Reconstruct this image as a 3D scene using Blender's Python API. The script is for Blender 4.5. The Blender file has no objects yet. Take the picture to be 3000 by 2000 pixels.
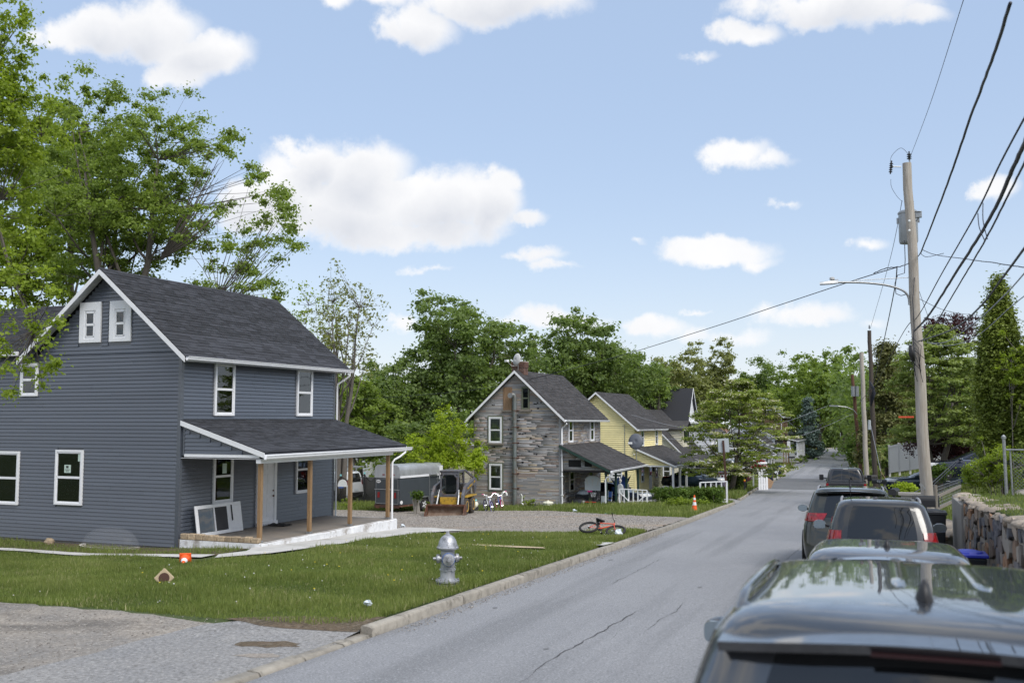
import bpy, math, random
import numpy as np
from mathutils import Vector, Matrix, Euler
R = math.radians
random.seed(7); NP = np.random.default_rng(11)
S = bpy.context.scene
COL = bpy.data.collections.new('street'); S.collection.children.link(COL)

# ---------------------------------------------------------------- camera
FPX = 2917.0; EYE = 2.3; YAW = R(19.4); PITCH = math.atan(228/FPX)
cam_d = bpy.data.cameras.new('camera'); cam = bpy.data.objects.new('camera', cam_d); COL.objects.link(cam)
cam.location = (0, 0, EYE); cam.rotation_euler = Euler((R(90)+PITCH, 0, YAW), 'XYZ')
cam_d.sensor_width = 36; cam_d.lens = 35.0; cam_d.clip_end = 3000; cam_d.clip_start = 0.05
cam_d.dof.use_dof = True; cam_d.dof.focus_distance = 42; cam_d.dof.aperture_fstop = 2.2
S.camera = cam

# ---------------------------------------------------------------- daylight
SUN_EL, SUN_AZ = R(50), R(124)      # high hazy sun over the right side of the street
world = bpy.data.worlds.new('World'); S.world = world; world.use_nodes = True
SKY_STRENGTH = 0.09
sun_d = bpy.data.lights.new('sun', 'SUN'); sun_d.energy = 1.5; sun_d.angle = R(30); sun_d.color = (1.0, 0.96, 0.9)
sun = bpy.data.objects.new('sun', sun_d); COL.objects.link(sun)
_sd = Vector((math.sin(SUN_AZ)*math.cos(SUN_EL), math.cos(SUN_AZ)*math.cos(SUN_EL), math.sin(SUN_EL)))
sun.rotation_euler = _sd.to_track_quat('Z', 'Y').to_euler()
sun.location = (10, -10, 40)
S.view_settings.view_transform = 'Standard'; S.view_settings.look = 'None'
S.view_settings.exposure = 1.0; S.view_settings.gamma = 1.0; S.view_settings.use_curve_mapping = False
S.render.engine = 'CYCLES'
S.cycles.use_denoising = True
S.cycles.max_bounces = 7; S.cycles.diffuse_bounces = 4; S.cycles.glossy_bounces = 3
S.cycles.transmission_bounces = 4; S.cycles.transparent_max_bounces = 12
S.cycles.caustics_reflective = False; S.cycles.caustics_refractive = False

def nn(nt, typ, **kw):
    n = nt.nodes.new(typ)
    for k, v in kw.items():
        if k.startswith('i_'):
            n.inputs[k[2:].replace('_', ' ')].default_value = v
        else: setattr(n, k, v)
    return n
def mth(nt, op, a, b=None, c=None, clamp=False):
    n = nt.nodes.new('ShaderNodeMath'); n.operation = op; n.use_clamp = clamp
    for i, v in enumerate((a, b, c)):
        if v is None: continue
        if hasattr(v, 'links'): nt.links.new(v, n.inputs[i])
        else: n.inputs[i].default_value = v
    return n.outputs[0]
def vdot(nt, v, c):
    n = nt.nodes.new('ShaderNodeVectorMath'); n.operation = 'DOT_PRODUCT'
    nt.links.new(v, n.inputs[0]); n.inputs[1].default_value = c
    return n.outputs['Value']
def mixc(nt, fac, a, b, blend='MIX'):
    n = nt.nodes.new('ShaderNodeMix'); n.data_type = 'RGBA'; n.blend_type = blend
    for s, v in ((0, fac), (6, a), (7, b)):
        if hasattr(v, 'links'): nt.links.new(v, n.inputs[s])
        elif s == 0: n.inputs[0].default_value = v
        else: n.inputs[s].default_value = (*v[:3], 1)
    return n.outputs[2]
def ramp(nt, fac, stops):
    n = nt.nodes.new('ShaderNodeValToRGB')
    nt.links.new(fac, n.inputs[0])
    els = n.color_ramp.elements
    while len(els) < len(stops): els.new(0.5)
    for e, (p, c) in zip(els, stops):
        e.position = p; e.color = (*c[:3], 1) if hasattr(c, '__len__') else (c, c, c, 1)
    return n.outputs[0]

def build_sky():
    nt = world.node_tree; nt.nodes.clear(); L = nt.links
    out = nn(nt, 'ShaderNodeOutputWorld'); bg = nn(nt, 'ShaderNodeBackground'); L.new(bg.outputs[0], out.inputs[0])
    bg.inputs[1].default_value = SKY_STRENGTH
    sky = nn(nt, 'ShaderNodeTexSky', sky_type='NISHITA', sun_disc=False, sun_elevation=SUN_EL, sun_rotation=SUN_AZ,
             air_density=1.0, dust_density=1.2, ozone_density=1.2)
    tc = nn(nt, 'ShaderNodeTexCoord'); d = tc.outputs['Generated']
    # cumulus seen from the street, laid out by direction on the sky
    cy, sy, cp, sp = math.cos(YAW), math.sin(YAW), math.cos(PITCH), math.sin(PITCH)
    fw = (-sy*cp, cy*cp, sp); rt = (cy, sy, 0); up = (sy*sp, -cy*sp, cp)
    f = vdot(nt, d, fw); fm = mth(nt, 'MAXIMUM', f, 0.05)
    u = mth(nt, 'DIVIDE', vdot(nt, d, rt), fm); v = mth(nt, 'DIVIDE', vdot(nt, d, up), fm)
    n1 = nn(nt, 'ShaderNodeTexNoise', i_Scale=9.0, i_Detail=9.0, i_Roughness=0.62)
    L.new(d, n1.inputs['Vector'])
    n2 = nn(nt, 'ShaderNodeTexNoise', i_Scale=6.0, i_Detail=6.0, i_Roughness=0.6); L.new(d, n2.inputs['Vector'])
    n4 = nn(nt, 'ShaderNodeTexNoise', i_Scale=26.0, i_Detail=7.0, i_Roughness=0.6); L.new(d, n4.inputs['Vector'])
    nz = mth(nt, 'ADD', mth(nt, 'SUBTRACT', n1.outputs[0], 0.5), mth(nt, 'MULTIPLY', mth(nt, 'SUBTRACT', n4.outputs[0], 0.5), .55))
    wp = nn(nt, 'ShaderNodeSeparateColor'); L.new(n1.outputs['Color'], wp.inputs[0]); wq = nn(nt, 'ShaderNodeSeparateColor'); L.new(n4.outputs['Color'], wq.inputs[0])
    u = mth(nt, 'ADD', u, mth(nt, 'ADD', mth(nt, 'MULTIPLY', mth(nt, 'SUBTRACT', wp.outputs[0], .5), .09), mth(nt, 'MULTIPLY', mth(nt, 'SUBTRACT', wq.outputs[0], .5), .03)))
    v = mth(nt, 'ADD', v, mth(nt, 'ADD', mth(nt, 'MULTIPLY', mth(nt, 'SUBTRACT', wp.outputs[1], .5), .05), mth(nt, 'MULTIPLY', mth(nt, 'SUBTRACT', wq.outputs[1], .5), .02)))
    best = None; shade = None
    clouds = [(430,95,200,95),(600,150,170,75),(300,90,140,80),(540,205,110,45),(215,110,120,60),
              (1210,70,150,85),(1450,-10,330,75),(960,10,80,45),(1080,-20,160,60),
              (2450,20,330,75),(2180,95,130,48),(2660,50,140,45),(2050,170,60,18),
              (930,470,90,80),(1060,500,170,105),(1030,600,260,120),(1300,590,220,110),(1440,600,110,105),
              (1200,680,330,50),(720,600,170,110),(1550,645,60,32),(850,560,130,120),(1480,540,60,55),
              (2150,462,130,45),(2260,480,90,28),(2310,594,42,17),(2120,745,170,42),(2220,770,70,22),(1600,760,70,26),(1640,790,80,15),(1520,765,60,16),
              (1860,720,40,12),(1260,772,70,13),(2560,730,55,20),(2935,545,60,36),
              (1650,945,170,40),(1910,955,130,34),(2340,930,190,40),(2150,980,160,26),(1480,955,90,22),(2050,905,40,10),(1170,940,50,32),(2540,955,60,20)]
    for cx, cyy, rx, ry in clouds:
        du = mth(nt, 'MULTIPLY', mth(nt, 'SUBTRACT', u, (cx-1500)/FPX), FPX/rx)
        dv = mth(nt, 'MULTIPLY', mth(nt, 'SUBTRACT', v, (1000-cyy)/FPX), FPX/ry)
        q = mth(nt, 'ADD', mth(nt, 'MULTIPLY', du, du), mth(nt, 'MULTIPLY', dv, dv))
        m = mth(nt, 'MULTIPLY', mth(nt, 'SUBTRACT', 1.0, mth(nt, 'SQRT', q)), (0.6 if ry < 30 else 1.0)*min(1.0, .5+ry/150))
        best = m if best is None else mth(nt, 'MAXIMUM', best, m)
        if ry > 60:
            s_ = mth(nt, 'MULTIPLY', mth(nt, 'SUBTRACT', 1.0, mth(nt, 'SQRT', mth(nt, 'ADD', mth(nt, 'MULTIPLY', du, du), mth(nt, 'POWER', mth(nt, 'ADD', dv, 0.55), 2.0)))), 1.0, clamp=True)
            shade = s_ if shade is None else mth(nt, 'MAXIMUM', shade, s_)
    dens = mth(nt, 'ADD', best, mth(nt, 'MULTIPLY', nz, 1.5))
    front = mth(nt, 'GREATER_THAN', f, 0.5)
    mr = nn(nt, 'ShaderNodeMapRange', interpolation_type='SMOOTHSTEP'); mr.inputs[1].default_value = -0.06; mr.inputs[2].default_value = 0.46
    L.new(dens, mr.inputs[0]); m_front = mth(nt, 'MULTIPLY', mr.outputs[0], front)
    # the same kind of broken cumulus over the rest of the sky
    sep = nn(nt, 'ShaderNodeSeparateXYZ'); L.new(d, sep.inputs[0])
    zz = mth(nt, 'MAXIMUM', sep.outputs[2], 0.08)
    cmb = nn(nt, 'ShaderNodeCombineXYZ'); L.new(mth(nt, 'DIVIDE', sep.outputs[0], zz), cmb.inputs[0]); L.new(mth(nt, 'DIVIDE', sep.outputs[1], zz), cmb.inputs[1])
    n3 = nn(nt, 'ShaderNodeTexNoise', i_Scale=1.7, i_Detail=8.0, i_Roughness=0.55); L.new(cmb.outputs[0], n3.inputs['Vector'])
    mr2 = nn(nt, 'ShaderNodeMapRange', interpolation_type='SMOOTHSTEP'); mr2.inputs[1].default_value = 0.46; mr2.inputs[2].default_value = 0.56
    L.new(n3.outputs[0], mr2.inputs[0])
    high = mth(nt, 'MULTIPLY', mth(nt, 'SUBTRACT', v, 0.42), 6.0, clamp=True)
    back = mth(nt, 'MULTIPLY', mth(nt, 'MULTIPLY', mr2.outputs[0], mth(nt, 'MAXIMUM', high, mth(nt, 'SUBTRACT', 1.0, front))), mth(nt, 'GREATER_THAN', sep.outputs[2], 0.0))
    m = mth(nt, 'MAXIMUM', m_front, back)
    # sky colour: a little paler towards the horizon, as humid spring air is
    hz = mth(nt, 'POWER', mth(nt, 'SUBTRACT', 1.0, mth(nt, 'MAXIMUM', sep.outputs[2], 0.0)), 6.0)
    skyc = mixc(nt, mth(nt, 'MULTIPLY', hz, 1.0), sky.outputs[0], (5.6, 5.75, 5.8))
    skyc = mixc(nt, mth(nt, 'SUBTRACT', 0.75, mth(nt, 'MULTIPLY', hz, 0.6)), skyc, (2.7, 3.5, 4.85))
    cs = mth(nt, 'MULTIPLY', mth(nt, 'ADD', mth(nt, 'MULTIPLY', shade, 0.8), mth(nt, 'MULTIPLY', mth(nt, 'SUBTRACT', n2.outputs[0], .35), 1.1)), mth(nt, 'MULTIPLY', mr.outputs[0], 1.0), clamp=True)
    cc = mixc(nt, cs, (5.7, 5.7, 5.75), (4.1, 4.25, 4.6))
    L.new(mixc(nt, m, skyc, cc), bg.inputs[0])
build_sky()

# ---------------------------------------------------------------- helpers
def ray(px, py):
    u = (px-1500)/FPX; v = (1000-py)/FPX
    cp, sp = math.cos(PITCH), math.sin(PITCH)
    fw = cp-v*sp; up = sp+v*cp
    cy, sy = math.cos(YAW), math.sin(YAW)
    return (-sy*fw+cy*u, cy*fw+sy*u, up, fw)
def at(px, py, d):
    x, y, z, fw = ray(px, py); s = d/fw
    return Vector((x*s, y*s, EYE+z*s))
def interp(P, y):
    if y <= P[0][0]: return P[0][1]
    for (a, b), (c, e) in zip(P, P[1:]):
        if y <= c: return b+(e-b)*(y-a)/(c-a)
    return P[-1][1]
RZ = [(-60, 1.6), (0, 0), (50, -1.95), (62, -2.38), (75, -2.8), (88, -3.2), (100, -3.48), (115, -3.66), (130, -3.72), (145, -3.66), (160, -3.5), (175, -3.28), (190, -3.08), (205, -2.95), (220, -2.95), (300, -4.5)]
KX = [(-60, -5.95), (30, -5.95), (40, -6.05), (52, -6.3), (62, -6.8), (72, -7.3), (85, -7.7), (108, -8.05), (124, -8.45), (140, -8.9), (155, -9.1), (165, -8.9), (178, -8.0), (190, -6.6), (205, -3.5), (220, 1), (300, 30)]
def rz(y): return interp(RZ, y)
def kx(y): return interp(KX, y)
ROADW = 7.35
def T(x, y):
    """height of the land at x, y"""
    l = kx(y); r = l+ROADW
    if x < l:
        d = l-x
        z = rz(y)+.12*(.15+.85*min(max(y-11, 0), 1))-.045*min(d, 14)
        if d > 20: z -= min(.03*(d-20), 2.5)
        return z
    if x > r:
        d = x-r
        a = .13+.27*min(max(d-.3, 0), 4)+.05*max(min(d, 60)-4, 0)
        b = .1 if d < .58 else 1.5+.05*min(d, 40)
        t = min(max((y-24.9)/.8, 0), 1)
        return rz(y)+b*(1-t)+a*t
    return rz(y)

def link(o, parent=None):
    COL.objects.link(o)
    if parent is not None: o.parent = parent
    return o
def tag(o, label, cat, group=None, kind=None):
    if label: o['label'] = label
    if cat: o['category'] = cat
    if group: o['group'] = group
    if kind: o['kind'] = kind
    return o
def thing(name, label, cat, loc=(0, 0, 0), rz_=0, group=None, rot=None):
    o = bpy.data.objects.new(name, None); o.empty_display_size = .2
    o.location = loc; o.rotation_euler = rot if rot else (0, 0, rz_)
    link(o); return tag(o, label, cat, group)
def copy_tree(o, parent=None):
    c = o.copy(); COL.objects.link(c)
    if parent is not None: c.parent = parent
    for ch in list(o.children): copy_tree(ch, c)
    return c

class MB:
    def __init__(s): s.v = []; s.f = []
    def add(s, vs, fs):
        b = len(s.v); s.v += [tuple(p) for p in vs]; s.f += [tuple(b+i for i in f) for f in fs]; return s
    def box(s, x0, x1, y0, y1, z0, z1):
        return s.add([(x0,y0,z0),(x1,y0,z0),(x1,y1,z0),(x0,y1,z0),(x0,y0,z1),(x1,y0,z1),(x1,y1,z1),(x0,y1,z1)],
                     [(3,2,1,0),(4,5,6,7),(0,1,5,4),(1,2,6,5),(2,3,7,6),(3,0,4,7)])
    def bar(s, a, b, w, h=None, up=(0, 0, 1)):
        """a square bar from a to b"""
        a = Vector(a); b = Vector(b); h = h or w; d = (b-a).normalized(); u = Vector(up)
        if abs(d.dot(u)) > .99: u = Vector((1, 0, 0))
        x = d.cross(u).normalized()*w/2; z = x.cross(d).normalized()*h/2
        vs = [p+sx*x+sz*z for p in (a, b) for sx, sz in ((-1,-1),(1,-1),(1,1),(-1,1))]
        return s.add(vs, [(3,2,1,0),(4,5,6,7),(0,1,5,4),(1,2,6,5),(2,3,7,6),(3,0,4,7)])
    def tube(s, pts, r, n=8, cap=True, closed=False):
        pts = [Vector(p) for p in pts]; m = len(pts); rs = r if hasattr(r, '__len__') else [r]*m
        b = len(s.v); prev = None
        for i, p in enumerate(pts):
            if closed: d = pts[(i+1) % m]-pts[i-1]
            else: d = pts[min(i+1, m-1)]-pts[max(i-1, 0)]
            d = d.normalized() if d.length > 1e-9 else Vector((0, 0, 1))
            if prev is None:
                u = Vector((0, 0, 1)) if abs(d.z) < .9 else Vector((1, 0, 0))
                x = d.cross(u).normalized()
            else: x = (prev-d*prev.dot(d)); x = x.normalized() if x.length > 1e-6 else d.orthogonal().normalized()
            prev = x; y = d.cross(x)
            for k in range(n):
                a = 2*math.pi*k/n; s.v.append(tuple(p+(x*math.cos(a)+y*math.sin(a))*rs[i]))
        for i in range(m if closed else m-1):
            j = (i+1) % m
            for k in range(n):
                s.f.append((b+i*n+k, b+i*n+(k+1) % n, b+j*n+(k+1) % n, b+j*n+k))
        if cap and not closed:
            s.f.append(tuple(b+k for k in range(n))[::-1]); s.f.append(tuple(b+(m-1)*n+k for k in range(n)))
        return s
    def lathe(s, prof, n=20, c=(0, 0, 0), axis='z'):
        b = len(s.v)
        for (r, h) in prof:
            for k in range(n):
                a = 2*math.pi*k/n; p = (r*math.cos(a), r*math.sin(a), h)
                if axis == 'x': p = (h, p[0], p[1])
                elif axis == 'y': p = (p[0], h, p[1])
                s.v.append((p[0]+c[0], p[1]+c[1], p[2]+c[2]))
        m = len(prof)
        for i in range(m-1):
            for k in range(n): s.f.append((b+i*n+k, b+i*n+(k+1) % n, b+(i+1)*n+(k+1) % n, b+(i+1)*n+k))
        s.f.append(tuple(b+k for k in range(n))[::-1]); s.f.append(tuple(b+(m-1)*n+k for k in range(n)))
        return s
    def prism(s, poly, y0, y1, axis='y'):
        """poly in (x,z) pushed along y; axis 'x': poly in (y,z) pushed along x; 'z': poly in (x,y)"""
        n = len(poly); f = {'y': lambda p, t: (p[0], t, p[1]), 'x': lambda p, t: (t, p[0], p[1]), 'z': lambda p, t: (p[0], p[1], t)}[axis]
        return s.add([f(p, y0) for p in poly]+[f(p, y1) for p in poly],
                     [tuple(range(n))[::-1], tuple(range(n, 2*n))]+[(i, (i+1) % n, n+(i+1) % n, n+i) for i in range(n)])
    def ball(s, c, r, n=10, m=7, jit=0, rnd=random):
        r = r if hasattr(r, '__len__') else (r, r, r); b = len(s.v)
        for i in range(m+1):
            t = math.pi*i/m
            for k in range(n):
                a = 2*math.pi*k/n; q = 1+rnd.uniform(-jit, jit)
                s.v.append((c[0]+r[0]*q*math.sin(t)*math.cos(a), c[1]+r[1]*q*math.sin(t)*math.sin(a), c[2]+r[2]*q*math.cos(t)))
        for i in range(m):
            for k in range(n): s.f.append((b+i*n+k, b+(i+1)*n+k, b+(i+1)*n+(k+1) % n, b+i*n+(k+1) % n))
        return s
    def build(s, name, mat, parent=None, smooth=False, bev=0, loc=None, rot=None, ang=40, seg=2):
        me = bpy.data.meshes.new(name); me.from_pydata(s.v, [], s.f); me.materials.append(M(mat))
        me.validate()
        o = bpy.data.objects.new(name, me); link(o, parent)
        if loc is not None: o.location = loc
        if rot is not None: o.rotation_euler = rot
        fix(me)
        if smooth:
            me.shade_smooth()
            if smooth != 'full': me.set_sharp_from_angle(angle=R(ang))
        if bev:
            md = o.modifiers.new('bevel', 'BEVEL'); md.width = bev; md.segments = seg; md.limit_method = 'ANGLE'; md.angle_limit = R(35)
        return o
import bmesh
def fix(me):
    bm = bmesh.new(); bm.from_mesh(me); bmesh.ops.recalc_face_normals(bm, faces=bm.faces); bm.to_mesh(me); bm.free()

UNIT = None
def unit_mesh(mat):
    key = 'unit_'+mat
    if key in bpy.data.meshes: return bpy.data.meshes[key]
    me = bpy.data.meshes.new(key); m = MB().box(0, 1, 0, 1, 0, 1)
    me.from_pydata(m.v, [], m.f); me.materials.append(M(mat)); return me
def np_mesh(name, V, F, mat, rnd=None, smooth=False):
    """V (n,3), F (m,k) with one face size"""
    me = bpy.data.meshes.new(name); V = np.asarray(V, dtype=np.float32); F = np.asarray(F, dtype=np.int32)
    m, k = F.shape
    me.vertices.add(len(V)); me.vertices.foreach_set('co', V.ravel())
    me.loops.add(m*k); me.loops.foreach_set('vertex_index', F.ravel())
    me.polygons.add(m); me.polygons.foreach_set('loop_start', np.arange(m, dtype=np.int32)*k)
    try: me.polygons.foreach_set('loop_total', np.full(m, k, dtype=np.int32))
    except Exception: pass
    if smooth: me.polygons.foreach_set('use_smooth', np.ones(m, dtype=bool))
    me.update(calc_edges=True)
    if rnd is not None:
        a = me.attributes.new('rnd', 'FLOAT', 'FACE'); a.data.foreach_set('value', np.asarray(rnd, dtype=np.float32))
    me.materials.append(M(mat)); return me
BOXF = np.array([(3,2,1,0),(4,5,6,7),(0,1,5,4),(1,2,6,5),(2,3,7,6),(3,0,4,7)])
BOXV = np.array([(0,0,0),(1,0,0),(1,1,0),(0,1,0),(0,0,1),(1,0,1),(1,1,1),(0,1,1)], dtype=float)
def pieces(mats, name, stuff_name, mat, parent, limit=300, label=None, unitv=None, unitf=None, mesh=None):
    """mats: 4x4 placements of a unit piece; the first `limit` become parts of their own, the others one joined part"""
    me = mesh or unit_mesh(mat)
    for m in mats[:limit]:
        o = bpy.data.objects.new(name, me); link(o, parent); o.matrix_local = m
    rest = mats[limit:]
    if rest:
        V = BOXV if unitv is None else unitv; F = BOXF if unitf is None else unitf
        A = np.array([[list(r) for r in m] for m in rest])
        P = np.einsum('nij,kj->nki', A[:, :3, :3], V)+A[:, None, :3, 3]
        FF = (F[None]+(np.arange(len(rest))*len(V))[:, None, None]).reshape(-1, F.shape[1])
        r = np.repeat(NP.random(len(rest)), len(F))
        o = bpy.data.objects.new(stuff_name, np_mesh(stuff_name, P.reshape(-1, 3), FF, mat, r)); link(o, parent); o['kind'] = 'stuff'
        return o
def TRS(loc, sx=1, sy=1, sz=1, rz_=0, rx=0, ry=0):
    return Matrix.LocRotScale(Vector(loc), Euler((rx, ry, rz_)), Vector((sx, sy, sz)))

# ---------------------------------------------------------------- materials
MATS = {}; DEFS = {}
def M(name):
    if name in MATS: return MATS[name]
    m = bpy.data.materials.new(name); m.use_nodes = True; MATS[name] = m
    DEFS[name](m.node_tree, m.node_tree.nodes['Principled BSDF']); return m
def rndval(nt):
    oi = nn(nt, 'ShaderNodeObjectInfo'); at_ = nn(nt, 'ShaderNodeAttribute', attribute_name='rnd')
    return mth(nt, 'FRACT', mth(nt, 'ADD', oi.outputs['Random'], at_.outputs['Fac']))
def D(name, col, rough=.6, metal=0, var=0, vs=8, bump=0, bs=60, rnd=0, col2=None, spec=None, coat=0, stretch=None, obj=True, dirt=None, ds=3, emit=None, sheen=0):
    """plain procedural material: base colour with noise variation towards col2, per-piece variation, bump and dirt"""
    def f(nt, b):
        L = nt.links; tc = nn(nt, 'ShaderNodeTexCoord'); v = tc.outputs['Object' if obj else 'Generated']
        if stretch:
            mp = nn(nt, 'ShaderNodeMapping'); mp.inputs['Scale'].default_value = stretch; L.new(v, mp.inputs[0]); v = mp.outputs[0]
        c = None
        if var or col2:
            n = nn(nt, 'ShaderNodeTexNoise', i_Scale=vs, i_Detail=6.0, i_Roughness=.65); L.new(v, n.inputs['Vector'])
            c2 = col2 or tuple(x*(1-var) for x in col); c1 = col if col2 else tuple(min(1, x*(1+var)) for x in col)
            c = ramp(nt, n.outputs[0], [(.32, c1), (.68, c2)])
        if rnd:
            r = rndval(nt); k = mth(nt, 'ADD', 1-rnd, mth(nt, 'MULTIPLY', r, 2*rnd))
            cc = nn(nt, 'ShaderNodeCombineColor'); [L.new(k, cc.inputs[i]) for i in range(3)]
            c = mixc(nt, 1.0, c if c is not None else col, cc.outputs[0], 'MULTIPLY')
        if dirt:
            n = nn(nt, 'ShaderNodeTexNoise', i_Scale=ds, i_Detail=8.0, i_Roughness=.7); L.new(tc.outputs['Object'], n.inputs['Vector'])
            c = mixc(nt, ramp(nt, n.outputs[0], [(.52, 0.), (.66, 1.)]), c if c is not None else col, dirt)
        if c is not None: L.new(c, b.inputs['Base Color'])
        else: b.inputs['Base Color'].default_value = (*col, 1)
        b.inputs['Roughness'].default_value = rough; b.inputs['Metallic'].default_value = metal
        if spec is not None: b.inputs['Specular IOR Level'].default_value = spec
        if coat: b.inputs['Coat Weight'].default_value = coat; b.inputs['Coat Roughness'].default_value = .03
        if bump:
            n = nn(nt, 'ShaderNodeTexNoise', i_Scale=bs, i_Detail=5.0, i_Roughness=.6); L.new(v, n.inputs['Vector'])
            bp = nn(nt, 'ShaderNodeBump', i_Strength=bump, i_Distance=.02); L.new(n.outputs[0], bp.inputs['Height']); L.new(bp.outputs[0], b.inputs['Normal'])
        if emit: b.inputs['Emission Color'].default_value = (*emit[:3], 1); b.inputs['Emission Strength'].default_value = emit[3]
    DEFS[name] = f
D('gray_siding', (.066,.077,.100), .28, spec=1.0, rnd=.09, var=.12, vs=1.2, bump=.05, bs=12, stretch=(1, 1, 6))
D('cream_siding', (.62,.56,.44), .5, rnd=.04)
D('yellow_siding', (.90,.79,.42), .5, rnd=.05, var=.05, vs=2)
D('pale_siding', (.70,.66,.52), .5, rnd=.04)
D('white_siding', (.72,.73,.76), .5, rnd=.03)
D('white_trim', (.78,.79,.82), .4, var=.04, vs=6)
D('soffit', (.55,.56,.58), .5)
D('old_white', (.62,.60,.56), .6, col2=(.42,.38,.33), vs=14, bump=.1)
D('white_block', (.72,.73,.75), .8, var=.12, vs=5, bump=.5, bs=25, dirt=(.34,.31,.28), ds=2.2)
D('concrete', (.52,.51,.49), .85, var=.1, vs=2, bump=.15, bs=40, dirt=(.36,.35,.32), ds=1.3)
D('kerb_stone', (.30,.275,.235), .9, var=.2, vs=5, bump=.5, bs=30, rnd=.14, dirt=(.16,.145,.12), ds=4)
D('porch_floor', (.235,.20,.165), .8, col2=(.16,.15,.14), vs=1.6, bump=.15, bs=20)
D('rough_block', (.36,.28,.19), .9, var=.3, vs=12, bump=.7, bs=30, rnd=.25)
D('shingle_dark', (.034,.036,.044), .9, rnd=.38, var=.25, vs=60, bump=.3, bs=200)
D('shingle_mid', (.055,.052,.054), .92, rnd=.22, var=.3, vs=2.0, bump=.3, bs=150)
D('shingle_brown', (.26,.15,.10), .9, rnd=.3)
D('shingle_green', (.16,.2,.18), .9, rnd=.2)
D('cedar_shingle', (.11,.07,.04), .9, rnd=.4)
D('post_wood', (.30,.19,.095), .7, col2=(.20,.12,.06), vs=9, stretch=(6,6,.6), bump=.1)
D('green_paint', (.018,.05,.04), .5)
D('green_trim', (.07,.13,.09), .6, col2=(.2,.17,.12), vs=20)
D('pole_wood', (.48,.445,.405), .85, col2=(.31,.265,.22), vs=5, stretch=(7,7,.35), bump=.35, bs=12)
D('pole_dark', (.10,.08,.065), .85, col2=(.05,.04,.033), vs=5, stretch=(7,7,.35), bump=.3, bs=12)
D('pole_red', (.16,.07,.04), .85, col2=(.09,.045,.03), vs=5, stretch=(7,7,.35), bump=.3, bs=12)
D('gray_metal', (.34,.36,.38), .42, .6, var=.1, vs=4)
D('galv', (.42,.43,.44), .45, .7, col2=(.26,.27,.28), vs=14)
D('flue', (.17,.205,.215), .5, .4, col2=(.22,.23,.22), vs=3, dirt=(.19,.12,.08), ds=1.4)
D('hydrant_silver', (.44,.45,.48), .42, .6, var=.15, vs=18, bump=.25, bs=60, dirt=(.2,.2,.21), ds=7)
D('black_metal', (.02,.02,.022), .4)
D('rust', (.16,.055,.028), .85, col2=(.075,.04,.028), vs=9, bump=.3, dirt=(.19,.15,.12), ds=5)
D('bucket_dirt', (.24,.18,.14), .85, col2=(.12,.065,.04), vs=4, bump=.3)
D('loader_gray', (.075,.08,.10), .5, col2=(.14,.145,.16), vs=5, dirt=(.15,.08,.05), ds=4)
D('loader_yellow', (.55,.34,.04), .5, var=.1, vs=5, dirt=(.09,.06,.03), ds=7)
D('rim_yellow', (.55,.33,.05), .5, var=.1, dirt=(.3,.22,.12), ds=6)
D('tyre', (.022,.022,.022), .85, bump=.2)
D('muddy_tyre', (.10,.085,.07), .95, col2=(.04,.036,.033), vs=12, bump=.4)
D('orange_plastic', (.85,.12,.02), .5, var=.12, vs=14)
D('reflect_white', (.75,.75,.77), .5, var=.05)
D('black_plastic', (.016,.016,.018), .45)
D('bag_plastic', (.018,.018,.02), .28, bump=.8, bs=9)
D('blue_plastic', (.02,.035,.38), .4)
D('navy_plastic', (.012,.018,.045), .45)
D('bin_plastic', (.014,.016,.02), .5)
D('red_plastic', (.6,.02,.02), .4)
D('grey_plastic', (.25,.25,.27), .5)
D('white_plastic', (.78,.79,.8), .4)
D('teal_paint', (.25,.62,.66), .4)
D('cream_paint', (.75,.74,.62), .4)
D('purple_paint', (.42,.36,.75), .35)
D('blue_paint', (.03,.13,.5), .35)
D('pink_paint', (.7,.05,.25), .45)
D('brake_lens', (.018,.001,.002), .4)
D('orange_paint', (.62,.09,.04), .35)
D('pvc', (.75,.75,.74), .35)
D('brick_red', (.15,.08,.062), .9, rnd=.35, bump=.3)
D('mortar', (.36,.33,.3), .95, bump=.3)
D('chrome', (.75,.76,.78), .12, 1)
D('mirror_glass', (.35,.42,.47), .08, .9)
D('red_lens', (.22,.005,.008), .12, coat=.8, var=.5, vs=14, rnd=.1)
D('white_lens', (.6,.6,.6), .15, coat=.5)
D('dark_trim', (.012,.012,.013), .5)
D('trailer_body', (.05,.06,.07), .45, var=.1, vs=2)
D('aluminium', (.52,.54,.57), .4, .55, col2=(.38,.39,.41), vs=3, stretch=(1,1,.3))
D('dish_gray', (.09,.10,.125), .5)
D('dish_light', (.5,.5,.5), .5)
D('vinyl', (.62,.61,.60), .5)
D('tarp', (.20,.19,.18), .8, var=.1, vs=2)
D('netting', (.02,.02,.022), .8)
D('wood_ply', (.34,.22,.13), .8, col2=(.16,.10,.06), vs=5, stretch=(8,8,.5))
D('weathered_wood', (.28,.25,.22), .9, col2=(.16,.14,.12), vs=6, stretch=(6,6,.6), bump=.2)
D('yellow_sign', (.85,.50,.02), .5)
D('sign_grey', (.48,.52,.55), .5, var=.05)
D('brown_metal', (.07,.03,.02), .6)
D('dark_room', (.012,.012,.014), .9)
D('curtain', (.42,.42,.40), .9, var=.25, vs=3, stretch=(14,14,.4))
D('curtain_tan', (.34,.31,.2), .9, var=.25, vs=3, stretch=(16,16,.4))
D('board_in', (.10,.06,.035), .9, col2=(.045,.03,.02), vs=3)
D('green_in', (.035,.05,.02), .9, var=.2, vs=1)
D('screen_in', (.05,.05,.055), .9, var=.1, vs=2)
D('sticker', (.5,.62,.55), .7)
D('black_print', (.02,.02,.02), .7)
D('navy_print', (.02,.05,.25), .7)
D('cable', (.02,.022,.035), .5)
D('cable_grey', (.33,.35,.4), .5)
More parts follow.
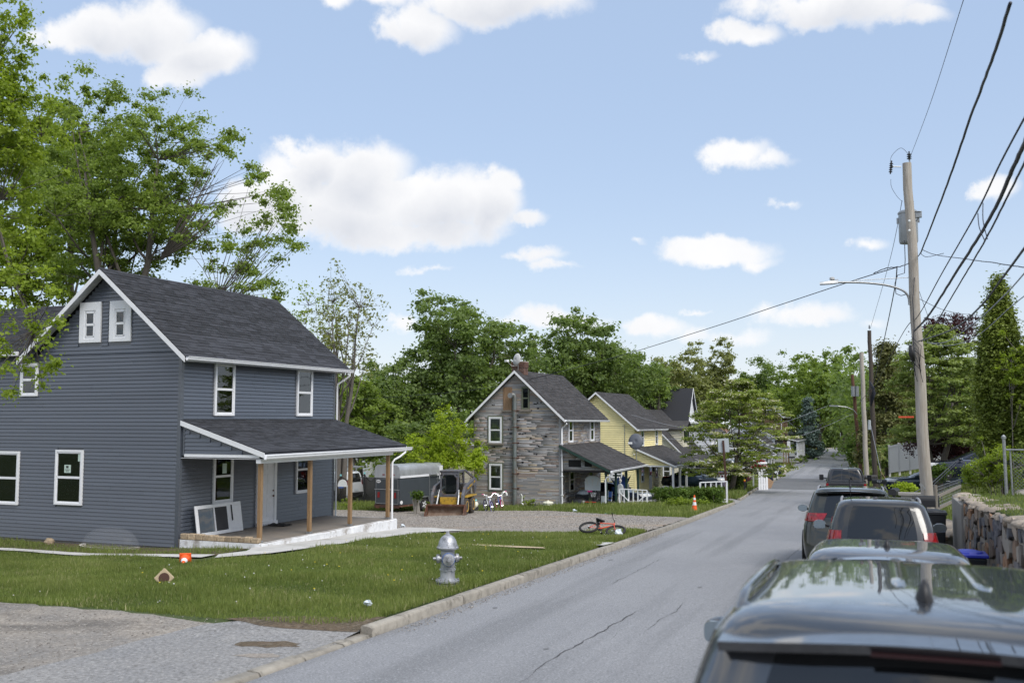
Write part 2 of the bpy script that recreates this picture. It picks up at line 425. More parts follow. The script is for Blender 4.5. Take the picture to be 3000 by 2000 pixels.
D('bark', (.075,.062,.05), .95, col2=(.13,.115,.1), vs=4, stretch=(6,6,1), bump=.5, bs=14)
D('bark_pale', (.17,.15,.135), .95, col2=(.11,.1,.09), vs=4, stretch=(6,6,1), bump=.4, bs=14)
D('mulch', (.09,.065,.045), 1, var=.3, vs=30)
D('stone_pale', (.33,.28,.23), .9, var=.22, vs=7, bump=.6, bs=22, rnd=.2)
D('clay', (.5,.2,.1), .8)
D('glove', (.55,.5,.4), .8)
D('litter', (.62,.68,.74), .5, var=.2, vs=9)
D('teal_cloth', (.15,.33,.3), .8)
D('tan_cloth', (.45,.36,.24), .9)
D('blue_cloth', (.02,.07,.24), .8)
D('bone', (.5,.48,.44), .7)
D('stone_cap', (.36,.335,.30), .95, col2=(.33,.3,.27), vs=5, bump=.7, bs=15, dirt=(.55,.45,.33), ds=3)
D('cement', (.33,.32,.30), .95, col2=(.29,.27,.25), vs=4, bump=.4, bs=20)
D('flower', (.72,.66,.55), .8)
D('dandelion', (.62,.62,.6), .9)
D('dandelion_yellow', (.8,.6,.03), .8)
D('football', (.72,.78,.04), .5)

def _glass(nt, b):
    L = nt.links; nt.nodes.remove(b); out = [n for n in nt.nodes if n.type == 'OUTPUT_MATERIAL'][0]
    fr = nn(nt, 'ShaderNodeFresnel', i_IOR=1.5); tr = nn(nt, 'ShaderNodeBsdfTransparent'); gl = nn(nt, 'ShaderNodeBsdfGlossy', i_Roughness=.02)
    tr.inputs[0].default_value = (.8, .84, .82, 1); gl.inputs[0].default_value = (.9, .95, 1, 1)
    n = nn(nt, 'ShaderNodeTexNoise', i_Scale=1.5, i_Detail=2.0); bp = nn(nt, 'ShaderNodeBump', i_Strength=.05, i_Distance=.05)
    tc = nn(nt, 'ShaderNodeTexCoord'); L.new(tc.outputs['Object'], n.inputs['Vector']); L.new(n.outputs[0], bp.inputs['Height']); L.new(bp.outputs[0], gl.inputs['Normal'])
    mx = nn(nt, 'ShaderNodeMixShader'); L.new(mth(nt, 'MULTIPLY', fr.outputs[0], 2.0, clamp=True), mx.inputs[0]); L.new(tr.outputs[0], mx.inputs[1]); L.new(gl.outputs[0], mx.inputs[2])
    L.new(mx.outputs[0], out.inputs[0])
DEFS['glass'] = _glass
def _dome(nt, b):
    L = nt.links; nt.nodes.remove(b); out = [n for n in nt.nodes if n.type == 'OUTPUT_MATERIAL'][0]
    tr = nn(nt, 'ShaderNodeBsdfTransparent'); gl = nn(nt, 'ShaderNodeBsdfPrincipled', i_Roughness=.25); gl.inputs[0].default_value = (.6, .62, .66, 1)
    mx = nn(nt, 'ShaderNodeMixShader'); mx.inputs[0].default_value = .065; L.new(tr.outputs[0], mx.inputs[1]); L.new(gl.outputs[0], mx.inputs[2]); L.new(mx.outputs[0], out.inputs[0])
DEFS['clear_plastic'] = _dome
def _net(nt, b):
    L = nt.links; nt.nodes.remove(b); out = [n for n in nt.nodes if n.type == 'OUTPUT_MATERIAL'][0]
    tr = nn(nt, 'ShaderNodeBsdfTransparent'); gl = nn(nt, 'ShaderNodeBsdfDiffuse'); gl.inputs[0].default_value = (.02, .02, .02, 1)
    mx = nn(nt, 'ShaderNodeMixShader'); mx.inputs[0].default_value = .4; L.new(tr.outputs[0], mx.inputs[1]); L.new(gl.outputs[0], mx.inputs[2]); L.new(mx.outputs[0], out.inputs[0])
DEFS['net'] = _net
def paint(name, col, flake=.0, ior=1.5):
    def f(nt, b):
        b.inputs['Base Color'].default_value = (*col, 1); b.inputs['Roughness'].default_value = .3; b.inputs['Metallic'].default_value = flake
        b.inputs['Coat Weight'].default_value = 1; b.inputs['Coat Roughness'].default_value = .03; b.inputs['Coat IOR'].default_value = ior
        tc = nn(nt, 'ShaderNodeTexCoord'); n = nn(nt, 'ShaderNodeTexNoise', i_Scale=14.0, i_Detail=5.0); nt.links.new(tc.outputs['Object'], n.inputs['Vector'])
        nt.links.new(ramp(nt, n.outputs[0], [(.35, .28), (.7, .42)]), b.inputs['Roughness'])
        n2 = nn(nt, 'ShaderNodeTexNoise', i_Scale=3.0, i_Detail=1.0); nt.links.new(tc.outputs['Object'], n2.inputs['Vector'])
        bp = nn(nt, 'ShaderNodeBump', i_Strength=.04, i_Distance=.03); nt.links.new(n2.outputs[0], bp.inputs['Height']); nt.links.new(bp.outputs[0], b.inputs['Coat Normal'])
    DEFS[name] = f
paint('paint_black', (.006,.007,.009)); paint('paint_gloss_black', (.006,.008,.012), ior=1.95); paint('paint_grey', (.09,.10,.12), .6, 1.8); paint('paint_darkgreen', (.016,.02,.017), .2)
paint('paint_navy', (.008,.022,.04), .3); paint('paint_maroon', (.07,.008,.015), .3); paint('paint_silver', (.17,.18,.19), .6)
paint('paint_blue', (.008,.014,.035), .3); paint('paint_white', (.6,.62,.64)); paint('paint_pickup', (.016,.015,.018))
def _cg(nt, b):
    b.inputs['Base Color'].default_value = (.008,.009,.010,1); b.inputs['Roughness'].default_value = .02; b.inputs['IOR'].default_value = 1.65
DEFS['car_glass'] = _cg
def leaf(name, c1, c2, tl=.35, c3=None, p3=1):
    def f(nt, b):
        L = nt.links; out = [n for n in nt.nodes if n.type == 'OUTPUT_MATERIAL'][0]
        at_ = nn(nt, 'ShaderNodeAttribute', attribute_name='rnd')
        c = ramp(nt, at_.outputs['Fac'], [(0, c1), (p3-.2, c2), (p3, c3 or c2)])
        tc = nn(nt, 'ShaderNodeTexCoord'); n = nn(nt, 'ShaderNodeTexNoise', i_Scale=.9, i_Detail=3.0); L.new(tc.outputs['Object'], n.inputs['Vector'])
        k = ramp(nt, n.outputs[0], [(.3, .82), (.7, 1.05)]); c = mixc(nt, 1.0, c, k, 'MULTIPLY')
        L.new(c, b.inputs['Base Color']); b.inputs['Roughness'].default_value = .5; b.inputs['Specular IOR Level'].default_value = .3
        tr = nn(nt, 'ShaderNodeBsdfTranslucent'); L.new(mixc(nt, 1.0, c, (1.25,1.3,.6), 'MULTIPLY'), tr.inputs[0])
        mx = nn(nt, 'ShaderNodeMixShader'); mx.inputs[0].default_value = tl; L.new(b.outputs[0], mx.inputs[1]); L.new(tr.outputs[0], mx.inputs[2]); L.new(mx.outputs[0], out.inputs[0])
    DEFS[name] = f
leaf('leaf_maple', (.16,.23,.055), (.28,.37,.08), .5); leaf('leaf_dark', (.13,.195,.065), (.23,.31,.10), .5); leaf('leaf_lime', (.26,.36,.03), (.42,.52,.05), .5)
leaf('leaf_spring', (.18,.26,.03), (.33,.42,.06), .5); leaf('leaf_olive', (.20,.23,.085), (.32,.34,.14), .45); leaf('leaf_cedar', (.09,.105,.035), (.18,.18,.065), .3)
leaf('leaf_arbor', (.13,.18,.035), (.28,.34,.07), .3); leaf('leaf_purple', (.035,.013,.018), (.09,.03,.04), .3); leaf('leaf_blue', (.09,.14,.12), (.17,.23,.21), .15)
leaf('leaf_dogwood', (.16,.23,.035), (.30,.36,.08), .4, (.75,.7,.6), .86); leaf('leaf_red', (.25,.006,.025), (.6,.012,.05), .3); leaf('leaf_hedge', (.05,.10,.018), (.14,.22,.03), .3)
leaf('grass', (.125,.175,.045), (.245,.29,.085), .35, (.40,.38,.21)); leaf('leaf_wisteria', (.2,.16,.3), (.4,.36,.5), .3); leaf('leaf_layered', (.21,.275,.08), (.34,.41,.14), .45)
# ================================================================ ground, road, kerbs
def gmat(name, cols, scales, rough=.95, bump=.4, bs=80, speck=None, bd=.02, mask=None, streak=None):
    """ground: two colours by large noise, fine speckle, bump"""
    def f(nt, b):
        L = nt.links; tc = nn(nt, 'ShaderNodeTexCoord'); v = tc.outputs['Object']
        n = nn(nt, 'ShaderNodeTexNoise', i_Scale=scales[0], i_Detail=6.0, i_Roughness=.6, i_Distortion=.4); L.new(v, n.inputs['Vector'])
        c = ramp(nt, n.outputs[0], [(.36, cols[0]), (.64, cols[1])])
        if streak:
            mp = nn(nt, 'ShaderNodeMapping'); mp.inputs['Scale'].default_value = streak[0]; L.new(v, mp.inputs[0])
            n5 = nn(nt, 'ShaderNodeTexNoise', i_Scale=1.0, i_Detail=5.0); L.new(mp.outputs[0], n5.inputs['Vector'])
            c = mixc(nt, ramp(nt, n5.outputs[0], [(streak[2], 0.), (streak[2]+.14, 1.)]), c, streak[1])
        n2 = nn(nt, 'ShaderNodeTexNoise', i_Scale=scales[1], i_Detail=3.0, i_Roughness=.7); L.new(v, n2.inputs['Vector'])
        if speck:
            c = mixc(nt, ramp(nt, n2.outputs[0], [(.34, 1.), (.48, 0.)]), c, speck[0]); c = mixc(nt, ramp(nt, n2.outputs[0], [(.55, 0.), (.68, 1.)]), c, speck[1])
        L.new(c, b.inputs['Base Color']); b.inputs['Roughness'].default_value = rough; b.inputs['Specular IOR Level'].default_value = .3
        n3 = nn(nt, 'ShaderNodeTexNoise', i_Scale=bs, i_Detail=5.0); L.new(v, n3.inputs['Vector'])
        bp = nn(nt, 'ShaderNodeBump', i_Strength=bump, i_Distance=bd); L.new(n3.outputs[0], bp.inputs['Height']); L.new(bp.outputs[0], b.inputs['Normal'])
    DEFS[name] = f
gmat('ground', ((.045,.075,.018),(.075,.095,.03)), (.5, 14), speck=((.03,.045,.012),(.10,.085,.055)))
gmat('asphalt', ((.235,.24,.255),(.275,.28,.295)), (.16, 42), bump=.5, bs=90, speck=((.15,.155,.165),(.38,.385,.40)), bd=.01, streak=((1.3,.05,1),(.195,.20,.212),.52))
gmat('asphalt_patch', ((.13,.135,.14),(.155,.16,.165)), (.5, 40), bump=.3, bs=90, speck=((.1,.1,.105),(.21,.21,.22)), bd=.01)
gmat('old_asphalt', ((.25,.25,.255),(.32,.31,.30)), (.35, 22), bump=.9, bs=34, speck=((.14,.135,.13),(.44,.43,.42)), bd=.03, streak=((.35,.9,1),(.16,.155,.15),.6))
gmat('worn_drive', ((.34,.30,.255),(.22,.21,.20)), (.5, 18), bump=.9, bs=26, speck=((.17,.15,.13),(.42,.39,.35)), bd=.03, streak=((.3,1.2,1),(.135,.125,.115),.53))
gmat('gravel', ((.33,.29,.25),(.27,.25,.235)), (.22, 16), bump=1.0, bs=22, speck=((.16,.14,.12),(.42,.38,.33)), bd=.04, streak=((.12,.5,1),(.37,.26,.17),.6))
gmat('dirt', ((.14,.10,.065),(.09,.075,.05)), (1.2, 16), bump=.8, bs=20, speck=((.05,.04,.03),(.2,.17,.13)), bd=.04)
gmat('hill', ((.05,.085,.025),(.075,.1,.035)), (.1, 3))
D('crack', (.045,.045,.05), .95)
D('oil_stain', (.15,.152,.16), .8)

def Tn(x, y):
    x = np.asarray(x, float); y = np.asarray(y, float)
    RZa = np.array(RZ); KXa = np.array(KX)
    z0 = np.interp(y, RZa[:, 0], RZa[:, 1]); l = np.interp(y, KXa[:, 0], KXa[:, 1]); r = l+ROADW
    d = l-x; zl = z0+.12*(.15+.85*np.clip(y-11, 0, 1))-.045*np.minimum(d, 14)-np.where(d > 20, np.minimum(.03*(d-20), 2.5), 0)
    e = x-r; a = .13+.27*np.clip(e-.3, 0, 4)+.05*np.maximum(np.minimum(e, 60)-4, 0)
    b = np.where(e < .58, .1, 1.5+.05*np.minimum(e, 40)); t = np.clip((y-24.9)/.8, 0, 1)
    return np.where(x < l, zl, np.where(x > r, z0+b*(1-t)+a*t, z0))

def build_ground():
    ys = list(np.arange(-60, 8, 4))+list(np.arange(8, 64, 1.0))+list(np.arange(64, 220, 2.0))+list(np.arange(220, 300, 8.0))+[300, 360, 450, 600, 800]
    ys = sorted(set(ys) | {24.9, 25.3, 25.7})
    left = [-500, -250, -120, -80, -60, -50, -40, -30, -25, -22, -20, -17, -14, -11, -8, -5, -3, -1.5, -.6, -.16]
    right = [.14, .3, .57, .59, 1, 1.6, 2.3, 3.3, 4.3, 6, 9, 14, 20, 30, 40, 60, 100, 200, 500]
    offs = [(a, 'L') for a in left]+[(0, 'l'), (0, 'r')]+[(a, 'R') for a in right]
    V = []; F = []
    for y in ys:
        l = kx(y)
        for a, k in offs:
            if k == 'L': V.append((l+a, y, T(l+a, y)-(0 if a < -.2 else .12)))
            elif k in 'lr': V.append((l+(0 if k == 'l' else ROADW), y, rz(y)-.1))
            else: V.append((l+ROADW+a, y, T(l+ROADW+a+1e-4, y)-(0 if a > .2 else .1)))
    n = len(offs)
    for j in range(len(ys)-1):
        for i in range(n-1): F.append((j*n+i, j*n+i+1, (j+1)*n+i+1, (j+1)*n+i))
    o = bpy.data.objects.new('ground', np_mesh('ground', V, F, 'ground')); link(o); o['kind'] = 'structure'; o['label'] = 'grassy ground either side of the road'
build_ground()

def sheet(name, poly, off, mat, kind='structure', label=None, step=1.0, jag=0, parent=None, seed=1, zf=None):
    """a crisp-edged surface over the land: polygon cut on the terrain's own lines"""
    rnd = random.Random(seed)
    if jag:
        P = []
        for i, p in enumerate(poly):
            q = poly[(i+1) % len(poly)]; L = math.dist(p, q); n = max(1, int(L/.35))
            for k in range(n):
                t = k/n; w = jag*(0 if k == 0 else 1)
                P.append((p[0]+(q[0]-p[0])*t+rnd.uniform(-w, w), p[1]+(q[1]-p[1])*t+rnd.uniform(-w, w)))
        poly = P
    bm = bmesh.new(); bm.faces.new([bm.verts.new((x, y, 0)) for x, y in poly])
    xs = [p[0] for p in poly]; ys = [p[1] for p in poly]
    def cut(co, no): bmesh.ops.bisect_plane(bm, geom=bm.verts[:]+bm.edges[:]+bm.faces[:], plane_co=co, plane_no=no)
    y = math.ceil(min(ys)/step)*step
    while y < max(ys): cut((0, y, 0), (0, 1, 0)); y += step
    x = math.ceil(min(xs)/step)*step
    while x < max(xs): cut((x, 0, 0), (1, 0, 0)); x += step
    for v in bm.verts: v.co.z = (zf or T)(v.co.x, v.co.y)+off
    bmesh.ops.triangulate(bm, faces=bm.faces[:])
    for f in bm.faces:
        f.normal_update()
        if f.normal.z < 0: f.normal_flip()
    me = bpy.data.meshes.new(name); bm.to_mesh(me); bm.free(); me.materials.append(M(mat))
    o = bpy.data.objects.new(name, me); link(o, parent)
    if kind: o['kind'] = kind
    if label: o['label'] = label
    return o
def road_strip(name, x0f, x1f, y0, y1, off, mat, label=None, n=10, step=1.0):
    ys = sorted(set([y0, y1]+[p[0] for p in RZ+KX if y0 < p[0] < y1]+[y0+i*step for i in range(int((y1-y0)/step)+1)]))
    V = []; F = []
    for y in ys:
        a, b = x0f(y), x1f(y)
        for i in range(n+1): V.append((a+(b-a)*i/n, y, rz(y)+off))
    for j in range(len(ys)-1):
        for i in range(n): F.append((j*(n+1)+i, j*(n+1)+i+1, (j+1)*(n+1)+i+1, (j+1)*(n+1)+i))
    o = bpy.data.objects.new(name, np_mesh(name, V, F, mat)); link(o); o['kind'] = 'structure'
    if label: o['label'] = label
    return o
road_strip('road', kx, lambda y: kx(y)+ROADW, -50, 300, 0, 'asphalt', 'pale worn asphalt street running downhill then up to the trees')
def px_xy(px, py):
    x, y, z, fw = ray(px, py); s = 2.0
    while s < 400:
        if EYE+z*s <= T(x*s, y*s): break
        s += .02 if s < 60 else .06
    return (x*s, y*s)
road_strip('road_patch', lambda y: kx(y)+.02, lambda y: kx(y)+4.4+(y-80)*.012, 77, 103, .004, 'asphalt_patch', 'darker rectangular asphalt repair across the street', n=4)
def crackline(pts, w, seed, name='crack', label=None):
    rnd = random.Random(seed); P = [px_xy(*p) for p in pts]; Q = []
    for a, b in zip(P, P[1:]):
        n = max(2, int(math.dist(a, b)/.18))
        for k in range(n):
            t = k/n; Q.append((a[0]+(b[0]-a[0])*t+rnd.uniform(-.02, .02), a[1]+(b[1]-a[1])*t))
    V = []; F = []
    for i, (x, y) in enumerate(Q):
        ww = w*rnd.uniform(.15, 1.)*(1 if 2 < i < len(Q)-3 else .3)
        V += [(x-ww/2, y, rz(y)+.004), (x+ww/2, y, rz(y)+.004)]
        if i: b = 2*i; F.append((b-2, b-1, b+1, b))
    o = bpy.data.objects.new(name, np_mesh(name, V, F, 'crack')); link(o); o['kind'] = 'structure'
crackline([(1527,1999),(1600,1940),(1740,1862),(1840,1805),(1897,1777)], .026, 1)
crackline([(1790,1868),(1820,1845),(1845,1838)], .018, 2); crackline([(1890,1850),(1945,1808),(1975,1795),(2002,1765),(2025,1758)], .014, 3)
crackline([(1930,1775),(1960,1745)], .012, 4); crackline([(1770,1720),(1860,1676),(1950,1630)], .014, 5); crackline([(2230,1700),(2350,1600)], .012, 6)
for i, (a, b, w_, h_) in enumerate([(1790,1640,.10,.1),(1600,1900,.06,.05),(1450,1780,.07,.05),(2050,1720,.08,.08),(2465,1362,1.6,.8),(2470,1348,2.,1.0),(2450,1370,2.4,1.4)]):
    x, y = px_xy(a, b); sheet('road_stain', [(x+w_/2*math.cos(t*.7)*(1+.25*math.sin(3*t+i)), y+h_*1.4*math.sin(t*.7)) for t in range(9)], .0045, 'oil_stain', step=3, seed=i, zf=lambda x, y: rz(y))

def blob(name, px, py, w_, h_, mat, seed, off, lab=None):
    x, y = px_xy(px, py); q = random.Random(seed)
    sheet(name, [(x+w_*math.cos(t*math.tau/14)*q.uniform(.6, 1.15), y+h_*math.sin(t*math.tau/14)*q.uniform(.6, 1.15)) for t in range(14)], off, mat, step=1, jag=.03, seed=seed, label=lab)
# kerb: one stone after another
kerb = bpy.data.objects.new('kerb', None); link(kerb); kerb['kind'] = 'structure'; kerb['label'] = 'weathered concrete kerb along the left of the street'
def kerb_run(y0, y1, side=0, h=.13, parent=kerb, seg=2.9, w=.17):
    y = y0; r = random.Random(int(y0*10)+side)
    while y < y1-.2:
        e = min(y+seg*r.uniform(.85, 1.1), y1); n = 4; V = []; F = []
        hh = h+r.uniform(-.008, .008)
        for i in range(n+1):
            yy = y+.012+(e-y-.024)*i/n; x = kx(yy)+(ROADW if side else 0); s = 1 if side else -1
            z = rz(yy); j = r.uniform(-.006, .006)
            prof = [(0.004, -.08), (.012+j, hh-.03), (.035, hh+j), (w-.02, hh+.008), (w, hh-.012), (w, -.08)]
            V += [(x+s*a, yy, z+b) for a, b in prof]
        k = 6
        for i in range(n):
            for q in range(k): F.append((i*k+q, i*k+(q+1) % k, (i+1)*k+(q+1) % k, (i+1)*k+q))
        F += [tuple(range(k))[::-1], tuple(range(n*k, n*k+k))]
        m = MB(); m.add(V, F); m.build('kerb_stone', 'kerb_stone', parent, smooth=True, ang=50)
        y = e
kerb_run(11.55, 52.3); kerb_run(56.5, 64.5); kerb_run(67, 82, h=.12); kerb_run(84.5, 97); kerb_run(100, 120); kerb_run(123, 198, seg=4)
kerb_run(8.2, 11.53, h=.035, seg=1.0, w=.2); kerb_run(2.5, 8.2, h=.02, seg=1.4)
kerb2 = bpy.data.objects.new('kerb', None); link(kerb2); kerb2['kind'] = 'structure'; kerb2['label'] = 'concrete kerb on the parked cars side of the street'
kerb_run(0, 60, 1, parent=kerb2, seg=3.2); kerb_run(66, 190, 1, parent=kerb2, seg=6)

# paved and bare areas
sheet('asphalt_apron', [(-6.09,2.4),(-6.09,11.5),(-6.6,11.52)]+[px_xy(*p) for p in ((1000,1850),(930,1828),(830,1820),(700,1822),(600,1832),(450,1868),(330,1900),(200,1935),(80,1965),(-60,2000),(-120,2100))]+[(-9,2),(-6.15,-2)], .02, 'old_asphalt', jag=.05, label='cracked grey asphalt apron meeting the street')
sheet('driveway', [(-6.6,3),(-6.6,10.8),(-7.0,11.45),(-8.7,11.75),(-11,12.5),(-13.5,13.0),(-17,13.6),(-24,14.2),(-34,14.6),(-34,-3),(-6.6,-3)], .008, 'worn_drive', jag=.1, label='worn pale driveway at lower left')
sheet('dirt_strip', [(-6.1,11.42),(-7.2,11.5),(-8.4,11.9),(-7.4,12.2),(-6.12,12.3)], .024, 'dirt', jag=.04)
sheet('gravel_lot', [(-6.2,29.9),(-6.8,30.6),(-8.2,29.6),(-10.4,29.9),(-12.8,30.0),(-14.2,31.6),(-17,33.6),(-24,34.5),(-48,36),(-48,46.5),(-25,45),(-18.5,46.8),(-14.2,45.6),(-10.9,42),(-8.4,39.3),(-7.1,38.4),(-6.25,37.4)], .012, 'gravel', jag=.12, label='gravel parking lot between the grey and the brown house')
HO = Vector((-18.71, 24.16, -1.25)); HR = R(-3)     # grey house corner and turn
def hw(o, x, y): c, s = math.cos(HR), math.sin(HR); return (o[0]+c*x-s*y, o[1]+s*x+c*y)
walk = [hw(HO, *p) for p in [(2.72,-.1),(3.4,-1.3),(3.3,-2.3),(3.9,-3.2),(4.6,-1.9),(4.75,1.2),(4.7,4.0),(5.0,5.6),(5.6,6.4),(6.1,6.6),(5.2,7.4),(3.9,8.3),(2.7,8.7)]]
sheet('footpath', walk, .05, 'concrete', label='pale concrete footpath curving round the porch')
walk2 = [hw(HO, *p) for p in [(3.2,-2.3),(3.4,-3.1),(0,-2.75),(-3,-2.6),(-7,-2.7),(-7,-2.25),(-3,-2.1),(0,-2.2)]]
sheet('footpath', walk2, .045, 'concrete', jag=.04, label='narrow concrete edging path beside the grey gable wall')
sheet('dirt_strip', [hw(HO, *p) for p in [(2.6,-.2),(3.2,-2.2),(0,-2.2),(-14,-2.3),(-14,.2),(0,.2)]], .018, 'dirt', jag=.1)
sheet('path_slab', [px_xy(*p) for p in [(1697,1602),(1715,1592),(1800,1594),(1770,1602)]], .05, 'concrete', label='half buried concrete slab beside the kerb')
sheet('path_slab', [px_xy(*p) for p in [(1330,1597),(1420,1599),(1590,1608),(1600,1611),(1520,1609),(1400,1603)]], .05, 'tan_cloth', label='old slab edge showing through the lawn')
sheet('driveway', [(-6.3,52.6),(-6.45,56.3),(-9,57.4),(-13,58.6),(-14.5,60),(-26,62),(-26,57.5),(-14,53.6),(-10,53.3)], .012, 'old_asphalt', label='short grey driveway beside the brown porch')
sheet('driveway', [(-6.95,64.6),(-7.05,66.9),(-11,69),(-13.2,72),(-13.4,82),(-7.6,82),(-7.65,84.4),(-12,86),(-30,88),(-30,80),(-16,78),(-14.8,70),(-14,66),(-9.6,64)], .016, 'asphalt_patch', label='dark driveway with parked cars by the yellow house')
sheet('driveway', [(-7.98,97.2),(-8,99.8),(-16,101),(-34,101.5),(-34,98),(-16,97.6)], .014, 'concrete', label='pale driveway past the wheelie bins')
sheet('driveway', [(-8.4,120.2),(-8.5,122.8),(-16,125),(-40,127),(-40,121),(-16,120)], .014, 'concrete', label='far pale driveway by the white lattice porch')

for i, (a, b, w_, h_, mt) in enumerate([(790,1892,.5,.25,'dirt'),(760,1925,.35,.14,'gravel')]): blob('ground_patch', a, b, w_, h_, mt, i+3, .022+.0012*i)
# ---------------------------------------------------------------- grass as stuff
def inpoly(px, py, poly):
    c = np.zeros(len(px), bool); n = len(poly)
    for i in range(n):
        x0, y0 = poly[i]; x1, y1 = poly[(i+1) % n]
        k = ((y0 > py) != (y1 > py)) & (px < (x1-x0)*(py-y0)/((y1-y0) or 1e-9)+x0); c ^= k
    return c
def grass(name, poly, n, h=(.05, .13), w=.012, excl=(), seed=3, label=None, near=None, mat='grass', zo=0, patch=True, lean=.45):
    r = np.random.default_rng(seed); xs = [p[0] for p in poly]; ys = [p[1] for p in poly]
    x = r.uniform(min(xs), max(xs), n*3); y = r.uniform(min(ys), max(ys), n*3); k = inpoly(x, y, poly)
    for e in excl: k &= ~inpoly(x, y, e)
    if near: k &= r.random(len(x)) < np.clip((near/np.hypot(x, y))**2, 0, 1)
    x = x[k][:n]; y = y[k][:n]; n = len(x)
    ph = np.sin(x*1.7+np.sin(y*1.3)*2)+np.sin(y*2.3+x*.6) if patch else np.zeros(n)
    H = r.uniform(*h, n)*(1+.28*ph)*(1+.8*(r.random(n) > .985)); D_ = np.hypot(x, y); W = w*(1+D_/22)*r.uniform(.6, 1.3, n)
    a = r.uniform(0, 2*np.pi, n); z = Tn(x, y)+zo-.01; ln = r.uniform(0, lean, n)*H; la = r.uniform(0, 2*np.pi, n)
    V = np.empty((n, 3, 3)); V[:, 0] = np.stack([x-np.cos(a)*W/2, y-np.sin(a)*W/2, z], 1); V[:, 1] = np.stack([x+np.cos(a)*W/2, y+np.sin(a)*W/2, z], 1)
    V[:, 2] = np.stack([x+np.cos(la)*ln, y+np.sin(la)*ln, z+H], 1)
    rn = np.clip(r.random(n)*.62+.16*ph*.5+.12, 0, .95); rn = np.clip(rn+.16*(np.sin(x*.55+2+np.sin(y*.7))*np.sin(y*.45+x*.2)), 0, .95); dry = np.sin(x*1.1+1.3*np.sin(y*.8))*np.sin(y*1.3+x*.5); rn[r.random(n) > .975-.10*(dry > .55)] = 1.0
    o = bpy.data.objects.new(name, np_mesh(name, V.reshape(-1, 3), np.arange(n*3).reshape(-1, 3), mat, rn)); link(o)
    tag(o, label, None, kind='stuff'); return o
lawn = [(-6.25,11.9),(-6.9,11.7),(-8.8,12.0),(-11,12.6),(-13.6,13.1),(-20,13.8),(-32,14.6),(-32,24),(-27,24),(-27,21.7),(-20,21.5),(-17,21.2),(-15,19.8),(-13.7,21.5),(-14,25),(-13.9,28),(-12.9,29.3),(-12.4,30.1),(-8.2,29.7),(-6.8,30.7),(-6.25,30)]
grass('lawn_grass', lawn, 420000, h=(.035, .115), near=26, label='green front lawn grass between the driveway and the gravel lot')
grass('lawn_grass', [hw(HO, *p) for p in [(2.6,-.3),(3.2,-2.1),(0,-2.1),(-12,-2.2),(-12,-.15),(0,-.15)]], 12000, h=(.03,.14), w=.01, seed=5, label='patchy weeds at the foot of the grey gable wall')
grass('verge_grass', [(-25,45),(-18.5,46.6),(-14.2,45.4),(-10.9,41.7),(-8.4,39.1),(-6.3,37.6),(-6.35,52.4),(-10,53),(-13.5,52.2),(-15,51.2),(-21,51.5),(-23,54),(-48,54),(-48,46)], 90000, h=(.05,.2), w=.016, seed=6, label='weedy verge in front of the brown house')
grass('verge_grass', [(-6.6,56.6),(-7,64.3),(-9.5,63.8),(-13.5,60),(-13,58.9),(-9,57.6)], 16000, h=(.08,.28), w=.02, seed=7, label='long grass under the dogwood tree')
grass('verge_grass', [(-7.5,67.2),(-7.7,81.5),(-13,81.5),(-13,72.4),(-10.9,69.2)], 15000, h=(.05,.2), w=.03, seed=8, label='grass round the mailboxes')
grass('verge_grass', [(-7.9,84.7),(-8.1,97),(-30,97.3),(-30,88.4),(-12,86.4)], 22000, h=(.04,.12), w=.03, seed=9, label='mown lawn with the red shrub')
grass('verge_grass', [(-8.2,100.2),(-8.5,120),(-40,120.5),(-40,102)], 20000, h=(.04,.12), w=.04, seed=10, label='lawn between the two pale driveways')
grass('verge_grass', [(-8.6,123),(-9.1,160),(-8,184),(-24,184),(-24,126)], 24000, h=(.05,.16), w=.05, seed=11, label='far lawn along the rising street')
grass('bank_grass', [(1.95,0),(1.95,24.7),(14,24.7),(14,0)], 60000, h=(.03,.10), w=.012, seed=12, zo=.0, label='dry short grass on top of the stone wall')
grass('bank_grass', [(1.6,26),(.5,60),(.3,76),(14,76),(26,60),(26,26)], 110000, h=(.05,.22), w=.018, seed=13, label='grassy bank behind the parked cars')
grass('bank_grass', [(.3,76),(-.3,110),(-1.6,160),(20,160),(14,76)], 30000, h=(.05,.2), w=.04, seed=14, label='grassy bank further up the street')

OCT = np.array([(1,0,0),(-1,0,0),(0,1,0),(0,-1,0),(0,0,1),(0,0,-1)], float); OCF = np.array([(0,2,4),(2,1,4),(1,3,4),(3,0,4),(2,0,5),(1,2,5),(3,1,5),(0,3,5)])
def stones(name, poly, n, s, mat, seed, label, near=None):
    r = np.random.default_rng(seed); xs = [p[0] for p in poly]; ys = [p[1] for p in poly]
    x = r.uniform(min(xs), max(xs), n*2); y = r.uniform(min(ys), max(ys), n*2); k = inpoly(x, y, poly); x = x[k][:n]; y = y[k][:n]; n = len(x)
    sc = s*r.uniform(.4, 1.3, n)**1.5; P = OCT[None]*r.uniform(.55, 1.2, (n, 6, 1))*sc[:, None, None]; P[:, :, 2] *= .6
    a = r.uniform(0, 6.28, n); c, q = np.cos(a)[:, None], np.sin(a)[:, None]
    X = P[:, :, 0]*c-P[:, :, 1]*q+x[:, None]; Y = P[:, :, 0]*q+P[:, :, 1]*c+y[:, None]; Z = P[:, :, 2]+Tn(x, y)[:, None]+.015
    F = (OCF[None]+(np.arange(n)*6)[:, None, None]).reshape(-1, 3)
    o = bpy.data.objects.new(name, np_mesh(name, np.stack([X, Y, Z], 2).reshape(-1, 3), F, mat, np.repeat(r.random(n), 8))); link(o); tag(o, label, None, kind='stuff')
D('pebble', (.30,.275,.25), .9, rnd=.45)
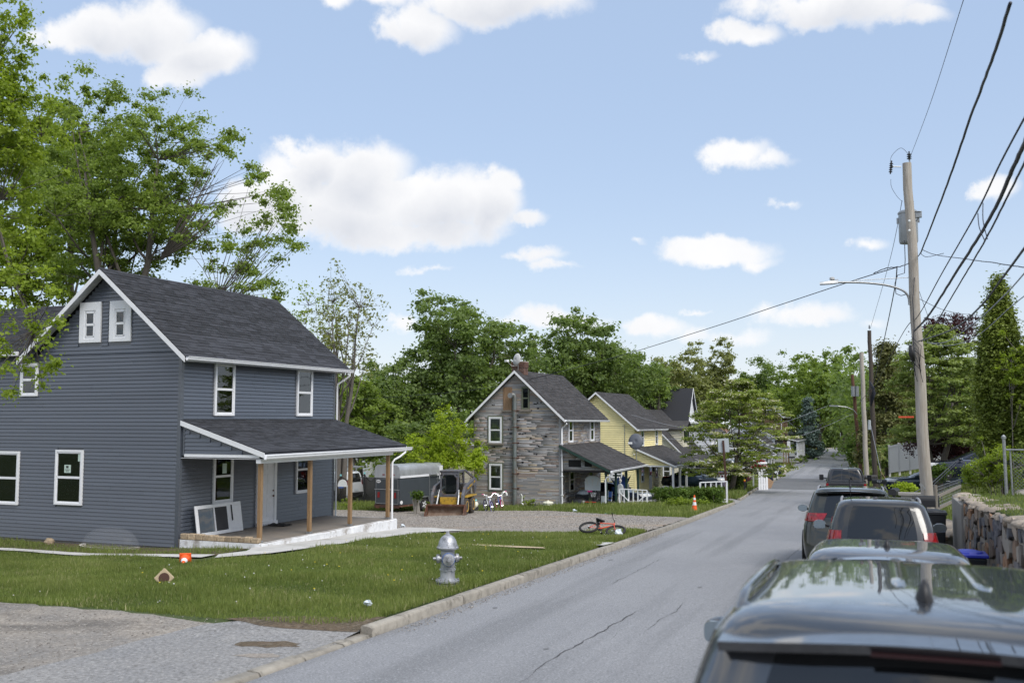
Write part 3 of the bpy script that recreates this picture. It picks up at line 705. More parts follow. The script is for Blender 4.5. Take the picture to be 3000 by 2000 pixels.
stones('gravel_stones', [(-6.3,31),(-14,32.5),(-26,35),(-26,44.5),(-18.5,46.5),(-14.2,45.4),(-10.9,42),(-7.1,38.2)], 14000, .03, 'pebble', 3, 'loose gravel over the parking lot')
stones('gravel_stones', [(-6.2,4),(-6.2,10.9),(-8.7,11.9),(-13.5,12.9),(-20,12.5),(-20,4)], 9000, .012, 'pebble', 4, 'loose chippings on the broken apron')
stones('gravel_stones', [(-5.9,12),(-6,30),(-5.75,30),(-5.65,12)], 1600, .012, 'pebble', 5, 'grit and chippings along the kerb foot')

# ================================================================ vegetation
def leaves_at(C, rad, m, size, r, flat=.6, up=.5, drop=0):
    """m leaves around each cluster centre C with radii rad"""
    n = len(C)*m; idx = np.repeat(np.arange(len(C)), m)
    d = r.normal(size=(n, 3)); d /= np.linalg.norm(d, axis=1)[:, None]+1e-9
    rr = np.clip(np.abs(r.normal(size=n))*.52+.12, 0, 1.45); P = C[idx]+d*rr[:, None]*rad[idx][:, None]*np.array([1, 1, flat])
    if drop: P[:, 2] -= drop*r.random(n)*rad[idx]
    nrm = d*.6+r.normal(size=(n, 3))*.55+np.array([0, 0, up]); nrm /= np.linalg.norm(nrm, axis=1)[:, None]
    t = np.cross(nrm, r.normal(size=(n, 3))); t /= np.linalg.norm(t, axis=1)[:, None]+1e-9; b = np.cross(nrm, t)
    s = size*r.uniform(.6, 1.35, n)[:, None]
    V = np.stack([P-t*s*.5, P+b*s*.34+nrm*s*.06, P+t*s*.55-nrm*s*.10, P-b*s*.34+nrm*s*.06], 1)
    return V.reshape(-1, 3), n
def crown_clusters(shape, K, rx, ry, rz_, r, lump=.22):
    if shape == 'column':
        z = r.uniform(-1, 1, K); a = r.uniform(0, 2*np.pi, K); w = np.clip(1-np.abs((z+.55)/1.55)**2.4, .06, 1); q = w*r.random(K)**.35
        return np.stack([np.cos(a)*q*rx, np.sin(a)*q*ry, z*rz_], 1)
    if shape == 'cone':
        z = r.random(K)**1.5; a = r.uniform(0, 2*np.pi, K); q = (1-z)*r.random(K)**.4
        return np.stack([np.cos(a)*q*rx, np.sin(a)*q*ry, (z*2-1)*rz_], 1)
    if shape == 'layered':
        lv = r.integers(0, 12, K)/11.; z = lv*2-1; a = r.uniform(0, 2*np.pi, K); w = np.sqrt(np.clip(1-((z+.35)/1.38)**2, 0.03, 1)); q = w*r.random(K)**.5
        tilt = np.cos(a*3+lv*9)*.05
        return np.stack([np.cos(a)*q*rx, np.sin(a)*q*ry, (z-.10*q+tilt)*rz_+r.normal(size=K)*.045*rz_], 1)
    d = r.normal(size=(K, 3)); d /= np.linalg.norm(d, axis=1)[:, None]
    ph = r.uniform(0, 6, 6); lm = 1+lump*(np.sin(d[:, 0]*5+ph[0])*np.sin(d[:, 1]*4+ph[1])+np.sin(d[:, 2]*6+ph[2]+d[:, 0]*3))*.9
    q = r.random(K)**.38*lm; P = d*q[:, None]
    if shape == 'round': P[:, 2] = np.where(P[:, 2] < 0, P[:, 2]*.8, P[:, 2])
    return P*np.array([rx, ry, rz_])
def tree(name, label, cat, base, ctr, rad, K, m, lsize, lmat, bmat='bark', tr=.25, seed=1, shape='round', crad=.9, flat=.6, limbs=7, group=None, trunks=1, lean=(0, 0), up=.5, wood=True, lump=.22, twig=True, drop=0, extra=None, crown_only=False, cut=None):
    """a tree at base; the crown's middle is ctr (x,y,z from the base) with radii rad"""
    r = np.random.default_rng(seed); t = thing(name, label, cat, base, group=group)
    if shape == 'round' and K > 40: K = int(K*1.9); m = max(6, int(m*.44)); crad *= .78
    C = crown_clusters(shape, K, *rad, r, lump)+np.array(ctr)
    if extra is not None: C = np.vstack([C, np.array(extra, float)])
    if cut is not None: C = C[[cut(*c) for c in C]]
    cr = crad*r.uniform(.6, 1.3, len(C))
    V, n = leaves_at(C, cr, m, lsize, r, flat, up, drop)
    o = bpy.data.objects.new('crown', np_mesh('crown', V, np.arange(n*4).reshape(-1, 4), lmat, np.clip(np.repeat(r.random(len(C))*.45, m)+r.random(n)*.55, 0, 1))); link(o, t)
    if not wood: return t
    w = MB(); top = Vector((ctr[0], ctr[1], ctr[2]+rad[2]*.35)); nodes = []
    for q in range(trunks):
        off = Vector((0, 0, 0)) if trunks == 1 else Vector((math.cos(q*2.4)*rad[0]*.12, math.sin(q*2.4)*rad[1]*.12, 0))
        tp = top+off*3.2-Vector((0, 0, q*.5)); pts = []
        for i in range(8):
            f = i/7; j = tr*.5
            p = off*(.3+f)+Vector((tp.x*f**1.4+lean[0]*math.sin(f*3.1), tp.y*f**1.4+lean[1]*math.sin(f*3.1), tp.z*f))+Vector((r.uniform(-j, j), r.uniform(-j, j), 0))*(0 if i == 0 else 1)
            pts.append(p)
        rr = [tr*(1.25 if i == 0 else 1-.85*i/7) for i in range(8)]
        w.tube(pts, rr, 8); nodes += [(p, rr[i]) for i, p in enumerate(pts) if p.z > (ctr[2]-rad[2])*.75 or i > 3]
    L = []
    for i in range(limbs):
        c = Vector(C[int(r.integers(len(C)))]); st = [x for x in nodes if x[0].z < c.z+.1] or nodes
        p0, r0 = st[int(r.integers(len(st)))]
        mid = p0.lerp(c, .5)+Vector((0, 0, -.08*(c-p0).length)); l = [p0, p0.lerp(mid, .5)+Vector((0, 0, -.03*rad[2])), mid, mid.lerp(c, .6)]
        lr = max(r0*.55, tr*.14); w.tube(l, [lr, lr*.8, lr*.55, lr*.3], 6); L += [(x, lr*.4) for x in l[1:]]
    if twig:
        tw = C if len(C) < 330 else C[-330:]
        al = nodes+L
        A = np.array([list(p) for p, _ in al])
        for c in tw:
            c_ = Vector(c); dd = np.linalg.norm(A-c, axis=1)+np.where(A[:, 2] > c[2], 1.5, 0); i = int(dd.argmin()); p0, r0 = al[i]
            mid = p0.lerp(c_, .5)+Vector((r.normal()*.08, r.normal()*.08, -.05))*rad[0]*.3
            q = max(min(r0, tr*.16)*.5, .012); w.tube([p0, mid, c_], [q, q*.7, q*.25], 4, cap=False)
    w.build('trunk', bmat, t, smooth='full')
    return t
def bush(name, label, cat, base, rad, K, m, ls, lmat, seed=1, crad=.25, group=None, shape='round', box=None, wood=True, flat=.8):
    r = np.random.default_rng(seed)
    if box is None: return tree(name, label, cat, base, (0, 0, rad[2]*.9), rad, K, m, ls, lmat, tr=.03, seed=seed, crad=crad, shape=shape, group=group, limbs=4, flat=flat, wood=wood, trunks=3)
    t = thing(name, label, cat, base, group=group, rz_=HR)
    C = np.stack([r.uniform(-1, 1, K)*box[0], r.uniform(-1, 1, K)*box[1], r.random(K)**.7*box[2]], 1)
    V, n = leaves_at(C, crad*r.uniform(.7, 1.2, K), m, ls, r, .8, .4)
    o = bpy.data.objects.new('foliage', np_mesh('foliage', V, np.arange(n*4).reshape(-1, 4), lmat, np.clip(np.repeat(r.random(K)*.45, m)+r.random(n)*.55, 0, 1))); link(o, t)
    w = MB()
    for i in range(10):
        x, y = r.uniform(-.9, .9)*box[0], r.uniform(-.8, .8)*box[1]; w.tube([(x, y, 0), (x*1.05, y, box[2]*.5), (x*.95, y*1.1, box[2]*.9)], [.02, .012, .005], 4)
    w.build('stem', 'bark', t)
    return t
# ================================================================ houses
def wf(kind, c=0.0):
    """wall space (a along, z up, n outward) to house space"""
    if kind == 'front': return lambda a, z, n: (c+n, a, z)
    return lambda a, z, n: (a, c-n, z)
def wbox(mb, f, a0, a1, z0, z1, n0, n1):
    p = f(a0, z0, n0); q = f(a1, z1, n1)
    mb.box(min(p[0], q[0]), max(p[0], q[0]), min(p[1], q[1]), max(p[1], q[1]), min(p[2], q[2]), max(p[2], q[2])); return mb
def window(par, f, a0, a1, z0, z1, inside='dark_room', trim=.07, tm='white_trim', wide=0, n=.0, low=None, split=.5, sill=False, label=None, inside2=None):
    if wide:
        m = MB(); t = wide
        for q in ((a0-t, a0, z0-t*.6, z1+t*1.3), (a1, a1+t, z0-t*.6, z1+t*1.3), (a0, a1, z1, z1+t*1.3), (a0, a1, z0-t*.6, z0)): wbox(m, f, *q, n, n+.07)
        s = m.build('window_surround', tm, par, bev=.008)
    m = MB(); t = trim
    for q in ((a0, a0+t, z0, z1), (a1-t, a1, z0, z1), (a0+t, a1-t, z1-t, z1), (a0+t, a1-t, z0, z0+t)): wbox(m, f, *q, n+.0, n+(.085 if not wide else .05))
    w = m.build('window', tm, par, bev=.006)
    if label: w['label'] = label
    zm = z0+(z1-z0)*split; s = .035
    m = MB()
    for (b0, b1, c0, c1, d0, d1) in ((a0+t, a1-t, zm-s, zm+s, .03, .07), (a0+t, a0+t+s, z0+t, zm, .03, .06), (a1-t-s, a1-t, z0+t, zm, .03, .06), (a0+t, a1-t, z0+t, z0+t+s, .03, .06),
                                     (a0+t, a0+t+s*.8, zm, z1-t, .04, .07), (a1-t-s*.8, a1-t, zm, z1-t, .04, .07), (a0+t, a1-t, z1-t-s, z1-t, .04, .07)): wbox(m, f, b0, b1, c0, c1, n+d0, n+d1)
    m.build('sash', tm, w)
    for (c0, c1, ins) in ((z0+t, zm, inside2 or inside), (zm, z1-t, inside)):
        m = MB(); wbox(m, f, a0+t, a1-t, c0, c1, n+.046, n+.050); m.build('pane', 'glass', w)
        m = MB(); wbox(m, f, a0+t, a1-t, c0, c1, n+.024, n+.028); m.build('pane_backing', ins, w)  # backing panel: curtain, or dark colour standing in for the unlit interior
    if sill: m = MB(); wbox(m, f, a0-.1, a1+.1, z0-.1, z0-.003, n, n+.14); m.build('sill', 'weathered_wood', w)
    return w
PLANK = {}
def plank_mesh(mat, t=.02):
    k = (mat, t)
    if k not in PLANK:
        me = bpy.data.meshes.new('siding_board')
        prof = [(0, 0), (t*1.5, 0), (t*1.6, .05), (t*1.45, .12), (t*.5, 1), (0, 1)]; n = len(prof)
        V = [(x, 0, z) for x, z in prof]+[(x, 1, z) for x, z in prof]
        F = [tuple(range(n)), tuple(range(n, 2*n))[::-1]]+[(i, n+i, n+(i+1) % n, (i+1) % n) for i in range(n)]
        me.from_pydata(V, [], F); me.materials.append(M(mat)); fix(me); PLANK[k] = me
    return PLANK[k]
def siding(par, kind, c, a0, a1, z0, z1, expo, mat, lim=None, limit=300, t=.02, cuts=(), stuff=False, name='siding_board'):
    """boards over a wall; lim(z) -> (a0,a1) where the gable narrows; cuts (a0,a1,z0,z1) left free"""
    ms = []; z = z0
    while z < z1-1e-3:
        h = min(expo, z1-z); b0, b1 = (a0, a1) if lim is None else lim(z+h)
        b0 = max(a0, b0); b1 = min(a1, b1); segs = [(b0, b1)]
        for (c0, c1, y0, y1) in cuts:
            if z+h > y0+.001 and z < y1-.001: segs = [s for (p, q) in segs for s in ((p, min(q, c0)), (max(p, c1), q)) if s[1]-s[0] > .03]
        f = random.uniform(.25, .75)
        if not stuff: segs = [s for (p, q) in segs for s in (((p, p+(q-p)*f-.002), (p+(q-p)*f+.002, q)) if q-p > 3.2 else ((p, q),))]
        for p, q in segs:
            if q-p > .05: ms.append(TRS((c, p, z), 1, q-p, h) if kind == 'front' else TRS((p, c, z), 1, q-p, h, R(-90)))
        z += expo
    me = plank_mesh(mat, t)
    if stuff: 
        V = np.array([v.co[:] for v in me.vertices]); tri = []
        for p in me.polygons:
            vs = list(p.vertices)
            for i in range(1, len(vs)-1): tri.append((vs[0], vs[i], vs[i+1]))
        pieces(ms, name, name, mat, par, limit=0, unitv=V, unitf=np.array(tri))
    else: pieces(ms, name, name, mat, par, limit=limit, mesh=me)
    return ms
def shingles(par, o, along, upv, L, S_, expo, wd, mat, limit, thick=.013, seed=1, trap=None):
    r = random.Random(seed); A = Vector(along).normalized(); U = Vector(upv).normalized(); N = A.cross(U)
    if N.z < 0: N = -N
    B = Matrix(((A.x, U.x, N.x, o[0]), (A.y, U.y, N.y, o[1]), (A.z, U.z, N.z, o[2]), (0, 0, 0, 1))); ms = []
    n = int(S_/expo)+1
    for j in range(n):
        h = min(expo*1.35, S_-j*expo)
        if h < .03: continue
        x = -r.uniform(0, wd)
        x1 = L
        while x < x1:
            w = wd*r.uniform(.55, 1.3); p, q = max(0, x), min(x1, x+w-.004); x += w
            if q-p < .02: continue
            t = thick*r.choice((.7, 1, 1.35)); ms.append(B @ Matrix.LocRotScale(Vector((p, j*expo+r.uniform(-.004, .004), .012)), Euler((-.06, 0, 0)), Vector((q-p, h, t))))
    pieces(ms, 'shingle', 'shingle_courses', mat, par, limit=limit)
def slab(par, name, mat, x0, z0, x1, z1, y0, y1, th, bev=0):
    """roof slab whose top runs from (x0,z0) to (x1,z1)"""
    return MB().prism([(x0, z0), (x1, z1), (x1, z1-th), (x0, z0-th)], y0, y1).build(name, mat, par, bev=bev)
def gutter(par, x, z, y0, y1, mat='white_trim', name='gutter', sg=1, droop=0):
    pr = [(0, 0), (0, -.11), (.055*sg, -.125), (.10*sg, -.085), (.105*sg, -.03), (.125*sg, -.02), (.125*sg, .0), (.11*sg, .0), (.105*sg, -.012), (.09*sg, -.02), (.08*sg, -.075), (.05*sg, -.10), (.015*sg, -.10), (.015*sg, 0)]
    m = MB(); n = len(pr); k = 6; V = []; F = []
    for i in range(k+1):
        y = y0+(y1-y0)*i/k; V += [(x+a, y, z+b-droop*i/k) for a, b in pr]
    for i in range(k):
        for q in range(n): F.append((i*n+q, i*n+(q+1) % n, (i+1)*n+(q+1) % n, (i+1)*n+q))
    F += [tuple(range(n))[::-1], tuple(range(k*n, k*n+n))]
    return m.add(V, F).build(name, mat, par)
def rake(par, x0, z0, x1, z1, y0, y1, h=.17, mat='white_trim', name='rake_board'):
    return MB().prism([(x0, z0), (x1, z1), (x1, z1-h), (x0, z0-h)], y0, y1).build(name, mat, par)

# ---- grey two storey house in front
def grey_house():
    t = thing('grey_house', 'dark grey two-storey house with black shingle roof and open front porch beside the lawn', 'house', HO, HR)
    W, L, EV, RX, RZ_ = 5.8, 8.15, 5.42, -2.9, 8.0
    m = MB().box(-W, -.001, 0.001, L, -.12, EV); m.prism([(-W, EV), (-.001, EV), (RX, RZ_-.12)], .001, L)
    m.build('wall', 'gray_siding', t)
    m = MB().box(-13, -W-.002, .001, 5.2, -.12, 5.6); m.build('rear_wing_wall', 'gray_siding', t)
    MB().box(-13, -.03, .03, L-.03, -.9, -.121).build('foundation', 'cement', t)
    cutw = [(-4.72, -3.62, .96, 2.62), (-7.36, -6.24, .89, 2.55), (-6.31, -5.59, 4.27, 5.3), (-4.0, -3.06, 5.8, 7.1), (-2.82, -1.92, 5.8, 7.08)]
    ex = .1125; sl = (RZ_-EV)/2.9
    siding(t, 'gable', 0, -12.9, -.09, -.12, EV+.12, ex, 'gray_siding', cuts=[(a+.02, b-.02, c+.02, d-.02) for a, b, c, d in cutw])
    siding(t, 'gable', 0, -W, 0, EV+.12, RZ_-.1, ex, 'gray_siding', lim=lambda z: (RX-(RZ_-z)/sl, RX+(RZ_-z)/sl), cuts=[(a, b, c, d) for a, b, c, d in cutw[3:]])
    siding(t, 'front', 0, .09, L-.09, 3.56, EV-.02, ex, 'gray_siding', cuts=[(1.43, 2.33, 3.68, 5.26), (5.74, 6.63, 3.68, 5.27)])
    siding(t, 'front', 0, .09, L-.09, -.1, 3.0, ex, 'gray_siding', cuts=[(1.46, 2.34, 1.02, 2.62), (5.76, 6.61, 1.04, 2.62), (3.6, 4.6, -.2, 2.45)])
    m = MB(); m.box(-.10, .03, -.03, .09, -.15, EV); m.build('corner_post', 'gray_siding', t, bev=.01)
    m = MB(); m.box(-.09, .03, L-.09, L+.03, -.1, EV); m.build('corner_post', 'gray_siding', t, bev=.01)
    G = wf('gable'); F = wf('front')
    w = window(t, G, -4.72, -3.62, .96, 2.62, inside='board_in', inside2='green_in', label='lower gable window with a sticker on the upper pane')
    m = MB(); wbox(m, G, -4.36, -4.10, 1.93, 2.17, .0505, .052); m.build('sticker', 'sticker', w)
    m = MB()
    for q, (a, b, c, d) in enumerate([(-4.29,-4.19,2.07,2.14),(-4.33,-4.14,2.02,2.035),(-4.31,-4.15,1.99,2.003),(-4.30,-4.17,1.96,1.973)]): wbox(m, G, a, b, c, d, .0522, .053)
    m.build('print', 'black_print', w)
    m = MB(); wbox(m, G, -3.82, -3.73, 2.28, 2.53, .0505, .052); m.build('sticker', 'sticker', w)
    window(t, G, -7.36, -6.24, .89, 2.55, inside='screen_in')
    window(t, G, -6.31, -5.59, 4.27, 5.3, inside='dark_room')
    window(t, G, -3.74, -3.30, 6.0, 6.86, inside='screen_in', wide=.2, trim=.05); window(t, G, -2.55, -2.11, 6.0, 6.86, inside='dark_room', wide=.2, trim=.05)
    window(t, F, 1.41, 2.35, 3.66, 5.28, inside='dark_room'); window(t, F, 5.72, 6.65, 3.66, 5.29, inside='screen_in')
    w = window(t, F, 1.44, 2.36, 1.0, 2.64, inside='board_in', inside2='green_in', label='porch window with papers taped behind the panes')
    m = MB(); wbox(m, F, 1.66, 1.88, 1.14, 1.75, .030, .034); wbox(m, F, 1.62, 1.9, 1.95, 2.5, .030, .034); m.build('paper', 'sticker', w)
    m = MB(); wbox(m, F, 1.86, 2.06, 1.9, 2.2, .0505, .052); m.build('sticker', 'sticker', w)
    window(t, F, 5.74, 6.63, 1.02, 2.64, inside='screen_in')
    # door
    m = MB()
    for q in ((3.56, 3.68, .12, 2.46), (4.50, 4.62, .12, 2.46), (3.68, 4.50, 2.34, 2.46)): wbox(m, F, *q, 0, .09)
    d = m.build('door_frame', 'white_trim', t, bev=.008)
    m = MB(); wbox(m, F, 3.68, 4.50, .24, 2.34, .0, .04)
    for a in (3.78, 4.14):
        for z0, z1 in ((.38, 1.0), (1.12, 1.78), (1.9, 2.22)): wbox(m, F, a, a+.26, z0, z1, .041, .05)
    m.build('door', 'white_trim', d, bev=.006)
    m = MB(); wbox(m, F, 3.56, 4.62, .02, .24, .0, .14); m.build('threshold', 'white_trim', t)
    m = MB(); m.ball((.10, 4.42, 1.05), .035); m.ball((.09, 4.42, 1.22), .028); m.build('door_handle', 'rust', d, smooth='full')
    m = MB(); m.lathe([(.05, 0), (.05, .03)], 12, (.05, 4.95, 2.28), 'x'); m.ball((.16, 4.88, 2.22), .055); m.ball((.16, 5.02, 2.22), .055); m.tube([(.07, 4.95, 2.28), (.15, 4.88, 2.25)], .015); m.build('porch_light', 'white_trim', t, smooth='full')
    m = MB(); wbox(m, F, 2.72, 2.80, .42, .54, .02, .03); m.build('socket_plate', 'white_trim', t)
    # roof
    ex0, ez0 = .40, 5.10+.26; y0, y1 = -.36, L+.42; rzz = RZ_+.08; sl2 = (rzz-ez0)/(ex0-RX)
    slab(t, 'roof', 'shingle_dark', ex0, ez0, RX, rzz, y0+.02, y1, .05); slab(t, 'roof', 'shingle_dark', RX-.001, rzz, -W-.35, rzz-(W+.35+RX)*sl2, y0+.02, y1, .05)
    Ls = math.hypot(ex0-RX, rzz-ez0)
    shingles(t, (ex0+.02, y0-.01, ez0-.01), (0, 1, 0), (RX-ex0, 0, rzz-ez0), y1-y0+.01, Ls, .15, .5, 'shingle_dark', 150, seed=2)
    m = MB()
    m.prism([(RX+.14, rzz-.1), (RX, rzz+.035), (RX-.14, rzz-.1), (RX, rzz-.02)], y0-.02, y1+.02); m.build('ridge_cap', 'shingle_dark', t)
    rake(t, ex0, ez0-.01, RX, rzz-.01, y0-.02, y0+.005, .16); rake(t, RX, rzz-.01, -W-.35, rzz-.01-(W+.35+RX)*sl2, y0-.02, y0+.005, .16)
    rake(t, ex0, ez0-.06, RX, rzz-.06, y0+.006, -.022, .012, 'soffit', 'soffit'); 
    # slatted soffit under the left rake
    for i in range(26):
        a = i/26; b = (i+.9)/26; xx0, xx1 = RX+(-W-.35-RX)*a, RX+(-W-.35-RX)*b; z0_ = rzz-.075-(RX-xx0)*sl2; z1_ = rzz-.075-(RX-xx1)*sl2
        MB().prism([(xx0, z0_), (xx1, z1_), (xx1, z1_-.012), (xx0, z0_-.012)], y0+.006, -.022).build('soffit_slat', 'soffit', t)
    MB().box(0.0, ex0-.02, .03, L, ez0-.13, ez0-.115).build('soffit', 'soffit', t)
    gutter(t, ex0-.01, ez0-.0, y0+.05, y1+.12)
    m = MB().tube([(ex0+.05, y1-.1, ez0-.1), (ex0+.05, y1-.1, ez0-.22), (ex0-.08, y1-.12, ez0-.32), (.09, L+.1, ez0-.52), (.06, L+.1, ez0-.62), (.06, L+.1, 0.)], .036, 8); m.build('downspout', 'white_trim', t, smooth=True)
    # rear wing roof, its slope facing the camera
    ye, ze, yr, zr = -.3, 5.66, 2.6, 7.45
    MB().prism([(ye, ze), (yr, zr), (yr, zr-.1), (ye, ze-.1)], -13.2, -5.6, 'x').build('wing_roof', 'shingle_dark', t)
    MB().prism([(yr, zr), (5.5, ze), (5.5, ze-.1), (yr, zr-.1)], -13.2, -5.6, 'x').build('wing_roof', 'shingle_dark', t)
    shingles(t, (-13.2, ye, ze), (1, 0, 0), (0, yr-ye, zr-ze), 7.2, math.hypot(yr-ye, zr-ze), .15, .5, 'shingle_dark', 0, seed=5)
    m = MB().box(-13.2, -6.15, ye-.1, ye-.003, ze-.13, ze+.0); m.build('gutter', 'white_trim', t)
    MB().box(-13.2, -5.9, ye, -.02, ze-.13, ze-.12).build('soffit', 'soffit', t)
    # porch
    px0, pz0, pz1 = 2.98, 2.62, 3.52; py0, py1 = -.02, 8.2
    slab(t, 'porch_roof', 'shingle_dark', px0, pz0, .02, pz1, py0, py1, .05)
    S2 = math.hypot(px0, pz1-pz0); shingles(t, (px0+.02, py0-.01, pz0), (0, 1, 0), (-px0+.02, 0, pz1-pz0), py1-py0+.02, S2-.02, .15, .5, 'shingle_dark', 150, seed=9)
    rake(t, px0, pz0-.005, .03, pz1-.005, py0-.03, py0-.002, .14, name='porch_rake_board')
    rake(t, px0, pz0-.005, .03, pz1-.005, py1+.002, py1+.03, .14, name='porch_rake_board')
    MB().box(px0-.035, px0, py0, py1, pz0-.2, pz0-.052).build('porch_fascia', 'white_trim', t)
    gutter(t, px0+.003, pz0-.07, py0-.03, py1+.25, name='porch_gutter', droop=-.02)
    MB().box(.03, px0-.04, py0+.03, py1-.02, pz0-.19, pz0-.175).build('porch_ceiling', 'soffit', t)
    m = MB().box(2.66, 2.82, .02, 7.55, pz0-.30, pz0-.191); m.build('porch_beam', 'white_trim', t)
    m = MB().prism([(.02, pz1-.18), (.02, 2.52), (2.75, 2.52), (2.75, pz0-.10)], .04, .10); m.build('porch_gable_infill', 'gray_siding', t)
    zt = lambda x: pz1-.17-(pz1-pz0)*x/px0
    siding(t, 'gable', .04, .16, 2.7, 2.56, pz1-.2, .1125, 'gray_siding', lim=lambda z: (.16, min(2.7, (pz1-.19-z)*px0/(pz1-pz0))))
    m = MB().box(.16, 2.78, .005, .035, 2.47, 2.555); m.build('infill_trim', 'white_trim', t); MB().box(.10, .15, .01, .04, 2.5, 3.25).build('infill_trim', 'gray_siding', t)
    for i, y in enumerate((.14, 2.58, 4.88, 7.34)):
        m = MB().box(2.68, 2.79, y-.055, y+.055, .19, pz0-.30); m.build('porch_post', 'post_wood', t, bev=.006)
        m = MB().box(2.665, 2.805, y-.07, y+.07, .125, .19); m.build('post_bracket', 'galv', t)
    # concrete porch base, white painted
    m = MB().box(.03, 2.88, .0, 7.62, -.8, .121); m.build('porch_floor', 'porch_floor', t)
    m = MB(); n = 16; r = random.Random(3); V = []; F = []
    for i in range(n+1):
        y = -.03+7.69*i/n; V += [(2.9+r.uniform(-.01, .02), y, -1.0), (2.92+r.uniform(-.015, .015), y, .09+r.uniform(-.008, .008)), (2.84+r.uniform(-.02, .02), y, .128+r.uniform(-.004, .004))]
    for i in range(n):
        for q in range(2): F.append((i*3+q, (i+1)*3+q, (i+1)*3+q+1, i*3+q+1))
    m.add(V, F).box(.12, 2.9, -.05, -.005, -.9, .115); m.box(.1, 2.9, 7.62, 7.68, -1, .12)
    m.build('porch_base', 'white_block', t)
    m = MB().tube([(2.98+.07, 8.0, pz0-.14), (3.05, 8.0, pz0-.22), (2.98, 7.75, pz0-.36), (2.9, 7.5, pz0-.46), (2.86, 7.42, pz0-.56), (2.86, 7.42, .12)], .036, 8); m.build('porch_downspout', 'white_trim', t, smooth=True)
    x = .12; r = random.Random(5)
    for i in range(11):
        w = .24*r.uniform(.75, 1.25); m = MB().box(x, x+w-.015, -.04, .12, .125, .125+r.uniform(.13, .17)); x += w
        m.build('edge_block', 'rough_block', t, bev=.02)
    return t
grey_house()
def at_h(o, x, y, z): p = hw(o, x, y); return (p[0], p[1], o[2]+z)
t = thing('concrete_step', 'pale concrete step against the white porch base', 'step', at_h(HO, 2.93, 2.5, -.28), HR)
m = MB().box(0, .62, 0, 2.7, -.3, .1); m.build('step_slab', 'concrete', t, bev=.01); m = MB().box(0, .36, .0, 2.7, .102, .2); m.build('step_slab', 'concrete', t, bev=.01)
t = thing('storm_door', 'white storm door lying on its side against the grey porch wall', 'door', at_h(HO, .34, .42, .13), HR, rot=(0, R(-9), HR))
m = MB()
for q in ((0,2.1,0,.10),(0,2.1,.80,.90),(0,.12,.1,.8),(1.42,2.1,.1,.8)): m.box(0, .035, q[0], q[1], q[2], q[3])
m.build('door_frame', 'white_trim', t, bev=.005)
MB().box(.01, .03, .12, .80, .1, .8).build('pane', 'glass', t); MB().box(.01, .03, .84, 1.42, .1, .8).build('pane', 'screen_in', t); MB().box(-.002, .045, .79, .85, .1, .8).build('mullion', 'white_trim', t)
MB().box(.04, .07, 1.60, 1.63, .35, .82).build('door_handle', 'black_metal', t)
t = thing('doormat', 'crumpled black doormat in front of the white porch door', 'mat', at_h(HO, .55, 4.1, .125), HR)
m = MB(); r = random.Random(2); n = 10
m.add([((i/n-.5)*.75, (j/n-.5)*.5, .02+.05*math.sin(i*1.3)*math.sin(j*.9+1)*(1 if j > 3 else .2)+.02*r.random()) for i in range(n+1) for j in range(n+1)], [(i*(n+1)+j, (i+1)*(n+1)+j, (i+1)*(n+1)+j+1, i*(n+1)+j+1) for i in range(n) for j in range(n)])
m.build('mat_sheet', 'netting', t, smooth='full')
t = thing('window_well', 'clear plastic dome over a white basement window well by the grey wall', 'window well', at_h(HO, -2.1, -.45, -.16), HR)
m = MB(); V = []; F = []; a_, b_, n = 1.05, .62, 20
for i in range(n+1):
    th = math.pi*i/n
    for (k, z) in ((1.0, -.12), (1.0, .03), (1.03, .05), (.95, .05), (.94, -.1)): V.append((-a_*k*math.cos(th), -b_*k*math.sin(th)+.1, z))
for i in range(n):
    for q in range(4): F.append((i*5+q, (i+1)*5+q, (i+1)*5+q+1, i*5+q+1))
m.add(V, F).build('well_rim', 'old_white', t, smooth=True)
m = MB(); V = []; F = []; k = 10
for j in range(k+1):
    ph = j/k*math.pi/2
    for i in range(n+1):
        th = math.pi*i/n; V.append((-a_*.96*math.cos(th)*math.cos(ph)**.8, -b_*.96*math.sin(th)*math.cos(ph)+.1, .05+.52*math.sin(ph)))
for j in range(k):
    for i in range(n): F.append((j*(n+1)+i, j*(n+1)+i+1, (j+1)*(n+1)+i+1, (j+1)*(n+1)+i))
m.add(V, F).build('dome', 'clear_plastic', t, smooth='full')
t = tag(MB().ball((0, 0, .07), (.16, .12, .12), 8, 6, .15).build('rock', 'rough_block', None, loc=at_h(HO, -4.4, -.5, -.18)), 'tan rock at the foot of the grey gable wall', 'rock')
t = thing('toy_football', 'yellow and blue foam football on the path by the porch', 'toy', at_h(HO, 3.2, .95, -.14), rz_=.9)
m = MB().lathe([(.012, -.05), (.05, -.03), (.06, .06), (.055, .14), (.012, .2)], 12, (0, 0, .06), 'x'); m.build('foam_body', 'football', t, smooth='full')
MB().lathe([(.01, -.17), (.045, -.14), (.051, -.03), (.045, -.029)], 12, (0, 0, .06), 'x').build('tail', 'blue_paint', t, smooth='full')

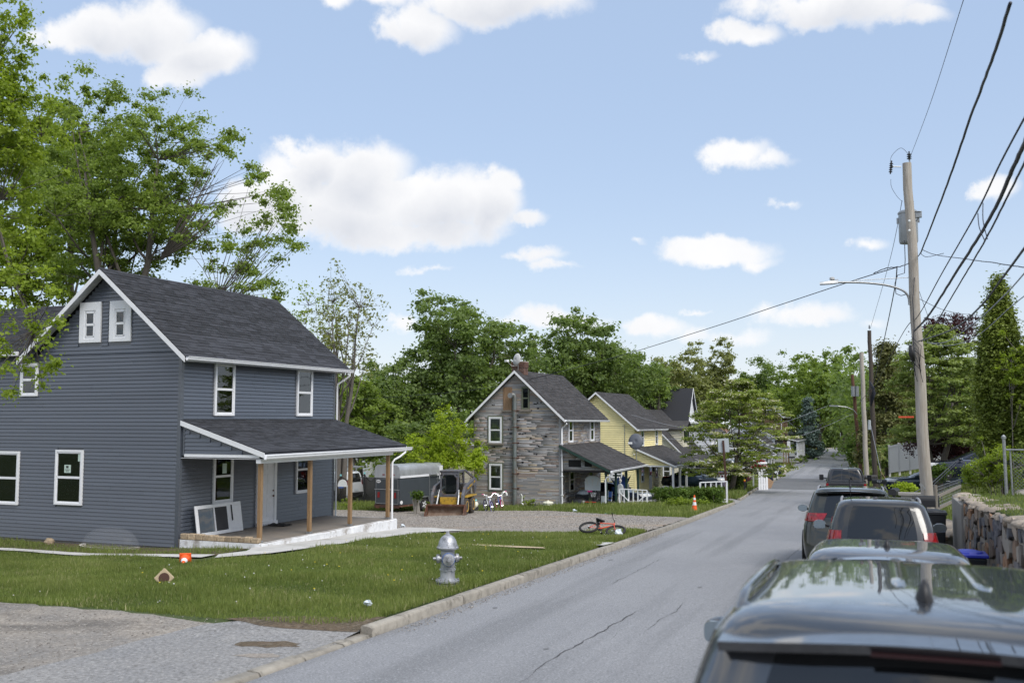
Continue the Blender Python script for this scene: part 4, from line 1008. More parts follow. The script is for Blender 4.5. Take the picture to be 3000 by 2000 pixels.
# ---- the row of further houses
def row_house(name, label, o, W, L, EV, RH, wmat, rmat, ex, wins, porch=None, limit=0, roofx=(.35, .35), ridge_y=(-.3, .35), trim='white_trim', foundation=.7, sidemat=None, wt=.02, shw=.5, gut=True, rot=HR, gable=True):
    t = thing(name, label, 'house', o, rot)
    RX = -W/2; m = MB().box(-W, -.001, .001, L, -.1, EV); m.prism([(-W, EV), (-.001, EV), (RX, RH-.1)], .001, L); m.build('wall', wmat, t)
    MB().box(-W+.03, -.03, .03, L-.03, -foundation, -.101).build('foundation', 'cement', t)
    sl = (RH-EV)/(W/2)
    if ex:
        siding(t, 'gable', 0, -W, 0, -.1, EV, ex, wmat, stuff=True, t=wt); siding(t, 'gable', 0, -W, 0, EV, RH-.1, ex, wmat, lim=lambda z: (RX-(RH-z)/sl, RX+(RH-z)/sl), stuff=True, t=wt)
        siding(t, 'front', 0, .06, L-.06, -.1, EV, ex, wmat, stuff=True, t=wt)
        m = MB().box(-.07, .025, -.028, .06, -.1, EV).box(-.07, .025, L-.06, L+.028, -.1, EV); m.build('corner_boards', trim if wmat != 'yellow_siding' else 'yellow_siding', t)
    e = roofx[0]; ez = EV+.06-sl*e+.0; rr = RH+.06; y0, y1 = ridge_y[0], L+ridge_y[1]
    slab(t, 'roof', rmat, e, ez, RX, rr, y0, y1, .05); slab(t, 'roof', rmat, RX-.001, rr, -W-roofx[1], EV+.06-sl*roofx[1], y0, y1, .05)
    shingles(t, (e+.02, y0, ez), (0, 1, 0), (RX-e, 0, rr-ez), y1-y0, math.hypot(RX-e, rr-ez), .16, shw, rmat, limit, seed=int(abs(o[1])))
    rake(t, e, ez-.01, RX, rr-.01, y0-.03, y0-.002, .15, trim); rake(t, RX, rr-.01, -W-roofx[1], EV+.05-sl*roofx[1], y0-.03, y0-.002, .15, trim)
    rake(t, e, ez-.06, RX, rr-.06, y0+.002, -.022, .015, 'soffit', 'soffit'); rake(t, RX, rr-.06, -W-roofx[1], EV-sl*roofx[1], y0+.002, -.022, .015, 'soffit', 'soffit')
    MB().box(0, e-.02, 0, L, ez-.08, ez-.06).build('soffit', 'soffit', t)
    if gut: gutter(t, e+.0, ez-.01, y0, y1+.05, droop=.03)
    for w in wins: window(t, wf(w[0]), *w[1:5], **(w[5] if len(w) > 5 else {}))
    if porch: build_porch(t, wmat, rmat, ex, **porch)
    return t
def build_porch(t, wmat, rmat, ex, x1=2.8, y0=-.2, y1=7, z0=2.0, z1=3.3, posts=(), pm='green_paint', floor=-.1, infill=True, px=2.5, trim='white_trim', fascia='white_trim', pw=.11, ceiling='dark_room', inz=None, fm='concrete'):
    slab(t, 'porch_roof', rmat, x1, z0, .02, z1, y0, y1, .06)
    shingles(t, (x1+.02, y0, z0), (0, 1, 0), (-x1, 0, z1-z0), y1-y0, math.hypot(x1, z1-z0)-.02, .16, .5, rmat, 0, seed=int(y1*7))
    rake(t, x1, z0-.01, .03, z1-.01, y0-.03, y0-.002, .13, fascia, 'porch_rake_board')
    gutter(t, x1+.002, z0-.01, y0, y1+.1, name='porch_gutter', droop=-.05)
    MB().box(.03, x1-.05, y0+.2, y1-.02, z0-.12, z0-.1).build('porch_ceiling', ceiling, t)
    MB().box(px-.06, px+.06, y0+.1, y1-.1, z0-.22, z0-.121).build('porch_beam', fascia, t)
    if infill:
        iz = z0-.02 if inz is None else inz
        m = MB().prism([(.02, z1-.14), (.02, iz), (px, iz), (px, z0-.05)], .0, .06); m.build('porch_gable_infill', wmat, t)
        if ex: siding(t, 'gable', .0, .05, px, iz, z1-.2, ex, wmat, lim=lambda z: (.05, (z1-.15-z)*x1/(z1-z0)), stuff=True)
        MB().box(.02, px+.05, -.035, -.002, iz-.1, iz-.002).build('infill_trim', trim if wmat != 'strip_siding' else 'dark_trim', t)
    for y in posts: MB().box(px-pw/2, px+pw/2, y-pw/2, y+pw/2, floor, z0-.22).build('porch_post', pm, t, bev=.005)
    MB().box(.03, px+.2, y0+.1, y1-.1, floor-.7, floor).build('porch_floor', fm, t)

# brown house with patterned asphalt siding
def _strip(nt, b):
    L = nt.links; r = rndval(nt)
    c = ramp(nt, r, [(0, (.36,.33,.31)), (.16, (.27,.265,.27)), (.34, (.37,.37,.385)), (.52, (.31,.265,.24)), (.66, (.43,.36,.275)), (.76, (.30,.295,.30)), (.9, (.34,.27,.24)), (1, (.40,.40,.41))])
    for n in nt.nodes:
        if n.type == 'VALTORGB': n.color_ramp.interpolation = 'CONSTANT'
    tc = nn(nt, 'ShaderNodeTexCoord'); n = nn(nt, 'ShaderNodeTexNoise', i_Scale=2.0, i_Detail=5.0); L.new(tc.outputs['Object'], n.inputs['Vector'])
    c = mixc(nt, 1.0, c, ramp(nt, n.outputs[0], [(.3, .75), (.7, 1.1)]), 'MULTIPLY'); L.new(c, b.inputs['Base Color']); b.inputs['Roughness'].default_value = .9
DEFS['strip_siding'] = _strip
D('strip_joint', (.60,.60,.63), .9, var=.25, vs=5); D('tar_patch', (.012,.012,.014), .9)
def strip_wall(t, kind, c, a0, a1, z0, z1, lim=None, cuts=(), seed=1, limit=0):
    """long narrow printed-stone strips, each a raised piece with a pale joint line under some"""
    r = random.Random(seed); ms = []; js = []; z = z0; rows = 0
    while z < z1-.02:
        h = r.choice((.065, .08, .10)); h = min(h, z1-z); b0, b1 = (a0, a1) if lim is None else lim(z+h); b0 = max(a0, b0); b1 = min(a1, b1)
        x = b0-r.uniform(0, .5)
        while x < b1:
            w = r.choice((.5, .8, 1.1, 1.5)); p, q = max(b0, x), min(b1, x+w-.006); x += w
            if q-p < .04: continue
            if any(p < C[1] and q > C[0] and z < C[3] and z+h > C[2] for C in cuts):
                # trim at openings
                C = [C for C in cuts if p < C[1] and q > C[0] and z < C[3] and z+h > C[2]][0]
                if p < C[0]-.04: q = C[0]
                elif q > C[1]+.04: p = C[1]
                else: continue
            d = .007*r.uniform(.6, 1.2)
            def put(p, q, zz, hh, d, L_):
                L_.append(TRS((c, p, zz), d, q-p, hh) if kind == 'front' else Matrix.Translation((p, c, zz)) @ Matrix.Rotation(R(-90), 4, 'Z') @ Matrix.Diagonal((d, q-p, hh, 1)))
            put(p, q, z, h-.004, d, ms)
            if r.random() < .3: put(p, q, z-.008, .014, d+.004, js)
        z += h; rows += 1
    pieces(ms, 'siding_strip', 'siding_strips', 'strip_siding', t, limit=limit); pieces(js, 'joint_line', 'joint_lines', 'strip_joint', t, limit=0)
BO = at(1643, 1484, 53.5); BO = Vector((BO.x, BO.y, -2.34))
def brown_house():
    W, L, EV, RH = 5.1, 7.1, 4.9, 7.25
    gw = [('gable', -4.17, -3.40, 3.35, 4.77, dict(inside='curtain', sill=True)), ('gable', -4.14, -3.38, .80, 2.21, dict(inside='curtain_tan', inside2='curtain'))]
    fw_ = [('front', 1.2, 1.9, 3.38, 4.7, dict(inside='screen_in', sill=True)), ('front', 5.0, 5.72, 3.38, 4.7, dict(inside='screen_in', sill=True)), ('front', 1.3, 2.1, .7, 2.0, dict(inside='dark_room', tm='old_white')), ('front', 4.6, 5.5, .0, 1.9, dict(inside='dark_room', tm='old_white'))]
    t = row_house('brown_house', 'old brown strip-sided house with rusty flue pipe and cluttered open porch', BO, W, L, EV, RH, 'strip_siding', 'shingle_mid', 0, gw+fw_, limit=0, ridge_y=(-.3, .45),
                  porch=dict(x1=2.85, y0=-.3, y1=6.9, z0=1.98, z1=3.28, posts=(-.1, 1.7, 3.75, 6.2), pm='green_paint', floor=-.12, px=2.55, fascia='green_paint', inz=1.95), shw=.9)
    sl = (RH-EV)/(W/2); lim = lambda z: (-W/2-(RH-.1-z)/sl, -W/2+(RH-.1-z)/sl)
    cuts = [(-4.17, -3.40, 3.35, 4.77), (-4.14, -3.38, .8, 2.21), (-3.32, -2.80, 5.15, 6.4), (-2.22, -1.77, 5.18, 6.4)]
    strip_wall(t, 'gable', 0, -W, 0, -.1, EV, cuts=cuts, seed=3, limit=150); strip_wall(t, 'gable', 0, -W, 0, EV, RH-.15, lim=lim, cuts=cuts, seed=4, limit=120)
    strip_wall(t, 'front', 0, 0, L, -.1, EV, cuts=[f[1:5] for f in fw_], seed=6, limit=30)
    strip_wall(t, 'gable', -.002, .05, 2.5, 1.97, 3.2, lim=lambda z: (.05, (3.13-z)*2.85/1.3), seed=8)
    for f in gw: 
        m = MB(); a0, a1, z0, z1 = f[1:5]
        for q in ((a0-.07, a0-.002, z0-.05, z1+.08), (a1+.002, a1+.07, z0-.05, z1+.08), (a0-.002, a1+.002, z1+.002, z1+.08)): wbox(m, wf('gable'), *q, 0, .05)
        m.build('window_surround', 'green_trim', t)
    G = wf('gable'); m = MB(); wbox(m, G, -3.32, -2.80, 5.15, 6.4, 0, .04); m.build('window_board', 'wood_ply', t); m = MB(); wbox(m, G, -3.4, -2.75, 5.06, 5.14, 0, .12); m.build('sill', 'weathered_wood', t)
    window(t, G, -2.22, -1.77, 5.18, 6.4, inside='dark_room', tm='green_trim', trim=.05, sill=True); 
    m = MB(); r = random.Random(4)
    for (a, z) in [(-2.95,4.05),(-4.2,4.6),(-3.1,4.62),(-2.5,4.7),(-2.4,4.55),(-1.5,5.45),(-1.25,5.5),(-1.3,5.2),(-1.6,5.1),(-2.9,3.85),(-2.3,3.85),(-2.15,3.85),(-4.0,3.1),(-3.2,3.05),(-1.4,3.2),(-1.6,2.75),(-1.4,2.75),(-2.3,4.05),(-3.3,2.75),(-2.2,2.3),(-1.7,3.6),(-.9,3.7),(-1.9,2.9),(-3.9,5.4)]:
        for k in range(3):
            aa = a+r.uniform(-.12, .12); w = r.uniform(.03, .10); wbox(m, G, aa, aa+w, z+r.uniform(-.03, .03), z+r.uniform(.04, .08), .012, .018)
    o = m.build('missing_patches', 'tar_patch', t); o['kind'] = 'stuff'
    # trim on the corner, downspout, chimney
    m = MB(); z = 0; r = random.Random(8)
    while z < EV-.1: m.box(-.09, .022, -.02, .1, z, z+.055); z += .062
    m.build('corner_trim', 'strip_siding', t)
    m = MB().tube([(.42, -.2, 4.42), (.3, -.1, 4.28), (.12, .0, 4.2), (.10, -.06, 4.1), (.10, -.06, -.1)], .04, 8); m.build('downspout', 'white_trim', t, smooth=True)
    m = MB()
    for z in (.6, 1.6, 2.7, 3.3): m.box(.04, .16, -.12, .0, z, z+.05)
    m.build('downspout_strap', 'white_trim', t)
    m = MB().tube([(2.95, -.2, 1.88), (2.9, -.2, 1.72), (2.62, -.2, 1.62), (2.55, -.2, 1.5), (2.55, -.2, -.2)], .04, 8); m.build('porch_downspout', 'white_trim', t, smooth=True)
    MB().box(.45, 1.15, -.02, -.01, 2.12, 2.5).build('wall_vent', 'dark_room', t); MB().box(1.35, 1.75, -.02, -.01, 2.15, 2.5).build('wall_vent', 'dark_room', t)
    ch = MB().box(-2.95, -2.25, .35, .95, 6.6, 7.65); c = ch.build('chimney', 'mortar', t); r = random.Random(6)
    z = 6.9; k = 0
    while z < 7.75:
        g = .045 if z > 7.5 else .012
        xs = -2.95-g+(0 if k % 2 else -.1); 
        for side in range(2):
            x = xs
            while x < -2.25+g:
                x0_, x1_ = max(x, -2.95-g), min(x+.2, -2.25+g)
                if x1_-x0_ > .03 and side == 0: MB().box(x0_, x1_-.012, .35-g, .37, z, z+.062).build('brick', 'brick_red', c)
                x += .21
        y = .37
        while y < .95: MB().box(-2.27, -2.25+g, y, y+.19, z, z+.062).build('brick', 'brick_red', c); y += .2
        z += .075; k += 1
    MB().box(-2.99, -2.21, .31, .99, 7.78, 7.83).build('chimney_cap', 'mortar', c)
    # flue pipe with clamps
    m = MB().tube([(-2.72, -.28, 5.95), (-2.70, -.26, 5.98), (-2.62, -.2, 5.97), (-2.585, -.17, 5.85), (-2.58, -.17, -.1)], .115, 14); f = m.build('flue_pipe', 'flue', t, smooth=True)
    m = MB().lathe([(.14, 0), (.14, -.1), (.1, -.1)], 14, (-2.74, -.36, 5.93), 'y'); m.build('flue_cowl', 'galv', f, smooth=True)
    for z in (.9, 1.7, 2.55, 3.35, 4.2, 5.1): MB().lathe([(.14, z), (.14, z+.04)], 14, (-2.58, -.17, 0)).box(-2.78, -2.38, -.04, -.01, z, z+.05).build('pipe_clamp', 'rust', f)
    return t
brown_house()
def dish(name, label, loc, rz_, mat, s=.38, tilt=35, mast=.9):
    t = thing(name, label, 'satellite dish', loc, rz_)
    m = MB(); V = [(0, 0, 0)]; F = []; n = 24
    for j in range(1, 6):
        for i in range(n): a = 2*math.pi*i/n; q = j/5; V.append((s*q*math.cos(a)*.95, -.09*(1-q*q), s*q*math.sin(a)*1.05))
    for i in range(n): F.append((0, 1+i, 1+(i+1) % n))
    for j in range(4):
        for i in range(n): F.append((1+j*n+i, 1+(j+1)*n+i, 1+(j+1)*n+(i+1) % n, 1+j*n+(i+1) % n))
    o = m.add(V, F).build('reflector', mat, t, smooth='full', loc=(0, -.1, mast+.15), rot=(R(-tilt+20), 0, 0)); sd = o.modifiers.new('s', 'SOLIDIFY'); sd.thickness = .012
    MB().tube([(0, 0, 0), (0, 0, mast*.6), (0, -.05, mast)], .022).build('mast', 'galv', t, smooth=True)
    MB().tube([(0, -.05, mast-.2), (-.15, -.35, mast-.2), (-.25, -.58, mast+.05)], .015).build('feed_arm', 'galv', t, smooth=True)
    MB().box(-.36, -.14, -.68, -.52, mast+.0, mast+.12).build('receiver', 'white_plastic', t, bev=.01)
    return t
dish('satellite_dish', 'pale satellite dish on the brick chimney of the brown house', at_h(BO, -2.55, .25, 7.35), HR-.5, 'dish_light', .33, 30, .42)
dish('satellite_dish', 'dark grey satellite dish above the brown porch roof by the yellow wall', at_h(BO, 2.35, 6.6, 2.1), HR+.1, 'dish_gray', .46, 35, 1.1)

YO = at(1860, 1448, 72)
def yellow_house():
    t = row_house('yellow_house', 'yellow clapboard two-storey house with white posted porch', YO, 5.6, 8.1, 4.9, 7.3, 'yellow_siding', 'shingle_mid', .15,
        [('front', 1.66, 2.45, 3.4, 4.72), ('front', 5.9, 6.65, 3.4, 4.74), ('front', 1.6, 2.4, .75, 2.1), ('front', 5.8, 6.5, .85, 2.0), ('gable', -1.9, -.9, .8, 2.05, dict(inside='curtain'))],
        porch=dict(x1=3.0, y0=-.2, y1=7.95, z0=2.12, z1=3.36, posts=(.0, 2.1, 4.25, 7.0), pm='white_trim', floor=.05, px=2.8, pw=.14), shw=.5)
    MB().box(.02, .06, 3.9, 4.7, .1, 2.05).build('door', 'white_trim', t); MB().box(.061, .07, 4.0, 4.6, 1.1, 1.95).build('door_pane', 'glass', t)
    MB().box(.03, .12, 5.1, 5.3, 1.4, 1.75).build('letter_box', 'dark_trim', t)
    a = MB().box(-1.75, -1.05, -.45, -.07, .8, 1.25).build('air_conditioner', 'white_plastic', t, bev=.02)
    for i in range(8): MB().box(-1.68, -1.12, -.458, -.451, .86+i*.045, .88+i*.045).build('grille_slat', 'grey_plastic', a)
    m = MB().box(-.62, -.40, -.14, -.03, .3, .75); m.lathe([(.09, -.16), (.09, -.14)], 12, (-.51, 0, .6), 'y'); m.build('electric_meter', 'grey_plastic', t)
    m = MB().tube([(-.7, -.05, .8), (-.7, -.05, 5.0)], .02).tube([(-.7, -.05, 4.95), (-.72, -.5, 4.9)], .02); m.build('service_mast', 'galv', t)
    m = MB().ball((.0, -.1, 2.85), .06); m.build('camera_bracket', 'white_plastic', t)
    return t
yellow_house()
CO = at(1995, 1432, 89)
def cream_house():
    t = row_house('cream_house', 'cream one-and-a-half storey house with dormer and dark carport beyond the yellow one', CO, 7.5, 8.0, 3.3, 7.0, 'pale_siding', 'shingle_mid', .15, [('front', 1.2, 2.0, .9, 2.2), ('gable', -1.6, -.9, 1., 2.1)],
        porch=dict(x1=4.4, y0=-.2, y1=7.6, z0=2.0, z1=3.0, posts=(.1, 3.2, 7.2), pm='rust', floor=-.05, px=4.1, infill=False, ceiling='soffit'), rot=HR)
    d = MB().prism([(2.2, 3.6), (4.6, 3.6), (4.6, 5.3), (3.4, 5.9), (2.2, 5.3)], -2.6, -.25, 'x').build('dormer', 'pale_siding', t)
    siding(d, 'gable', 2.2, -2.6, -.25, 3.7, 5.2, .15, 'pale_siding', stuff=True)
    MB().prism([(1.95, 5.3), (3.4, 6.02), (3.4, 5.92), (1.95, 5.2)], -3, .1, 'x').build('dormer_roof', 'shingle_mid', d); MB().prism([(4.85, 5.3), (3.4, 6.02), (3.4, 5.92), (4.85, 5.2)], -3, .1, 'x').build('dormer_roof', 'shingle_mid', d)
    window(t, wf('front', -.25), 2.5, 4.3, 4.1, 5.1, tm='dark_trim', split=.98); MB().box(.03, .2, -.02, -.01, 2.2, 2.6)
    return t
cream_house()
WO = at(2014, 1400, 106)
t = thing('white_gabled_house', 'tall white house with steep black roof and narrow street gable', 'house', WO, HR)
zz = WO.z
m = MB().box(-8, -.001, 0, 4.4, -1, 6.1-0); m.prism([(0, 6.1), (4.4, 6.1), (2.2, 9.4)], -8, -.001, 'x'); m.build('wall', 'white_siding', t)
for a, b in ((0, 1), (1, 0)):
    y0_, y1_ = (-.35, 2.2) if a == 0 else (4.75, 2.2)
    MB().prism([(y0_, 5.85), (y1_, 9.55), (y1_, 9.45), (y0_, 5.75)], -8.3, .28, 'x').build('roof', 'shingle_dark', t)
    MB().prism([(y0_, 5.86), (y1_, 9.56), (y1_, 9.36), (y0_, 5.66)], .282, .32, 'x').build('rake_board', 'white_trim', t)
MB().box(0.002, .5, -.4, 4.8, 5.75, 5.95).build('cornice', 'white_trim', t); MB().box(-8, 0, -.5, -.002, 5.7, 5.85).build('eave', 'white_trim', t)
window(t, wf('front'), .9, 1.9, 4.0, 5.3); window(t, wf('front'), 2.6, 3.6, 4.0, 5.3); window(t, wf('gable'), -2.4, -1.4, 4.1, 5.3); window(t, wf('gable'), -1.2, -.4, 4.1, 5.3)
m = MB()
for a in (.55, 1.95, 2.25, 3.65): m.box(.03, .07, a, a+.3, 4.0, 5.3)
m.build('shutters', 'navy_plastic', t)
row_house('white_house', 'white two-storey house behind the flowering dogwood', at(2085, 1400, 118), 7, 7.5, 5.4, 8.0, 'white_siding', 'shingle_mid', .18, [('front', 1.5, 2.4, 3.4, 4.8), ('gable', -5, -4, 3.3, 4.7), ('gable', -2.6, -1.7, 3.3, 4.7)],
    porch=dict(x1=3, y0=-.2, y1=7.6, z0=2.2, z1=3.2, posts=(.1, 2.5, 5, 7.4), pm='white_trim', floor=-.05, px=2.8))
t = row_house('brick_roof_house', 'low white house with reddish brown roof and tall chimney', at(2130, 1380, 140), 12, 6, 5.2, 8.2, 'white_siding', 'shingle_brown', .2, [('gable', -7.5, -6.6, 3.2, 4.6)])
m = MB().box(-8.6, -7.9, .5, 1.2, 4, 9.9).box(-8.68, -7.82, .42, 1.28, 9.9, 10.05); c = m.build('chimney', 'cement', t); MB().lathe([(.22, 0), (.22, .45), (.3, .46), (.3, .5)], 12, (-8.25, .85, 10.05)).build('chimney_pot', 'dish_light', c)
row_house('porch_house', 'small white house with corner porch beyond the wheelie bins', at(2215, 1392, 112), 5, 5, 2.9, 4.7, 'white_siding', 'shingle_mid', .2, [('front', 1, 1.8, .9, 2.1)], porch=dict(x1=1.6, y0=-.2, y1=4.6, z0=2.2, z1=2.8, posts=(.1, 2.2, 4.4), pm='white_trim', floor=-.05, px=1.4))
row_house('white_carport_house', 'white house with small shed-roof porch on brown posts', at(2240, 1368, 128), 6, 6, 3.2, 5.6, 'white_siding', 'shingle_mid', .2, [('front', 1, 1.8, .9, 2.1)], porch=dict(x1=2.6, y0=-.2, y1=5.0, z0=2.3, z1=3.0, posts=(.1, 2.4, 4.8), pm='post_wood', floor=-.05, px=2.4))
t = row_house('green_roof_house', 'brown shingled house with green gable roof above the dogwood', at(2292, 1340, 150), 6.4, 7, 6.3, 9.0, 'cedar_shingle', 'shingle_green', .2, [('gable', -4.2, -3.4, 6.0, 7.2), ('gable', -2.2, -1.4, 6.0, 7.2)])
t = row_house('lattice_porch_house', 'white house with lattice-railed porch up the street', at(2270, 1343, 138), 7, 9, 2.9, 5.2, 'white_siding', 'shingle_mid', .2, [('front', 1, 1.9, .9, 2.1), ('front', 4, 4.9, .9, 2.1)],
    porch=dict(x1=3.2, y0=-.2, y1=9, z0=2.5, z1=3.1, posts=(.1, 1.9, 3.7, 5.5, 7.3, 8.8), pm='white_trim', floor=.25, px=3.0, infill=False, pw=.16))
m = MB()
for y_, x0_, x1_ in ((.02, .2, 3.0),):
    for i in range(-3, 16):
        x = x0_+i*.2
        for s in (1, -1):
            a = (x, y_, .25); b = (x+.75*s, y_, 1.0)
            if min(a[0], b[0]) > x0_-.1 and max(a[0], b[0]) < x1_+.1: m.bar(a, b, .05, .02, up=(0, 1, 0))
m.bar((.1, 0, 1.02), (3.05, 0, 1.02), .08); m.bar((.1, 0, .25), (3.05, 0, .25), .08); m.build('lattice', 'white_trim', t)
m = MB().bar((3.0, 0, 1.0), (3.0, 8.8, 1.0), .07)
for i in range(30): m.bar((3.0, .1+i*.3, .25), (3.0, .1+i*.3, 1.0), .04)
m.build('railing', 'white_trim', t)
row_house('far_small_house', 'small pale gabled house far up the street beside the blue spruce', at(2330, 1330, 175), 5, 7, 4.8, 7.2, 'white_siding', 'shingle_mid', 0, [('gable', -3, -2, 3.4, 4.6)])
# pale building glimpsed behind the yellow-green bush
row_house('rear_outbuilding', 'pale yellow outbuilding glimpsed behind the brown house', at(1412, 1440, 64), 3, 3, 2.9, 3.3, 'cream_siding', 'shingle_mid', 0, [])
row_house('hidden_white_house', 'white house glimpsed through the trees behind the van', at(1075, 1440, 95), 9, 6, 5, 8, 'white_siding', 'shingle_mid', 0, [('gable', -6, -5, 3, 4.4)])
# ================================================================ vehicles
def cr(L, t):
    """Catmull-Rom through the rows of L"""
    n = len(L); i = int(min(max(math.floor(t), 0), n-2)); f = t-i
    p0, p1, p2, p3 = L[max(i-1, 0)], L[i], L[i+1], L[min(i+2, n-1)]
    return .5*((2*p1)+(-p0+p2)*f+(2*p0-5*p1+4*p2-p3)*f*f+(-p0+3*p1-3*p2+p3)*f**3)
class Shell:
    """body surface: stacked rounded rings. rows: z, half width, rear y, front y, corner radius, rear bow, front bow"""
    def __init__(s, rows, nr=12, nc=5, ns=40):
        s.L = np.array(rows, float); s.nr, s.nc, s.ns = nr, nc, ns; s.N = 2*(nr+2*nc+ns) if False else nr*2+4*nc+2*ns
    def ring(s, t):
        lin = s.L[int(min(math.floor(t), len(s.L)-2))]; z, hw, yr, yf, r, br, bf = cr(s.L, t)
        hw = max(hw, .01); r = min(r, hw*.95, (yf-yr)*.45); P = []
        def sx(y): m = (yr+yf)/2; q = (y-m)/((yf-yr)/2); return hw*(1-.045*abs(q)**2.6)
        xr = sx(yr+r)-r; xf = sx(yf-r)-r
        for i in range(s.nr): a = -1+2*i/s.nr; P.append((a*xr, yr-br*(1-a*a)))
        for i in range(s.nc): a = math.pi/2*i/s.nc; P.append((xr+r*math.sin(a), yr+r-r*math.cos(a)))
        for i in range(s.ns): y = yr+r+(yf-yr-2*r)*i/s.ns; P.append((sx(y), y))
        for i in range(s.nc): a = math.pi/2*i/s.nc; P.append((xf+r*math.cos(a), yf-r+r*math.sin(a)))
        for i in range(s.nr): a = 1-2*i/s.nr; P.append((a*xf, yf+bf*(1-a*a)))
        for i in range(s.nc): a = math.pi/2*i/s.nc; P.append((-xf-r*math.sin(a), yf-r+r*math.cos(a)))
        for i in range(s.ns): y = yf-r-(yf-yr-2*r)*i/s.ns; P.append((-sx(y), y))
        for i in range(s.nc): a = math.pi/2*i/s.nc; P.append((-xr-r*math.cos(a), yr+r-r*math.sin(a)))
        return np.array([(x, y, z) for x, y in P])
    def build(s, name, mat, par, wheels=(), wr=.38, sub=3, t0=0, t1=None):
        t1 = len(s.L)-1 if t1 is None else t1; ts = np.linspace(t0, t1, int((t1-t0)*sub)+1)
        G = [s.ring(t) for t in ts]; n = len(G[0]); V = [tuple(p) for g in G for p in g]; F = []
        for i in range(len(G)-1):
            for k in range(n):
                q = (k+1) % n; c = (G[i][k]+G[i][q]+G[i+1][k]+G[i+1][q])/4
                if any((c[1]-w)**2+(c[2]-wr*.92)**2 < (wr*1.13)**2 and abs(c[0]) > .5 for w in wheels): continue
                F.append((i*n+k, i*n+q, (i+1)*n+q, (i+1)*n+k))
        F.append(tuple(range(n))[::-1]); F.append(tuple((len(G)-1)*n+k for k in range(n)))
        m = MB(); m.add(V, F); return m.build(name, mat, par, smooth=True, ang=42)
    def idx(s, seg, a, b):
        o = {'rear': 0, 'rc': s.nr, 'side': s.nr+s.nc, 'fc': s.nr+s.nc+s.ns, 'front': s.nr+2*s.nc+s.ns, 'flc': 2*s.nr+2*s.nc+s.ns, 'left': 2*s.nr+3*s.nc+s.ns}[seg]
        n = {'rear': s.nr, 'rc': s.nc, 'side': s.ns, 'fc': s.nc, 'front': s.nr, 'flc': s.nc, 'left': s.ns}[seg]
        return o+a*n, o+b*n
    def sample(s, t, u):
        g = s.ring(t); n = len(g); i = int(math.floor(u)); f = u-i; return g[i % n]*(1-f)+g[(i+1) % n]*f
    def panel(s, name, mat, par, corners, nu=10, nt=5, off=.008, bev=0):
        """corners: (u,t) at lower-left, lower-right, upper-right, upper-left"""
        P = np.empty((nt+1, nu+1, 3)); c = np.array(corners, float)
        for j in range(nt+1):
            for i in range(nu+1):
                a, b = i/nu, j/nt; ut = (c[0]*(1-a)+c[1]*a)*(1-b)+(c[3]*(1-a)+c[2]*a)*b; P[j, i] = s.sample(ut[1], ut[0])
        du = np.gradient(P, axis=1); dv = np.gradient(P, axis=0); N = np.cross(du, dv); N /= np.linalg.norm(N, axis=2)[:, :, None]+1e-9
        ctr = np.array([0, P[:, :, 1].mean()*.5+s.L[:, 3].max()*.25, .6])
        if ((P-ctr)*N).sum() < 0: N = -N
        O = P+N*off; I = P-N*.01; V = list(map(tuple, O.reshape(-1, 3)))+list(map(tuple, I.reshape(-1, 3))); F = []; w = nu+1; h = (nu+1)*(nt+1)
        for j in range(nt):
            for i in range(nu): F.append((j*w+i, j*w+i+1, (j+1)*w+i+1, (j+1)*w+i))
        e = [i for i in range(w)]+[j*w+nu for j in range(1, nt+1)]+[nt*w+i for i in range(nu-1, -1, -1)]+[j*w for j in range(nt-1, 0, -1)]
        for k in range(len(e)): a, b = e[k], e[(k+1) % len(e)]; F.append((a, b, h+b, h+a))
        return MB().add(V, F).build(name, mat, par, smooth=True, ang=50)
WHEELS = {}
def wheel(par, x, y, r, w=.22, rim='grey_plastic'):
    s = 1 if x > 0 else -1
    m = MB().lathe([(r*.6, -w/2), (r*.93, -w/2), (r, -w/2+.03), (r, w/2-.03), (r*.93, w/2), (r*.6, w/2)], 24, (x-s*w/2, y, r), 'x'); o = m.build('wheel', 'tyre', par, smooth=True)
    m = MB().lathe([(r*.58, -.02), (r*.62, .0), (r*.55, .005), (r*.2, -.01), (r*.12, .01)], 20, (x-s*.03, y, r), 'x')
    for k in range(5):
        a = k*math.tau/5; m.bar((x-s*.012, y+math.cos(a)*r*.12, r+math.sin(a)*r*.12), (x-s*.012, y+math.cos(a)*r*.56, r+math.sin(a)*r*.56), .06, .03, up=(1, 0, 0))
    m.build('rim', rim, o, smooth=True); return o
def mirror(par, x, y, z, w=.20, h=.15, mat='paint_black', arm=.1, glass='mirror_glass'):
    s = 1 if x > 0 else -1
    m = MB().ball((x, y+.085, z), (w/2, .10, h/2), 14, 10); o = m.build('mirror', mat, par, smooth='full')
    m = MB(); n = 16; V = [(x+w*.42*math.copysign(abs(math.cos(k*math.tau/n))**.5, math.cos(k*math.tau/n)), y-.022, z+h*.40*math.copysign(abs(math.sin(k*math.tau/n))**.5, math.sin(k*math.tau/n))) for k in range(n)]
    m.add(V+[(a, b+.03, c) for a, b, c in V], [tuple(range(n))]+[(k, (k+1) % n, n+(k+1) % n, n+k) for k in range(n)]); m.build('mirror_glass', glass, o)
    m = MB().bar((x-s*w*.3, y+.05, z-.02), (x-s*(w/2+arm), y+.08, z-.03), .06, .04); m.build('mirror_arm', 'black_plastic', o)
    return o
